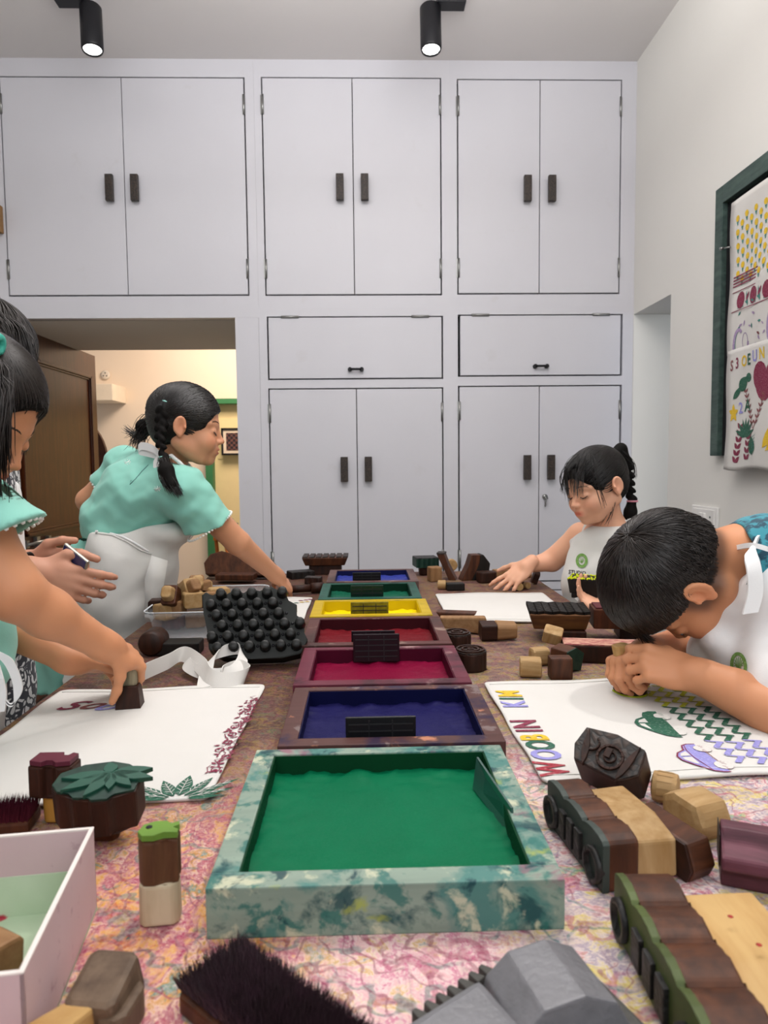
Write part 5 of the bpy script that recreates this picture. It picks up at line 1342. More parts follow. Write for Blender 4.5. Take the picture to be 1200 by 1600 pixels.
        for ax in range(3):
            b, c = [(1, 2), (2, 0), (0, 1)][ax]
            sl0 = [slice(None)]*3; sl1 = [slice(None)]*3; sl0[ax] = slice(0, n[ax]-1); sl1[ax] = slice(1, n[ax])
            A = ins[tuple(sl0)]; B = ins[tuple(sl1)]; E = np.argwhere(A != B)
            E = E[(E[:, b] > 0) & (E[:, c] > 0) & (E[:, b] < n[b]-1) & (E[:, c] < n[c]-1)]
            fl = A[E[:, 0], E[:, 1], E[:, 2]]
            q = []
            for db, dc in ((1, 1), (0, 1), (0, 0), (1, 0)):
                Q = E.copy(); Q[:, b] -= db; Q[:, c] -= dc; q.append(idx[Q[:, 0], Q[:, 1], Q[:, 2]])
            q = np.stack(q, 1); q[~fl] = q[~fl][:, ::-1]; faces.append(q)
        Fc = np.concatenate(faces); Fc = Fc[(Fc >= 0).all(1)]
        for _ in range(smooth):
            S = np.zeros_like(V); C = np.zeros(len(V))
            for a in range(4):
                i, j = Fc[:, a], Fc[:, (a+1) % 4]
                np.add.at(S, i, V[j]); np.add.at(C, i, 1); np.add.at(S, j, V[i]); np.add.at(C, j, 1)
            V = V*.5+.5*S/np.maximum(C, 1)[:, None]
        return V, Fc
def solid(name, fld, mat, parent, base, smooth=2, tint=None):
    V, Fc = fld.mesh(smooth)
    me = bpy.data.meshes.new(name); Vl = V-np.array(base)
    me.vertices.add(len(V)); me.vertices.foreach_set('co', Vl.ravel())
    me.loops.add(len(Fc)*4); me.loops.foreach_set('vertex_index', Fc.ravel().astype(np.int32))
    me.polygons.add(len(Fc)); me.polygons.foreach_set('loop_start', np.arange(0, len(Fc)*4, 4, dtype=np.int32)); me.polygons.foreach_set('loop_total', np.full(len(Fc), 4, np.int32))
    me.polygons.foreach_set('use_smooth', np.ones(len(Fc), bool)); me.materials.append(mat)
    if tint is not None:
        at = me.color_attributes.new('tint', 'FLOAT_COLOR', 'POINT'); c = np.ones((len(V), 4), np.float32); c[:, :3] = tint(V); at.data.foreach_set('color', c.ravel())
    me.update(calc_edges=True); me.validate()
    o = bpy.data.objects.new(name, me); col.objects.link(o); o.parent = parent; return o

def skin(name, c):
    t = NT(name); a = t.node('ShaderNodeAttribute', attribute_name='tint'); v = t.coord()
    b = s2l(c); base = t.mix(t.noise(v, 18, 3), b, tuple(min(1, x*k) for x, k in zip(b[:3], (1.04, .93, .90)))+(1,))
    base = t.mix(1.0, base, a.outputs['Color'], 'MULTIPLY')
    t.set(base, .48); t.b.inputs['Subsurface Weight'].default_value = .06; t.b.inputs['Subsurface Radius'].default_value = (.01, .004, .002); t.b.inputs['Subsurface Scale'].default_value = .6
    t.b.inputs['Specular IOR Level'].default_value = .3
    t.bump(t.noise(v, 300, 2), .08, .0006); return t.m
def hairmat(name, c1, c2, rough=.38):
    t = NT(name); t.set(t.mix(t.noise(t.coord(), 55, 3), s2l(c1), s2l(c2)), rough); t.b.inputs['Specular IOR Level'].default_value = .55 if rough < .6 else .15; return t.m
def fabric(name, c, c2=None, rough=.9, bump=.3, pat=None):
    t = NT(name); v = t.coord(); b = t.mix(t.noise(v, 9, 3), s2l(c), s2l(c2 or c))
    if pat: b = pat(t, b)
    t.set(b, rough); t.bump(t.noise(t.coord((1, 1, 1)), 500, 2), bump, .0006)
    t.b.inputs['Sheen Weight'].default_value = .15; return t.m

class Head:
    """local frame: x forward, y to the person's left, z up; scale 1 = 21 cm tall head"""
    def __init__(s, c, fwd, up, sc_=1.0):
        s.c = np.array(c, float); f = nrm(fwd); u = np.array(up, float); u = nrm(u-f*(u@f)); l = np.cross(u, f)
        s.R = np.stack([f, l, u], 1); s.s = sc_
    def w(s, p): return s.c + s.R @ (np.array(p, float)*s.s)
    def build(s, F, ears=(1, -1), brow=1.0, eo=0.0):
        k_ = s.s; R = s.R; W = s.w
        E = lambda c, r, k=.012, mode='add', RR=None: F.ell(W(c), np.array(r)*k_, R if RR is None else R @ RR, k*k_, mode)
        C = lambda a, b, r1, r2=None, k=.008, mode='add': F.cap(W(a), W(b), r1*k_, (r2 or r1)*k_, k*k_, mode)
        E((-.012, 0, .030), (.092, .072, .078))
        E((.024, 0, -.020), (.060, .056, .072), .02)
        E((.030, 0, -.055), (.050, .046, .040), .02)
        E((.066, 0, -.088), (.018, .019, .015), .02)            # chin
        for sg in (1, -1):
            E((.056, sg*.034, -.040), (.027, .024, .027), .018)   # cheek
            C((-.012, sg*.050, -.050), (.045, sg*.026, -.084), .020, .016, .02)   # jaw
            C((.074, sg*.010, .012), (.062, sg*.046, .010), .008, .006, .014)       # brow ridge
        for sg in (1, -1): E((.092, sg*.031, -.008), (.012, .017, .010), .010, 'sub')
        for sg in (1, -1): E((.069, sg*.031, -.010), (.0135, .0165, .0115), .004)     # lids
        C((.079, 0, .003), (.0945, 0, -.029), .0055, .0075, .010)       # nose
        E((.0975, 0, -.0325), (.0082, .0082, .0066), .006)
        for sg in (1, -1): E((.0905, sg*.0100, -.036), (.0085, .0065, .006), .005)
        E((.080, 0, -.062), (.012, .024, .018), .012)             # muzzle
        E((.0895, 0, -.0555), (.0056, .0160, .0044), .003)
        E((.0880, 0, -.0655), (.0058, .0140, .0052), .003)
        E((.0965, 0, -.0603), (.010, .022, .0013), .0015, 'sub')
        E((.093, 0, -.0765), (.006, .014, .004), .006, 'sub')
        E0, C0 = E, C
        E = lambda c, *a, **k: E0((c[0], c[1], c[2]+eo), *a, **k); C = lambda a_, b_, *a, **k: C0((a_[0], a_[1], a_[2]+eo), (b_[0], b_[1], b_[2]+eo), *a, **k)
        for sg in ears:
            a = Matrix.Rotation(sg*-.38, 3, 'Z'); RR = np.array(a)
            E((-.008, sg*.077, -.010), (.0145, .0055, .024), .004, 'add', RR)
            pts = [(-.008+.0145*math.cos(t_)*(1 if math.cos(t_) < 0 else .8)-.002, sg*(.0775+.005*(1-math.cos(t_))*.5), -.007+.022*math.sin(t_)) for t_ in np.linspace(-.5, PI+1.1, 12)]
            for p, q in zip(pts[:-1], pts[1:]): C(p, q, .0042, .0042, .002)
            E((-.006, sg*.0835, -.008), (.0075, .0055, .012), .004, 'sub')
            E((.003, sg*.083, -.010), (.004, .005, .006), .003)
            E((-.009, sg*.0785, -.031), (.007, .005, .008), .005)
    def tint(s, V, base=None):
        L = (V-s.c) @ s.R / s.s; x, y, z = L[:, 0], L[:, 1], L[:, 2]
        T = np.ones((len(V), 3)) if base is None else base
        face = x > .06
        lip = np.exp(-((y/.019)**4+((z+.0605)/.0085)**4))*(x > .085)
        blush = np.exp(-(((np.abs(y)-.042)/.02)**2+((z+.035)/.018)**2))*face*.5 + np.exp(-(((y)/.012)**2+((z+.033)/.010)**2))*face*.35
        earm = np.exp(-(((x+.006)/.02)**2+((z+.006)/.03)**2))*(np.abs(y) > .072)*.5
        b = np.clip(blush+earm, 0, 1)
        for k, (lc, bc) in enumerate(((.90, 1.02), (.50, .80), (.52, .78))): T[:, k] *= (1+(lc-1)*lip)*(1+(bc-1)*b)
        return T
    def features(s, F, parent, base, hm, eye=(0.0), open_=.0, sides=(1, -1)):
        """brows, lash lines and the slit of each lowered eye, laid on the skin"""
        def on(y, z, o=.0004):
            q = F.hit(s.w((.125, y, z)), -s.R[:, 0], .07)
            return None if q is None else q+s.R[:, 0]*o
        b = MB(); e_ = MB()
        for sg in sides:
            n = 9; off = np.array(base)
            for j in range(22):
                u = j/21; y = sg*(.014+.034*u); z = .0165+.004*math.sin(u*PI*.9)-.003*u
                a = on(y, z-.0018); c = on(y+sg*.005, z+.0022)
                if a is None or c is None or np.linalg.norm(a-c) > .02: continue
                b.tube([Vector(a-off), Vector((a+c)/2-off+s.R[:, 0]*.0006), Vector(c-off)], .0007*s.s, 4, True, .0003)
            P_ = [on(sg*(.0175+.028*u), -.0125-.0035*math.sin(u*PI)+.002*u, .0006) for u in np.linspace(0, 1, n)]; P_ = [Vector(q-off) for q in P_ if q is not None]
            if len(P_) > 2: e_.tube(P_, .0011*s.s, 5)
            if open_:
                for w_ in np.linspace(-1, 1, 5):
                    P_ = [on(sg*(.022+.018*u), -.0135-.003*math.sin(u*PI)-open_*(w_+1)*.5, .0003) for u in np.linspace(0, 1, 6)]; P_ = [Vector(q-off) for q in P_ if q is not None]
                    if len(P_) > 2: e_.tube(P_, .0006*s.s, 4)
            for j in range(9):
                u = j/8; p = on(sg*(.019+.026*u), -.013-.0035*math.sin(u*PI), .0006)
                if p is None: continue
                q = p+s.R[:, 0]*.004*s.s-s.R[:, 2]*.0045*s.s
                e_.tube([Vector(p-off), Vector(q-off)], .0005*s.s, 4, True, .0002)
        b.done('eyebrows', hm, parent); e_.done('eyelashes', hm, parent)

def hand(F, wrist, d, n, L=.15, thumb_side=1, curls=None, spread=.0, thumb=None, wr=.021, k=.004):
    """d fingers' direction, n back of the hand, thumb_side +1/-1 along n x d. Returns finger tips."""
    d = nrm(d); n = np.array(n, float); n = nrm(n-d*(n@d)); sd = np.cross(n, d)*thumb_side   # towards the thumb
    W = np.array(wrist, float); curls = curls or [(25, 30, 20)]*4
    yo = (.155, .052, -.052, -.150); ln = (.43, .47, .44, .35); pl = (.50, .52, .50, .46); tips = []
    rr_ = .047*L
    F.ell(W+d*L*.27-n*L*.01, (L*.30, L*.215, L*.092), np.stack([d, sd, n], 1), .010)
    F.cap(W-d*L*.06, W+d*L*.10, wr, L*.15, .012)
    F.cap(W+d*L*.08+sd*L*.08-n*L*.03, W+d*L*.30+sd*L*.16-n*L*.04, L*.075, L*.06, .010)
    for i in range(4):
        K = W+d*L*pl[i]+sd*L*yo[i]
        F.cap(W+d*L*.14+sd*L*yo[i]*.5, K, L*.062, rr_*1.16, .006)
        a = spread*(1.5-i)/1.5; dd = nrm(d*math.cos(a)+sd*math.sin(a)); nn = n.copy(); P = K
        for j, (fr, rb, re) in enumerate(((.46, 1.1, 1.0), (.30, 1.0, .92), (.24, .92, .78))):
            an = math.radians(curls[i][j]); d2 = dd*math.cos(an)-nn*math.sin(an); nn = nn*math.cos(an)+dd*math.sin(an); dd = d2
            Q = P+dd*L*ln[i]*fr; F.cap(P, Q, rr_*rb*(.86 if i == 3 else 1), rr_*re*(.86 if i == 3 else 1), k); P = Q
        tips.append((P, dd, nn))
    t0 = W+d*L*.14+sd*L*.14-n*L*.03
    td = thumb or ((.75, .62, -.25), (.9, .25, -.3), (.95, .0, -.3))
    P = t0
    for j, (l_, r_) in enumerate(((.20, 1.45), (.18, 1.2), (.15, 1.1))):
        v = td[j]; q = nrm(d*v[0]+sd*v[1]+n*v[2]); Q = P+q*L*l_; F.cap(P, Q, rr_*r_, rr_*(r_-.16), .006); P = Q
    tips.append((P, q, n)); return tips

def strands(name, paths, mat, parent, base, r=.0009, nseg=7, sides=3, tip=.35):
    V = []; Fc = []; base = np.array(base)
    for P in paths:
        P = np.asarray(P, float)-base; n = len(P)
        T = np.gradient(P, axis=0); T /= np.linalg.norm(T, axis=1)[:, None]+1e-9
        a = np.cross(T, [.31, .22, .92]); a /= np.linalg.norm(a, axis=1)[:, None]+1e-9; b = np.cross(T, a)
        rr_ = r*np.where(np.linspace(0, 1, n) > .7, 1-(np.linspace(0, 1, n)-.7)/.3*(1-tip), 1.0)
        i0 = len(V)
        for k in range(n):
            for j in range(sides):
                an = 2*PI*j/sides; V.append(P[k]+(a[k]*math.cos(an)+b[k]*math.sin(an))*rr_[k])
        for k in range(n-1):
            for j in range(sides):
                A = i0+k*sides; Fc.append((A+j, A+(j+1) % sides, A+sides+(j+1) % sides, A+sides+j))
    return mobj(name, V, Fc, mat, parent, True)
def slerp(a, b, t_):
    a = nrm(a); b = nrm(b); w_ = math.acos(max(-1, min(1, float(a@b))));
    return a if w_ < 1e-4 else (math.sin((1-t_)*w_)*a+math.sin(t_*w_)*b)/math.sin(w_)
HC = np.array((-.012, 0, .030)); HE = np.array((.092, .072, .078))
def onskull(h, d, off): d = nrm(d); r_ = 1/np.sqrt(((d/(HE+off))**2).sum()); return h.w(HC+d*r_)
def hair_cap(h, parent, base, mat, thick=.010, front=(.105, -.050), nape=-.055, ears=True, res=.004, extra=None, facecut=None, name='hair', side=.066, ext=None, pre=None):
    lo = h.c-.14*h.s; hi = h.c+.14*h.s
    if ext is not None: lo = np.minimum(lo, np.min(ext, 0)-.03); hi = np.maximum(hi, np.max(ext, 0)+.03)
    F = Fld(lo, hi, res)
    F.ell(h.w(HC), (HE+thick)*h.s, h.R, 0)
    F.ell(h.w((-.038, 0, -.008)), np.array((.062, .066, .066))*h.s, h.R, .02)
    if pre: pre(F)
    fc = facecut or [((.10, 0, -.045), (.075, .10, .082))]
    for c, r_ in fc: F.ell(h.w(c), np.array(r_)*h.s, h.R, .006, 'sub')
    if ears:
        for sg in (1, -1): F.ell(h.w((.004, sg*.082, -.022)), np.array((.030, .030, .036))*h.s, h.R, .006, 'sub')
    F.plane(h.w((-.03, 0, nape)), -h.R[:, 2]+.35*h.R[:, 0])
    F0 = F.copy()
    if extra: extra(F)
    return solid(name, F, mat, parent, base, 1), F0

def samp(F, P):
    g = (P-F.lo)/F.h; i = np.clip(np.floor(g).astype(int), 0, F.n-2); f = np.clip(g-i, 0, 1); A = F.F
    def c(a, b, d): return A[i[:, 0]+a, i[:, 1]+b, i[:, 2]+d]
    x, y, z = f.T
    return ((c(0, 0, 0)*(1-x)+c(1, 0, 0)*x)*(1-y)+(c(0, 1, 0)*(1-x)+c(1, 1, 0)*x)*y)*(1-z)+((c(0, 0, 1)*(1-x)+c(1, 0, 1)*x)*(1-y)+(c(0, 1, 1)*(1-x)+c(1, 1, 1)*x)*y)*z
def surf(h, F, D):
    D = D/np.linalg.norm(D, axis=1)[:, None]; rE = 1/np.sqrt(((D/HE)**2).sum(1)); W = D @ h.R.T; C = h.w(HC)
    out = np.zeros((len(D), 3)); ok = np.zeros(len(D), bool)
    for k in np.linspace(1.55, 1.0, 70):
        P = C+W*(rE*k*h.s)[:, None]; hit = (~ok) & (samp(F, P) < 0); out[hit] = P[hit]; ok |= hit
    miss = ~ok; out[miss] = (C+W*(rE*1.05*h.s)[:, None])[miss]
    return out, ok
def cover(h, F, pole, n, seg=8, toward=True, length=(.9, 1.0), lift=.0008, jit=.02, over=.012, seed=1, sel=None):
    """strands that lie on the hair mass, combed to the pole or away from it"""
    r_ = np.random.default_rng(seed); D = r_.normal(0, 1, (n*3, 3)); D /= np.linalg.norm(D, axis=1)[:, None]
    if sel is not None: D = D[sel(D)]
    P, ok = surf(h, F, D); D = D[ok][:n]; n = len(D); pole = nrm(pole)
    J_ = r_.normal(0, jit, (n, 3)); Ln = r_.uniform(length[0], length[1], n); lf = r_.uniform(.2, 1.6, n)*lift
    ca = np.clip(D @ pole, -1, 1); w = np.arccos(ca); sw = np.maximum(np.sin(w), 1e-3)
    ps = []; oks = []
    for t_ in np.linspace(0, 1, seg):
        u = (t_*Ln) if toward else -(t_*Ln)/np.maximum(w, .15)
        Q = (np.sin((1-u)*w)[:, None]*D+np.sin(u*w)[:, None]*pole)/sw[:, None]+J_*t_
        q, o = surf(h, F, Q); N = (q-h.w(HC)); N /= np.linalg.norm(N, axis=1)[:, None]; ps.append(q+N*(lf*(1 if toward else .4+t_))[:, None]); oks.append(o)
    ps = np.array(ps); oks = np.array(oks)
    for k in range(2, seg):
        bad = ~oks[k]; ps[k][bad] = ps[k-1][bad]+(ps[k-1][bad]-ps[k-2][bad])*.55+(h.w(HC)-ps[k-1][bad])*over
    good = oks[1]
    return [ps[:, i] for i in range(n) if good[i]]
# ------------------------------------------------------------------ people
SK1 = skin('skin_warm', 'cc9674'); SK2 = skin('skin_light', 'deac8e'); SK3 = skin('skin_tan', 'c78d67'); SK4 = skin('skin_adult', 'c9957c')
HB = hairmat('black_hair', '0b0908', '1b1512'); HB2 = hairmat('brown_black_hair', '15100e', '2a1f19')
HCAP = hairmat('hair_mass', '080706', '120e0c', .75); HCAP2 = hairmat('brown_hair_mass', '0e0a08', '1a130f', .75)
MINT = fabric('mint_cotton', '80c2b2', '92d0c0'); MINT.node_tree.nodes['Principled BSDF'].inputs['Subsurface Weight'].default_value = 0
APR = fabric('white_apron_cotton', 'd2d0ca', 'dedcd8'); APW = fabric('white_apron_bright', 'e6e5e4', 'efeeee')
TRIM = fabric('white_lace', 'ecebe6')
TIE = plain('teal_hair_tie', '3fae9a', .5, var=.05); TIE2 = plain('pale_teal_tie', '9ad4cc', .5, var=.05); TIE3 = plain('pink_tie', 'd890a0', .5, var=.05)
rp = np.random.default_rng(21)
def ring_tie(name, c, axis, r, th, mat, parent, base):
    axis = nrm(axis); a = nrm(np.cross(axis, [.3, .9, .2])); b = np.cross(axis, a); c = np.array(c)-np.array(base)
    m = MB(); m.tube([Vector(c+(a*math.cos(t_)+b*math.sin(t_))*r) for t_ in np.linspace(0, 2*PI, 17)], th, 6, False); return m.done(name, mat, parent)
def braid(F, pts, r0, r1, k=.003):
    pts = [np.array(p) for p in pts]; L = [0]
    for a, b in zip(pts[:-1], pts[1:]): L.append(L[-1]+np.linalg.norm(b-a))
    tot = L[-1]; n = int(tot/(r0*.62))
    for i in range(n+1):
        s_ = tot*i/n; j = max(0, np.searchsorted(L, s_)-1); j = min(j, len(pts)-2); f_ = (s_-L[j])/(L[j+1]-L[j]); P = pts[j]+(pts[j+1]-pts[j])*f_
        T = nrm(pts[j+1]-pts[j]); a = nrm(np.cross(T, [0.2, 1, .1])); b = np.cross(T, a); r_ = r0+(r1-r0)*i/n; sg = 1 if i % 2 else -1
        ax = nrm(T*.8+a*sg*.75); R = np.stack([ax, nrm(np.cross(ax, b)), np.cross(ax, nrm(np.cross(ax, b)))], 1)
        F.ell(P+a*sg*r_*.38, (r_*.95, r_*.55, r_*.62), R, k)
def lock(p0, ctrl, n, spread, r_end=.3, seg=8):
    """bundle of strands following control points"""
    out = []; ctrl = [np.array(p0)]+[np.array(c) for c in ctrl]
    for _ in range(n):
        o = rp.normal(0, 1, 3)*spread; o2 = rp.normal(0, 1, 3)*spread*r_end
        P = []
        m = len(ctrl)
        for t_ in np.linspace(0, m-1, seg):
            i = min(int(t_), m-2); f_ = t_-i; p0_, p1, p2, p3 = ctrl[max(i-1, 0)], ctrl[i], ctrl[i+1], ctrl[min(i+2, m-1)]
            c = .5*((2*p1)+(-p0_+p2)*f_+(2*p0_-5*p1+4*p2-p3)*f_**2+(-p0_+3*p1-3*p2+p3)*f_**3); u = t_/(m-1)
            P.append(c+o*(1-u)*math.sin(min(1, u*3+.3)*1.57)+o2*u)
        out.append(P)
    return out
J = lambda px, py, Y: np.array(on_y(px, py, Y))
SHOE = plain('white_sneaker', 'd8d6d2', .6); NAVY = fabric('navy_trousers', '2a3040', '343a4c'); GREY = fabric('grey_leggings', '6c6a6a', '7a7878')
def lower(g, base, hips, feet, mat, name='trousers', r0=.085, r1=.045, toe=(0, 1, 0)):
    hips = [np.array(p, float) for p in hips]; feet = [np.array(p, float) for p in feet]
    allp = np.array(hips+feet); F = Fld(allp.min(0)-.16, allp.max(0)+np.array((.16, .16, .12)), .009)
    F.cap(hips[0], hips[1], r0*1.15, r0*1.15, .04)
    for hp_, ft in zip(hips, feet):
        kn = (hp_+ft)/2+np.array(toe)*.02; F.chain([hp_, kn, ft+np.array((0, 0, .09))], [r0, r0*.72, r1], .03)
    F.plane((0, 0, .075), (0, 0, -1)); solid(name, F, mat, g, base, 1)
    for ft in feet:
        t_ = nrm(toe); S_ = Fld(ft-.18, ft+.18, .006); S_.cap(ft+np.array((0, 0, .03)), ft+t_*.10+np.array((0, 0, .024)), .036, .030, .02); S_.cap(ft+np.array((0, 0, .03)), ft+np.array((0, 0, .10)), .034, .036, .02); S_.plane((0, 0, .002), (0, 0, -1)); solid('shoe', S_, SHOE, g, base, 1)

# ================= middle girl, mint blouse, reaching over the far end
h = Head(J(292, 664, 1.93), (.96, .16, -.14), (.16, .02, 1), .98)
base = np.array((J(190, 900, 1.98)[0], 1.98, 0.0))
g = empty('person', base, (0, 0, 0), 'girl with two braids in a mint blouse and white apron, leaning across the table', 'person')
F = Fld((-1.02, 1.62, .0), (-.02, 2.34, 1.62), .0042)
F.h = .0042
def torso(F, pts, rs, k=.03): F.chain(pts, rs, k)
nb = J(262, 722, 1.97); wst = J(205, 828, 1.99); hip = J(192, 905, 1.98)
sr = J(292, 768, 1.86); sl_ = J(196, 728, 2.10)
F2 = Fld((-1.02, 1.60, .55), (-.02, 2.36, 1.62), .0032); F = F2
F.cap(h.w((-.022, 0, -.04)), nb+np.array((.0, 0, -.01)), .036, .042, .02)
F.chain([nb+np.array((-.01, .0, -.05)), wst, hip], [.075, .085, .10], .03)
F.cap(sr, sl_, .045, .045, .03)
h.build(F)
el = J(372, 848, 1.93); wr_ = J(431, 899, 2.06)
F.chain([sr, el], [.040, .033], .02); F.chain([el, wr_], [.033, .0215], .01)
hand(F, wr_, J(462, 925, 2.14)-wr_, (.35, -.45, .8), .145, 1, [(35, 45, 25), (30, 40, 25), (30, 40, 25), (32, 40, 25)], .05, ((.8, .45, -.45), (.8, .2, -.6), (.8, .0, -.6)), .0215)
el2 = J(138, 782, 2.12); F.chain([sl_, el2], [.040, .034], .02); F.chain([el2, J(200, 800, 2.14)], [.034, .026], .01)
solid('body', F, SK1, g, base, 2, lambda V: h.tint(V))
h.features(F, g, base, HB, sides=(-1,))
# blouse
B = Fld((-.98, 1.66, .85), (-.10, 2.34, 1.42), .004)
B.chain([nb+np.array((-.012, .01, -.052)), J(225, 780, 1.98), J(198, 815, 1.99)], [.078, .115, .118], .04)
B.ell(J(262, 772, 1.93), (.085, .10, .065), None, .05); B.ell(J(172, 812, 2.0), (.06, .09, .05), None, .04)
B.cap(sr+np.array((-.02, 0, .012)), sl_, .052, .055, .04)
hemc = J(330, 824, 1.885)
B.cap(sr+np.array((-.005, -.004, .004)), hemc+nrm(hemc-sr)*.03, .058, .068, .03)
hl = J(166, 764, 2.115); B.cap(sl_, hl+nrm(hl-sl_)*.03, .050, .056, .03)
# hem planes
def cuff(Fd, c, ax, r_, ln=.06, rin=None):
    """cuts a sleeve at c along ax and hollows it"""
    ax = nrm(ax); X, Y, Z = Fd.grid(); along = (X-c[0])*ax[0]+(Y-c[1])*ax[1]+(Z-c[2])*ax[2]
    rad = np.sqrt(np.maximum((X-c[0])**2+(Y-c[1])**2+(Z-c[2])**2-along**2, 0)); mk = (along > 0) & (rad < r_*1.9) & (along < .14)
    Fd.F = np.where(mk, np.maximum(Fd.F, along.astype(np.float32)), Fd.F)
    Fd.cap(c-ax*.03, c+ax*.02, rin or r_*.8, rin or r_*.8, .0, 'sub')
axr = nrm(el-sr); 
hp = J(328, 822, 1.89)
cuff(B, hp, axr+np.array((.0, -.1, -.25)), .068, rin=.052)
cuff(B, hl, nrm(el2-sl_), .056, rin=.044)
for kk, (px_, py_) in enumerate(((0, 0),)): pass
B.ell(nb+np.array((.012, -.012, .035)), (.062, .07, .050), None, .01, 'sub')
B.plane(J(205, 834, 1.99), (.05, 0, -1))
B.folds(.0026, 1, [((1, .2, .5), 60, .9), ((.3, .1, 1), 95, .7), ((.9, .0, -.6), 130, .4), ((.2, .3, 1), 210, .15)], 3)
cut_ = B.copy()
solid('blouse', B, MINT, g, base, 1)
# lace edges: rows of little bobbles round the hem
def bobbles(c, ax, r_, n, name, sc_=(1, 1)):
    ax = nrm(ax); a = nrm(np.cross(ax, [0, 0, 1])); b = np.cross(ax, a); V = []
    m = MB()
    for i in range(n):
        t_ = 2*PI*i/n; p = c+(a*math.cos(t_)*sc_[0]+b*math.sin(t_)*sc_[1])*r_-np.array(base)
        bmesh.ops.create_icosphere(m.bm, subdivisions=1, radius=.0036, matrix=Matrix.Translation(Vector(p)))
    return m.done(name, TRIM, g, True)
bobbles(hp, axr+np.array((.0, -.1, -.25)), .067, 46, 'sleeve_lace'); bobbles(hl, nrm(el2-sl_), .055, 36, 'sleeve_lace')
pts_ = []
m = MB()
for t_ in np.linspace(0, 2*PI, 60, endpoint=False):
    p = nb+np.array((.012+.052*math.cos(t_), -.012+.058*math.sin(t_), .06)); q = B.hit(p, (0, 0, -1), .1)
    if q is None: continue
    if q[2] < p[2]-.006: bmesh.ops.create_icosphere(m.bm, subdivisions=1, radius=.003, matrix=Matrix.Translation(Vector(q-base)))
m.done('neck_lace', TRIM, g, True)
# keyhole slit and embroidered stars on the back
def onback(px, py, o=.0015):
    d = ray(px, py); d = d/np.linalg.norm(d); q = B.hit(CAMP+d*(1.62/d[1]), d, .6); q = CAMP+d*(1.9/d[1]) if q is None else q; return q-d*o
m = MB(); m.tube([Vector(onback(px_, py_)-base) for px_, py_ in ((232, 726), (222, 736), (212, 748), (203, 757), (205, 750))], .0012, 5); m.done('keyhole_seam', plain('grey_green_seam', '5f8a84', .8), g)
for (px_, py_) in ((199, 722), (246, 764)):
    m = MB()
    for a in range(4):
        dx_, dy_ = 5.5*math.cos(a*PI/4), 4.5*math.sin(a*PI/4); m.tube([Vector(onback(px_-dx_, py_-dy_)-base), Vector(onback(px_+dx_, py_+dy_)-base)], .0011, 4)
    m.done('embroidered_star', TRIM, g)
# skirt of the dress (mint) showing behind the apron
S = Fld((-1.10, 1.72, .0), (-.30, 2.36, 1.12), .006)
S.chain([J(170, 838, 2.04), J(150, 905, 2.05), J(122, 1010, 2.04), J(118, 1075, 2.03)], [.070, .100, .125, .130], .04)
S.folds(.006, 1, [((1, .3, .15), 60, 1), ((.9, -.6, .1), 95, .5)], 5); S.plane(J(118, 1064, 2.03), (0.05, 0, -1))
solid('skirt', S, MINT, g, base, 1)
lower(g, base, [(-.72, 1.95, .72), (-.72, 2.09, .72)], [(-.76, 1.94, .0), (-.76, 2.10, .0)], GREY, 'leggings', .075, .042, (.9, .3, 0))
A = Fld((-1.0, 1.70, .55), (-.20, 2.30, 1.18), .0045)
A.chain([J(215, 832, 1.95), J(205, 870, 1.94), J(195, 930, 1.94), J(172, 1075, 1.93)], [.092, .112, .122, .122], .04)
A.ell(J(268, 832, 1.95), (.055, .09, .035), None, .04)
A.plane(J(185, 1062, 1.9), (0, 0, -1))
A.plane(J(205, 826, 1.95), (-.12, 0, 1))
A.folds(.0035, 1, [((1, .2, .3), 34, 1), ((.5, .2, 1), 52, .8), ((.9, .1, -.8), 90, .35)], 8)
A.edge(-1); solid('apron', A, APR, g, base, 1)
# apron front panel edge standing out at the right
mobj('apron_flap', [J(237, 868, 1.80), J(262, 876, 1.82), J(257, 908, 1.81), J(246, 945, 1.80), J(228, 1005, 1.80), J(226, 905, 1.80)], [(0, 1, 2, 5), (5, 2, 3, 4)], APR, g, True, off=base).modifiers.new('t', 'SOLIDIFY').thickness = .003
def onF(Fd, px, py, o=.002, Y0=1.6):
    d = ray(px, py); d = d/np.linalg.norm(d); q = Fd.hit(CAMP+d*(Y0/d[1]), d, .7); q = CAMP+d*((Y0+.25)/d[1]) if q is None else q; return q-d*o
def tube_on(Fd, pxs, r_, name, mat, parent, base, o=.002, Y0=1.6, n=6):
    m = MB(); P_ = []
    for (a, b) in zip(pxs[:-1], pxs[1:]):
        for t_ in np.linspace(0, 1, 6, endpoint=False): P_.append((a[0]+(b[0]-a[0])*t_, a[1]+(b[1]-a[1])*t_))
    P_.append(pxs[-1]); m.tube([Vector(onF(Fd, p[0], p[1], o, Y0)-base) for p in P_], r_, n); return m.done(name, mat, parent)
tube_on(A, [(150, 830), (168, 832), (190, 838), (210, 848), (232, 862)], .003, 'apron_string', APW, g, base)
tube_on(A, [(150, 833), (175, 836), (198, 846), (220, 860), (236, 866)], .0025, 'apron_string', APR, g, base)
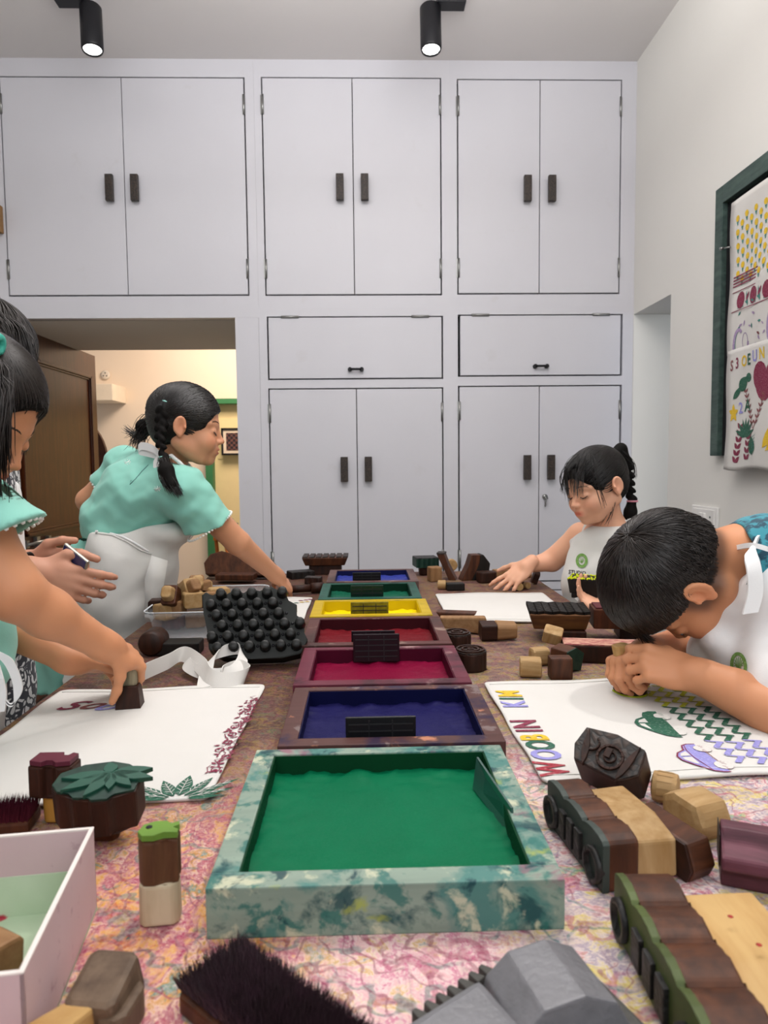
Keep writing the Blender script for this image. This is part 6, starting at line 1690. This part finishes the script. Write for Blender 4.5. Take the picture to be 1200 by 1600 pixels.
# neck strap and bow
m = MB()
P_ = [J(256, 716, 1.885), J(268, 712, 1.872), J(280, 722, 1.872), J(293, 735, 1.885), J(306, 748, 1.91)]
m.tube([Vector(p-base) for p in P_], .0055, 6); m.done('neck_strap', APW, g)
ribbon('bow', [J(254, 716, 1.875), J(240, 702, 1.87), J(222, 697, 1.89), J(217, 704, 1.90), J(232, 708, 1.89), J(254, 714, 1.88)], [(0, 0, 1)]*6, .020, APW, g, base, .002)
ribbon('bow', [J(254, 716, 1.875), J(250, 724, 1.868), J(240, 726, 1.87), J(246, 716, 1.87)], [(0, .2, 1)]*4, .016, APW, g, base, .002)
mobj('apron_bib', [J(294, 738, 1.99), J(306, 744, 2.0), J(307, 762, 2.02), J(303, 770, 2.02), J(288, 755, 1.99)], [(0, 1, 2, 3, 4)], APR, g, off=base).modifiers.new('t', 'SOLIDIFY').thickness = .004
# hair
def ex(Fd):
    braid(Fd, [h.w((-.058, -.062, .030)), J(252, 660, 1.855), J(250, 690, 1.835), J(256, 712, 1.825)], .019*h.s, .012)
    Fd.chain([J(256, 715, 1.825), J(260, 735, 1.80), J(269, 758, 1.785), J(279, 770, 1.78)], [.011, .019, .015, .003], .006)
    braid(Fd, [h.w((-.085, .03, .028)), J(246, 640, 2.0), J(240, 650, 2.01)], .016, .012)
    Fd.chain([J(240, 655, 2.01), J(226, 668, 2.01), J(222, 682, 2.01)], [.011, .024, .012], .008)
hobj, HF = hair_cap(h, g, base, HCAP, .0075, extra=ex, facecut=[((.098, 0, -.045), (.058, .10, .094)), ((.04, 0, -.075), (.055, .10, .05))], res=.0035, ext=[J(279, 775, 1.76), J(215, 690, 2.02)])
tie = nrm(h.R.T @ (J(254, 651, 1.86)-h.c)/h.s-HC); tie2 = nrm(h.R.T @ (J(244, 643, 1.99)-h.c)/h.s-HC)
paths = []
paths += cover(h, HF, tie, 2600, seed=31, sel=lambda D: D[:, 1] < .02); paths += cover(h, HF, tie2, 700, seed=32, sel=lambda D: D[:, 1] > -.02)
for (a, b, c) in (((256, 716), (263, 742), (280, 772)), ((256, 716), (256, 745), (268, 766))):
    paths += lock(J(*a, 1.825), [J(*b, 1.79), J(*c, 1.775)], 130, .008, .7)
paths += lock(J(240, 655, 2.0), [J(228, 668, 2.0), J(212, 680, 2.0), J(196, 672, 2.0)], 40, .006, 1.2)
paths += lock(J(240, 655, 2.0), [J(226, 668, 2.0), J(216, 686, 2.0), J(214, 694, 2.0)], 120, .012, 1.2)
strands('hair_strands', paths, HB, g, base, .0008)
ring_tie('hair_tie', h.w((-.052, -.056, .047)), h.R @ np.array((-.2, -.2, -.8)), .014, .0022, TIE2, g, base); ring_tie('hair_tie', J(256, 714, 1.825), (0.1, 0, -1), .0105, .0028, TIE2, g, base)
ring_tie('hair_tie', J(238, 655, 2.0), (-.5, 0, -.5), .012, .0028, TIE2, g, base)

# ================= girl at the back right
h = Head(J(931, 757, 2.02), (-.86, -.36, -.30), (-.20, -.02, 1), .96)
base = np.array((J(945, 900, 2.08)[0], 2.08, 0.0))
g = empty('person', base, (0, 0, 0), 'girl with a high braided ponytail reaching for blocks at the far right', 'person')
F = Fld((.33, 1.82, .72), (1.05, 2.42, 1.46), .0032)
nb = J(950, 815, 2.06); F.cap(h.w((-.022, 0, -.04)), nb, .034, .042, .02)
sr = J(908, 838, 2.17); sl_ = J(985, 850, 1.98); F.cap(sr, sl_, .038, .040, .03)
F.chain([nb+np.array((0, .0, -.06)), J(945, 960, 2.08)], [.075, .085], .03)
h.build(F)
el = J(862, 876, 2.22); wr_ = J(826, 884, 2.20)
F.chain([sr, el], [.041, .034], .02); F.chain([el, wr_], [.034, .0215], .01)
wr_ = J(828, 880, 2.17)
hand(F, wr_, J(796, 908, 2.16)-wr_, (-.10, -.62, .75), .150, -1, [(4, 10, 8), (2, 8, 8), (4, 10, 8), (8, 14, 10)], .30, ((.7, .75, -.25), (.8, .6, -.3), (.85, .5, -.3)), .0215)
el2 = J(990, 930, 1.90); F.chain([sl_, el2], [.038, .032], .02)
w2_ = J(948, 962, 1.86); F.chain([el2, w2_], [.032, .021], .01)
hand(F, w2_, J(915, 934, 1.90)-w2_, (.1, .15, -1), .14, 1, [(25, 25, 15)]*4, .1, ((.5, .8, .3), (.6, .6, .3), (.8, .3, .3)), .021)
F2_ = F; X_, Y_, Z_ = F.grid(); F.F = np.where((Z_ < .93)+np.zeros(F.F.shape, bool), np.maximum(F.F, (TXR+.01-X_+0*Y_+0*Z_).astype(np.float32)), F.F)
solid('body', F, SK2, g, base, 2, lambda V: h.tint(V))
h.features(F, g, base, HB, sides=(1, -1), open_=.003)
A = Fld((.48, 1.84, .40), (1.05, 2.40, 1.22), .004)
A.chain([nb+np.array((-.01, .0, -.075)), J(938, 900, 2.07), J(945, 1060, 2.07)], [.088, .105, .12], .03); A.cap(J(912, 838, 2.14), J(972, 842, 2.0), .045, .045, .03)
A.ell(J(950, 815, 2.06)+np.array((-.0, 0, .015)), (.075, .09, .04), None, .01, 'sub'); A.plane(J(912, 834, 2.14), (-.4, .3, .85))
A.ell(sr+np.array((-.02, .03, .0)), (.05, .05, .065), None, .01, 'sub')
A.folds(.0028, 1, [((1, .2, .2), 45, 1), ((.2, .2, 1), 60, .7)], 2); A.edge(1)
solid('apron', A, APR, g, base, 1)
S = Fld((.55, 1.86, .40), (.98, 2.32, 1.16), .008); S.chain([(.735, 2.09, 1.10), (.75, 2.09, .50)], [.085, .14], .03); S.plane((0, 0, .52), (0, 0, -1)); S.edge(1); solid('dress', S, fabric('white_dress', 'dad8d4', 'e4e2de'), g, base, 1)
lower(g, base, [(.75, 2.02, .72), (.75, 2.16, .72)], [(.77, 2.01, .0), (.77, 2.17, .0)], GREY, 'leggings', .07, .042, (-.9, -.3, 0))
P_ = [J(915, 836, 2.09), J(922, 815, 2.09), J(930, 806, 2.07)]
ribbon('apron_strap', P_, [(.8, .3, .2)]*3, .014, APR, g, base, .002)
# printed round logo and word on the bib
def ontoA(Fd, cpx, cpy, Y0):
    return lambda u, v_, hh: (onF(Fd, cpx+u, cpy-v_, .0035+hh, Y0)-base)
P = Print(); P.ring('logo', 0, 0, 7.2, 9, 4.4, 0, 26); 
for a in range(7): P.line('logo', [(0, -4), (3.6*math.cos(a*.52), 4.2*math.sin(a*.52))], .7)
P.build('round_logo', ontoA(A, 909, 876, 1.85), g)
P = Print(); P.text('black', 'STUDIO', 0, 0, 8.5, -.10, .9); P.build('printed_word', ontoA(A, 888, 896, 1.85), g)
ribbon('apron_tie', [J(897, 930, 1.93), J(905, 938, 1.91), J(912, 955, 1.92), J(902, 962, 1.92)], [(.5, 0, .5)]*4, .012, APR, g, base, .002)
def ex(Fd):
    Fd.ell(h.w((-.085, 0, .055)), np.array((.022, .02, .022)), None, .01)
    Fd.chain([h.w((-.085, 0, .062)), J(970, 702, 2.06), J(978, 722, 2.07)], [.014, .017, .016], .01)
    braid(Fd, [J(975, 712, 2.07), J(982, 740, 2.07), J(984, 765, 2.07), J(988, 784, 2.07)], .018, .014)
    Fd.chain([J(988, 784, 2.07), J(985, 800, 2.07), J(978, 815, 2.07)], [.011, .018, .010], .01)
hobj, HF = hair_cap(h, g, base, HCAP, .006, extra=ex, facecut=[((.100, 0, -.040), (.058, .10, .090)), ((.04, 0, -.085), (.06, .10, .05))], res=.0035, ext=[J(985, 820, 2.07), J(995, 700, 2.08)])
tie = nrm(np.array((-.085, 0, .055))-HC); paths = []
paths += cover(h, HF, tie, 3200, seed=33)
# loose bangs and wisps
for (a, b, c, n_, sp_) in (((905, 712, 1.92), (885, 735, 1.90), (889, 785, 1.90), 10, .006), ((915, 708, 1.92), (902, 745, 1.90), (903, 775, 1.885), 12, .008), ((925, 712, 1.91), (930, 750, 1.90), (940, 790, 1.905), 10, .008), ((900, 715, 1.93), (878, 742, 1.93), (884, 770, 1.93), 8, .005), ((958, 775, 1.98), (955, 795, 1.97), (945, 818, 1.98), 10, .006), ((972, 705, 2.0), (990, 725, 2.0), (992, 748, 2.0), 12, .005)):
    paths += lock(J(*a), [J(*b), J(*c)], n_, sp_, 1.0)
for k in range(60):
    y0 = rp.uniform(-.045, .05); p0_ = onskull(h, (.75, y0*12, .72), .008); p1 = onskull(h, (1, y0*13, .40), .009); p2 = h.w((.094, y0*1.2, .005+rp.uniform(-.01, .012)))
    paths += lock(p0_, [p1, p2], 1, .001, 1)
strands('hair_strands', paths, HB, g, base, .0007)
ring_tie('hair_tie', h.w((-.090, 0, .066)), h.R @ np.array((-1, 0, .3)), .016, .0035, TIE3, g, base); ring_tie('hair_tie', J(988, 783, 2.07), (0, 0, 1), .014, .003, TIE3, g, base)
HELD = (J(915, 932, 1.90))

# ================= boy at the right, bent over his bag
h = Head(J(1057, 903, 1.16), (-.15, .25, -.95), (-.93, -.04, .12), 1.04)
base = np.array((J(1230, 1000, 1.12)[0], 1.12, 0.0))
g = empty('person', base, (0, 0, 0), 'boy with short black hair bent over the right bag, pressing a block with both hands', 'person')
F = Fld((.34, .80, .85), (.98, 1.50, 1.30), .0026)
nb = J(1165, 872, 1.17); F.cap(h.w((-.040, 0, -.035)), nb, .046, .050, .03); F.cap(h.w((-.012, 0, -.055)), J(1150, 905, 1.17), .040, .046, .03)
F.cap(nb, J(1290, 930, 1.15), .055, .09, .03)
h.build(F, eo=.012)
wr_ = J(1092, 1056, 1.075); el = J(1262, 1138, .97)
F.cap(el, wr_, .043, .0245, .01); F.cap(J(1150, 1078, 1.04), wr_, .033, .0245, .01)
b0_ = J(990, 1070, 1.10)
tips = hand(F, wr_, J(1010, 1035, 1.095)-wr_, (.18, -.78, .52), .158, -1, [(38, 62, 34), (46, 62, 34), (52, 60, 34), (56, 58, 34)], .07, ((.75, .5, -.5), (.85, .2, -.5), (.9, .0, -.5)), .0245)
wr2 = J(1010, 1018, 1.20); el2 = J(1085, 1000, 1.30)
F.chain([J(1130, 985, 1.32), el2, wr2], [.036, .033, .023], .01)
tips2 = hand(F, wr2, J(956, 1036, 1.15)-wr2, (-.35, .10, .9), .150, 1, [(55, 60, 30), (55, 60, 30), (58, 58, 30), (60, 55, 30)], .03, ((.8, .4, -.5), (.8, .1, -.7), (.8, -.2, -.7)), .0235)
def boytint(V):
    T_ = h.tint(V); L = (V-h.c) @ h.R / h.s; x, y, z = L[:, 0], L[:, 1], L[:, 2]
    m_ = 1/(1+np.exp(-(z+.040+np.clip(x, -.1, 0)*-.12)/.0045)); m_ = m_*(1/(1+np.exp((x-.028+.0*z)/.004)))
    m_ = m_*np.where((np.abs(y) > .070) & (x > -.03) & (z < .032) & (np.abs(y) > .074), 0, 1)
    for k in range(3): T_[:, k] *= 1-m_*(.80, .80, .78)[k]
    return T_
solid('body', F, SK3, g, base, 2, boytint)
h.features(F, g, base, HB, sides=(1,))
# nails on the near hand
m = MB()
for (P_, dd, nn) in tips[:4]:
    c_ = P_+nn*.0062-dd*.001; sdv = np.cross(dd, nn)
    ring = [Vector(c_+dd*.0055*math.cos(t_)+sdv*.0042*math.sin(t_)+nn*.0006*math.cos(t_)-base) for t_ in np.linspace(0, 2*PI, 10, endpoint=False)]
    vs = [m.bm.verts.new(p) for p in ring]; m.bm.faces.new(vs)
m.done('fingernails', plain('fingernail', 'e4b29e', .35, var=.02), g)
# teal patterned shirt
def patt(t, b):
    v = t.coord(warp=.03, wscale=40); n = t.noise(v, 55, 3); return t.mix(t.ramp(n, [(.45, 0.0), (.55, 1.0)]), s2l('0e3f52'), s2l('2f8796'))
SH = fabric('teal_leaf_pattern', '12485a', None, .8, .3, patt)
T = Fld((.48, .88, .86), (1.14, 1.52, 1.36), .0042)
T.chain([J(1190, 890, 1.16), J(1300, 960, 1.14), (.95, 1.15, 1.0)], [.092, .125, .125], .03); T.cap(J(1180, 850, 1.24), J(1200, 930, 1.28), .05, .07, .03)
T.ell(J(1122, 888, 1.17), (.052, .085, .085), None, .006, 'sub')
T.cap(J(1180, 980, 1.28), J(1082, 1004, 1.30), .055, .048, .02)
T.cap(J(1250, 1000, 1.1), J(1290, 1090, 1.0), .07, .06, .03)
T.folds(.002, 1, [((1, .2, .3), 70, 1), ((.1, .5, 1), 110, .5)], 4)
cuff(T, J(1074, 1006, 1.30), J(1000, 1020, 1.28)-J(1100, 1000, 1.31), .06, rin=.040)
solid('shirt', T, SH, g, base, 1)
cr_ = Fld((.60, 1.0, 1.05), (.80, 1.36, 1.26), .0035)
cr_.chain([J(1162, 858, 1.085), J(1165, 880, 1.075), J(1158, 905, 1.080), J(1150, 932, 1.10)], [.010, .018, .018, .012], .01)
cr_.folds(.0012, 1, [((.2, .4, 1), 150, 1)], 4)
solid('collar', cr_, SH, g, base, 1)
# apron: bib hanging from the neck loop, folded and creased
A = Fld((.46, .88, .92), (1.05, 1.46, 1.30), .0038)
A.cap(J(1185, 985, 1.15), J(1300, 1100, 1.05), .085, .16, .04); A.cap(J(1120, 1010, 1.20), J(1200, 1060, 1.14), .048, .07, .04)
A.cap(J(1160, 945, 1.12), J(1220, 930, 1.08), .042, .05, .03); A.cap(J(1128, 998, 1.13), J(1148, 1038, 1.13), .030, .022, .03)
A.plane(J(1150, 1070, 1.05), (-.25, 0, -1)); A.folds(.005, 1, [((.8, .3, .6), 38, 1), ((.9, -.2, -.4), 62, .7), ((.2, .4, 1), 100, .3)], 12)
solid('apron', A, APW, g, base, 1)
ribbon('apron_strap', [J(1172, 958, 1.045), J(1180, 925, 1.045), J(1178, 890, 1.05), J(1172, 862, 1.07), J(1182, 848, 1.10), J(1205, 846, 1.16)], [(1, .1, .1), (1, .1, .1), (1, .2, .1), (.8, .3, .5), (.4, .3, .9), (.1, .3, 1)], .025, APW, g, base, .003)
ribbon('apron_strap', [J(1150, 856, 1.12), J(1175, 852, 1.08), J(1200, 858, 1.06)], [(.1, .3, 1)]*3, .008, APW, g, base, .003)
P = Print()
P.ring('logo', 0, 0, 10.5, 18.5, 5.2, .10, 28)
for a in np.linspace(-.2, PI+.2, 9): P.line('logo', [(0, -13), (1.2*math.cos(a)*3, 0), (7*math.cos(a), 2+11*math.sin(a))], 1.3)
P.build('round_logo', lambda u, v_, hh: onF(A, 1154+u, 1040-v_, .0035+hh, .85)-base, g)
# hair: short, brushed forward from the whorl; clipped close at the nape
def ex(Fd): Fd.ell(h.w((.008, 0, .048)), np.array((.088, .076, .072))*h.s, h.R, .02)
hobj, HF = hair_cap(h, g, base, HCAP, .005, pre=ex, facecut=[((.110, 0, -.060), (.070, .12, .082)), ((.042, 0, -.085), (.060, .12, .062)), ((-.055, 0, -.085), (.06, .12, .05))], res=.0030, nape=-.002)
who = nrm((-.62, .12, .85)); paths = []
paths += cover(h, HF, who, 9000, 6, False, (.28, .55), .0022, .05, .02, 35, lambda D: (D[:, 0] > -.35) | (D[:, 2] > .35))
paths += cover(h, HF, who, 3500, 4, False, (.10, .2), .0014, .05, .02, 36, lambda D: (D[:, 0] < -.1))
for k in range(900):   # fringe falling over the forehead
    y0 = rp.uniform(-.066, .040); P_ = []
    a0 = nrm((.55, y0*13, .85)); a1 = nrm((1.0, y0*11, .38))
    q0 = onskull(h, a0, .018); q1 = onskull(h, a1, .016); q2 = h.w((.099+rp.uniform(-.004, .004), y0*1.05, .040+rp.uniform(-.012, .010)-.12*abs(y0)))
    paths += lock(q0, [q1, q2], 1, .0015, 1.5, 6)
strands('hair_strands', paths, HB2, g, base, .0010, tip=.2)
# stubbled nape: short hairs
paths = []
for k in range(5200):
    d_ = nrm((rp.uniform(-1, .25), rp.choice([-1, 1])*rp.uniform(.05, 1), rp.uniform(-.78, .10))); p = onskull(h, d_, .0015)
    if d_[0] > -.12 and d_[2] < .02: continue
    q = HF.at(p)
    n_ = h.R @ nrm(d_/(HE)); tn = nrm(h.R @ np.array((.3, 0, -1.0))+n_*.35); paths.append([p, p+tn*.004, p+tn*.008+n_*.001])
strands('clipped_hair', paths, HB2, g, base, .0004, tip=.3)
lower(g, base, [(.94, 1.07, .94), (.94, 1.21, .94)], [(.90, 1.05, .0), (.90, 1.23, .0)], NAVY, 'trousers', .09, .055, (-1, 0, 0))
# the stamp between his hands
e = empty('printing_block', (b0_[0], b0_[1], ZT+.006), (0, 0, math.radians(10)), 'brown half-round block with lime edge held by the boy on his bag', 'printing block')
hp_ = [(-.025, -.002)]+[(-.025*math.cos(t_), -.002-.024*math.sin(t_)) for t_ in np.linspace(0, PI, 12)][1:]+[(.025, .016), (-.025, .016)]
MB().prism(hp_[::1], .0025, .040, .002, .98).done('block_body', W_DK, e); MB().prism([(x*1.03, y*1.03) for x, y in hp_], -.0005, .003, .0008).done('inked_edge', plain('lime_ink', 'a9b81c', .5, var=.3, scale=40), e)
b = MB(); b.M = Matrix.Translation((-.012, .004, .036)) @ Matrix.Rotation(math.radians(-8), 4, 'Y'); b.prism(rect(.020, .018, .004), 0, .048, .003, 1.35); b.done('handle', tan2, e)
e.location = (tb(990, 1092)[0], tb(990, 1092)[1]+.012, ZT+.0062)

# the block the right girl holds
base_h = J(915, 915, 1.925)
e = empty('printing_block', base_h, (math.radians(4), 0, math.radians(-28)), 'dark tapered block with lime inked edge held by the girl with the ponytail', 'printing block')
MB().prism(rect(.078, .05), -.018, .024, .003, 1.15).prism(rect(.07, .045), -.032, -.017, .003).done('block_body', W_BK, e)
m = MB(); rr2 = np.random.default_rng(2)
for k in range(40):
    x = rr2.uniform(-.042, .042); y = rr2.choice([-.026, .024])+rr2.uniform(-.002, .004); bmesh.ops.create_icosphere(m.bm, subdivisions=1, radius=rr2.uniform(.0018, .0034), matrix=Matrix.Translation((x, y, .0245)))
for k in range(50): bmesh.ops.create_icosphere(m.bm, subdivisions=1, radius=rr2.uniform(.0018, .003), matrix=Matrix.Translation((rr2.uniform(-.042, .042), rr2.uniform(-.026, .026), .0245)))
m.done('lime_ink', plain('bright_lime_ink', 'd4de1a', .5), e)

# ================= girl at the left edge stamping letters
h = Head(J(-42, 640, 1.02), (.80, -.06, -.58), (.60, .0, .80), .96)
base = np.array((J(-90, 1000, 1.05)[0], 1.05, 0.0))
g = empty('person', base, (0, 0, 0), 'girl at the left edge with teal hair tie, stamping letters on the left bag', 'person')
F = Fld((-.88, .80, .86), (-.30, 1.34, 1.56), .0027)
nb = J(-75, 745, 1.06); F.cap(h.w((-.03, 0, -.045)), nb, .038, .044, .02)
sr = J(-40, 815, .98); F.cap(nb+np.array((0, 0, -.05)), sr, .05, .042, .03)
F.cap(nb, J(-100, 960, 1.06), .055, .055, .03)
h.build(F)
el = J(22, 925, .98); wr_ = J(166, 1010, 1.10)
F.chain([sr, el], [.040, .036], .02); F.chain([el, J(75, 958, 1.02), wr_], [.036, .0325, .0225], .02)
hx = J(218, 1030, 1.165)
tips = hand(F, wr_, hx-wr_, (.30, -.45, .84), .142, -1, [(45, 48, 26), (52, 44, 24), (52, 42, 24), (44, 38, 22)], .06, ((.6, .45, -.65), (.5, .2, -.85), (.4, .1, -.9)), .0225)
el2 = J(-20, 965, 1.16); w2_ = J(112, 1032, 1.15); F.chain([el2, w2_], [.034, .0215], .01)
hand(F, w2_, J(180, 1040, 1.20)-w2_, (-.1, .50, .86), .138, -1, [(22, 30, 20), (25, 30, 20), (28, 30, 20), (30, 30, 20)], .05, ((.75, .5, -.35), (.85, .30, -.4), (.9, .25, -.4)), .0215)
solid('body', F, SK3, g, base, 2, lambda V: h.tint(V))
h.features(F, g, base, HB, sides=(-1, 1))
B = Fld((-.94, .80, .86), (-.38, 1.36, 1.42), .0045)
B.cap(nb+np.array((-.02, .0, -.06)), J(-105, 1010, 1.08), .088, .115, .03); B.cap(nb+np.array((0, 0, -.05)), sr, .055, .058, .04)
hp = J(2, 838, .975); B.cap(sr, hp+nrm(hp-sr)*.02, .056, .058, .03); B.folds(.0025, 1, [((1, .2, .4), 60, 1), ((.2, .1, 1), 90, .5)], 6)
cuff(B, hp, el-sr, .06, rin=.046); solid('blouse', B, MINT, g, base, 1)
ax_ = nrm(el-sr); a_ = nrm(np.cross(ax_, [0, 0, 1])); b_ = np.cross(ax_, a_); m = MB()
for i in range(30):
    t_ = 2*PI*i/30; p = hp+(a_*math.cos(t_)+b_*math.sin(t_))*.055-base; bmesh.ops.create_icosphere(m.bm, subdivisions=1, radius=.0038, matrix=Matrix.Translation(Vector(p)))
m.done('sleeve_lace', TRIM, g, True)
A = Fld((-.90, .84, .55), (-.40, 1.36, 1.24), .0048)
A.cap(J(-132, 955, 1.09), J(-140, 1150, 1.09), .118, .128, .03); A.plane((0, 0, .62), (0, 0, -1)); A.plane(J(-60, 948, 1.1), (0, 0, 1)); A.edge(-1); A.folds(.003, 1, [((1, .2, .3), 45, 1), ((.3, .1, 1), 60, .7)], 7); solid('apron', A, APR, g, base, 1)
ribbon('apron_tie', [J(-6, 1020, 1.03), J(14, 1035, 1.02), J(28, 1070, 1.02), J(24, 1098, 1.02), J(8, 1092, 1.02), J(-2, 1060, 1.02)], [(1, 0, .2), (1, 0, .5), (1, 0, .1), (.6, 0, .8), (.4, 0, -.9), (1, 0, .1)], .013, APW, g, base, .003)
ribbon('apron_tie', [J(-8, 1040, 1.03), J(2, 1080, 1.02), J(0, 1112, 1.02)], [(1, 0, .1)]*3, .014, APW, g, base, .003)
def ex(Fd):
    Fd.ell(h.w((-.080, 0, .085)), np.array((.026, .024, .022)), None, .01)
hobj, HF = hair_cap(h, g, base, HCAP, .0085, extra=ex, ears=False, facecut=[((.108, 0, -.035), (.066, .12, .098)), ((.045, 0, -.095), (.055, .12, .055))], res=.0035, nape=-.065)
tiew = J(8, 542, .985); tie = nrm(h.R.T @ (tiew-h.c)/h.s-HC); paths = []
paths += cover(h, HF, tie, 4200, seed=34)
for (a, b, c, n_, sp_) in (((-2, 570, .95), (2, 640, .935), (-4, 720, .945), 300, .008), ((-6, 600, .93), (-14, 680, .92), (-20, 770, .94), 260, .010)):
    paths += lock(J(*a), [J(*b), J(*c)], n_, sp_, 1.0)
strands('hair_strands', paths, HB2, g, base, .0008)
ring_tie('hair_tie', tiew+np.array((0, -.02, .0)), (-1, .0, .2), .010, .006, TIE, g, base)
S = Fld((-1.0, .84, .35), (-.44, 1.34, 1.10), .008); c_ = J(-105, 990, 1.08); c_[0] -= .04
S.chain([c_, c_*np.array((1, 1, 0))+np.array((-.02, 0, .45))], [.105, .155], .04); S.plane((0, 0, .46), (0, 0, -1)); S.folds(.006, 1, [((1, .2, 0), 50, 1), ((.2, 1, 0), 60, .6)], 41); S.edge(-1); solid('skirt', S, MINT, g, base, 1)
cx0, cy0 = float(c_[0]), float(c_[1]); lower(g, base, [(cx0-.01, cy0-.07, .78), (cx0-.01, cy0+.07, .78)], [(cx0-.02, cy0-.09, .0), (cx0-.02, cy0+.09, .0)], GREY, 'leggings', .07, .04, (1, 0, 0))
# block she holds
q = tb(199, 1111, .004)
e = empty('printing_block', (q[0], q[1]+.014, ZT+.0062), (0, 0, math.radians(6)), 'dark brown square block held upright on the left bag by the stamping girl', 'printing block')
MB().prism(rect(.040, .034), 0, .038, .0015, .80).done('block_body', W_DK, e)
gw2 = wood('grey_stained_handle', '5a5a48', 'a89c80', 'z', 1.2)
MB().prism(rect(.026, .022, .004), .037, .075, .003, 1.1, shift=(.0, 0)).done('handle', gw2, e)

# ================= adult behind her, holding a phone
h = Head(J(-34, 562, 1.52), (.86, -.12, -.42), (.42, .0, .9), 1.10)
base = np.array((J(-60, 1000, 1.55)[0], 1.55, 0.0))
g = empty('person', base, (0, 0, 0), 'adult with bobbed dark hair behind the left girl, holding a phone in both hands', 'person')
F = Fld((-1.10, 1.22, .86), (-.42, 1.86, 1.80), .0034)
nb = J(-50, 680, 1.58); F.cap(h.w((-.03, 0, -.045)), nb, .044, .05, .02)
sr = J(-40, 760, 1.46); F.cap(nb, sr, .05, .05, .03); F.cap(nb, J(-70, 1000, 1.58), .09, .10, .03)
h.build(F)
wr_ = J(50, 893, 1.44); el = J(-60, 905, 1.48); F.chain([sr, el, wr_], [.046, .042, .028], .015)
tips = hand(F, wr_, J(120, 912, 1.45)-wr_, (-.1, -.95, .25), .182, 1, [(8, 38, 20), (12, 42, 25), (18, 45, 25), (26, 48, 25)], .06, ((.70, .70, .0), (.92, .25, .0), (1, -.05, .0)), .028)
w2_ = J(48, 880, 1.55); F.cap(J(-60, 900, 1.6), w2_, .04, .027, .01)
hand(F, w2_, J(120, 880, 1.54)-w2_, (-.1, .95, .3), .178, -1, [(15, 45, 25), (18, 45, 25), (22, 45, 25), (28, 45, 25)], .05, ((.75, .65, .0), (.95, .2, .1), (1, -.05, .1)), .027)
solid('body', F, SK4, g, base, 2, lambda V: h.tint(V))
h.features(F, g, base, HB, sides=(-1, 1))
def pat2(t, b):
    vo = t.node('ShaderNodeTexVoronoi', i_Vector=t.coord(warp=.06, wscale=18), i_Scale=34.0, feature='DISTANCE_TO_EDGE'); wv = t.node('ShaderNodeTexWave', i_Vector=t.coord(warp=.10, wscale=16), i_Scale=26.0, i_Distortion=4.0)
    m_ = t.math('MULTIPLY', t.ramp(vo.outputs['Distance'], [(.04, 0.0), (.09, 1.0)]), t.ramp(wv.outputs['Fac'], [(.35, 0.0), (.5, 1.0)])); return t.mix(m_, s2l('34343c'), s2l('d9d8d8'))
DR = fabric('black_white_paisley', 'd8d8d8', None, .85, .3, pat2)
B = Fld((-1.15, 1.30, .02), (-.50, 1.90, 1.40), .006)
B.cap(nb+np.array((0, 0, -.06)), J(-60, 950, 1.58), .10, .14, .03); B.cap(J(-60, 950, 1.60), J(-55, 1340, 1.60), .14, .17, .04); B.cap(nb+np.array((0, 0, -.04)), sr, .06, .066, .03); B.cap(sr, J(-35, 840, 1.47), .062, .060, .03)
B.plane((0, 0, .10), (0, 0, -1)); B.folds(.005, 1, [((1, .3, .1), 36, 1), ((.3, .1, 1), 50, .4)], 9); solid('dress', B, DR, g, base, 1)
A = Fld((-1.02, 1.26, .80), (-.60, 1.80, 1.30), .005)
A.cap(J(-52, 785, 1.53), J(-55, 940, 1.54), .105, .125, .03); A.plane(J(-50, 742, 1.5), (.3, 0, 1)); A.plane((0, 0, .98), (0, 0, -1)); A.folds(.003, 1, [((1, .3, .3), 36, 1)], 10); solid('apron', A, APW, g, base, 1)
hobj, HF = hair_cap(h, g, base, HCAP2, .014, ears=False, facecut=[((.112, 0, -.060), (.050, .12, .080)), ((.05, 0, -.11), (.055, .12, .05))], res=.005, nape=-.09)
paths = []
cr = nrm((-.15, 0, 1))
paths += cover(h, HF, cr, 4200, 8, False, (.5, .9), .002, .03, .01, 37)
for (a, b, c, n_, sp_) in (((12, 500, 1.44), (36, 520, 1.42), (46, 565, 1.42), 120, .006), ((-5, 495, 1.42), (12, 520, 1.40), (16, 560, 1.40), 120, .008)):
    paths += lock(J(*a), [J(*b), J(*c)], n_, sp_, 1.0)
strands('hair_strands', paths, HB2, g, base, .001)
lower(g, base, [(-.80, 1.52, .5), (-.80, 1.66, .5)], [(-.80, 1.50, .0), (-.80, 1.68, .0)], NAVY, 'trousers', .06, .045, (1, 0, 0))
ring_tie('watch_strap', J(44, 888, 1.445), (1, 0, -.05), .030, .004, M['black'], g, base)
e = empty('phone', J(112, 893, 1.475), (0, 0, 0), 'thin phone held edge-on between the adult’s hands', 'phone')
e.rotation_euler = (math.radians(8), math.radians(30), math.radians(-25))
scr = NT('phone_screen'); scr.set(s2l('2a3264'), .1); 
MB().box(-.036, .036, -.004, .004, -.05, .05, .0035).done('phone_body', plain('silver_phone_edge', 'b8b4a8', .25, .6), e); MB().box(-.033, .033, -.0046, -.0038, -.047, .047).done('screen', scr.m, e)
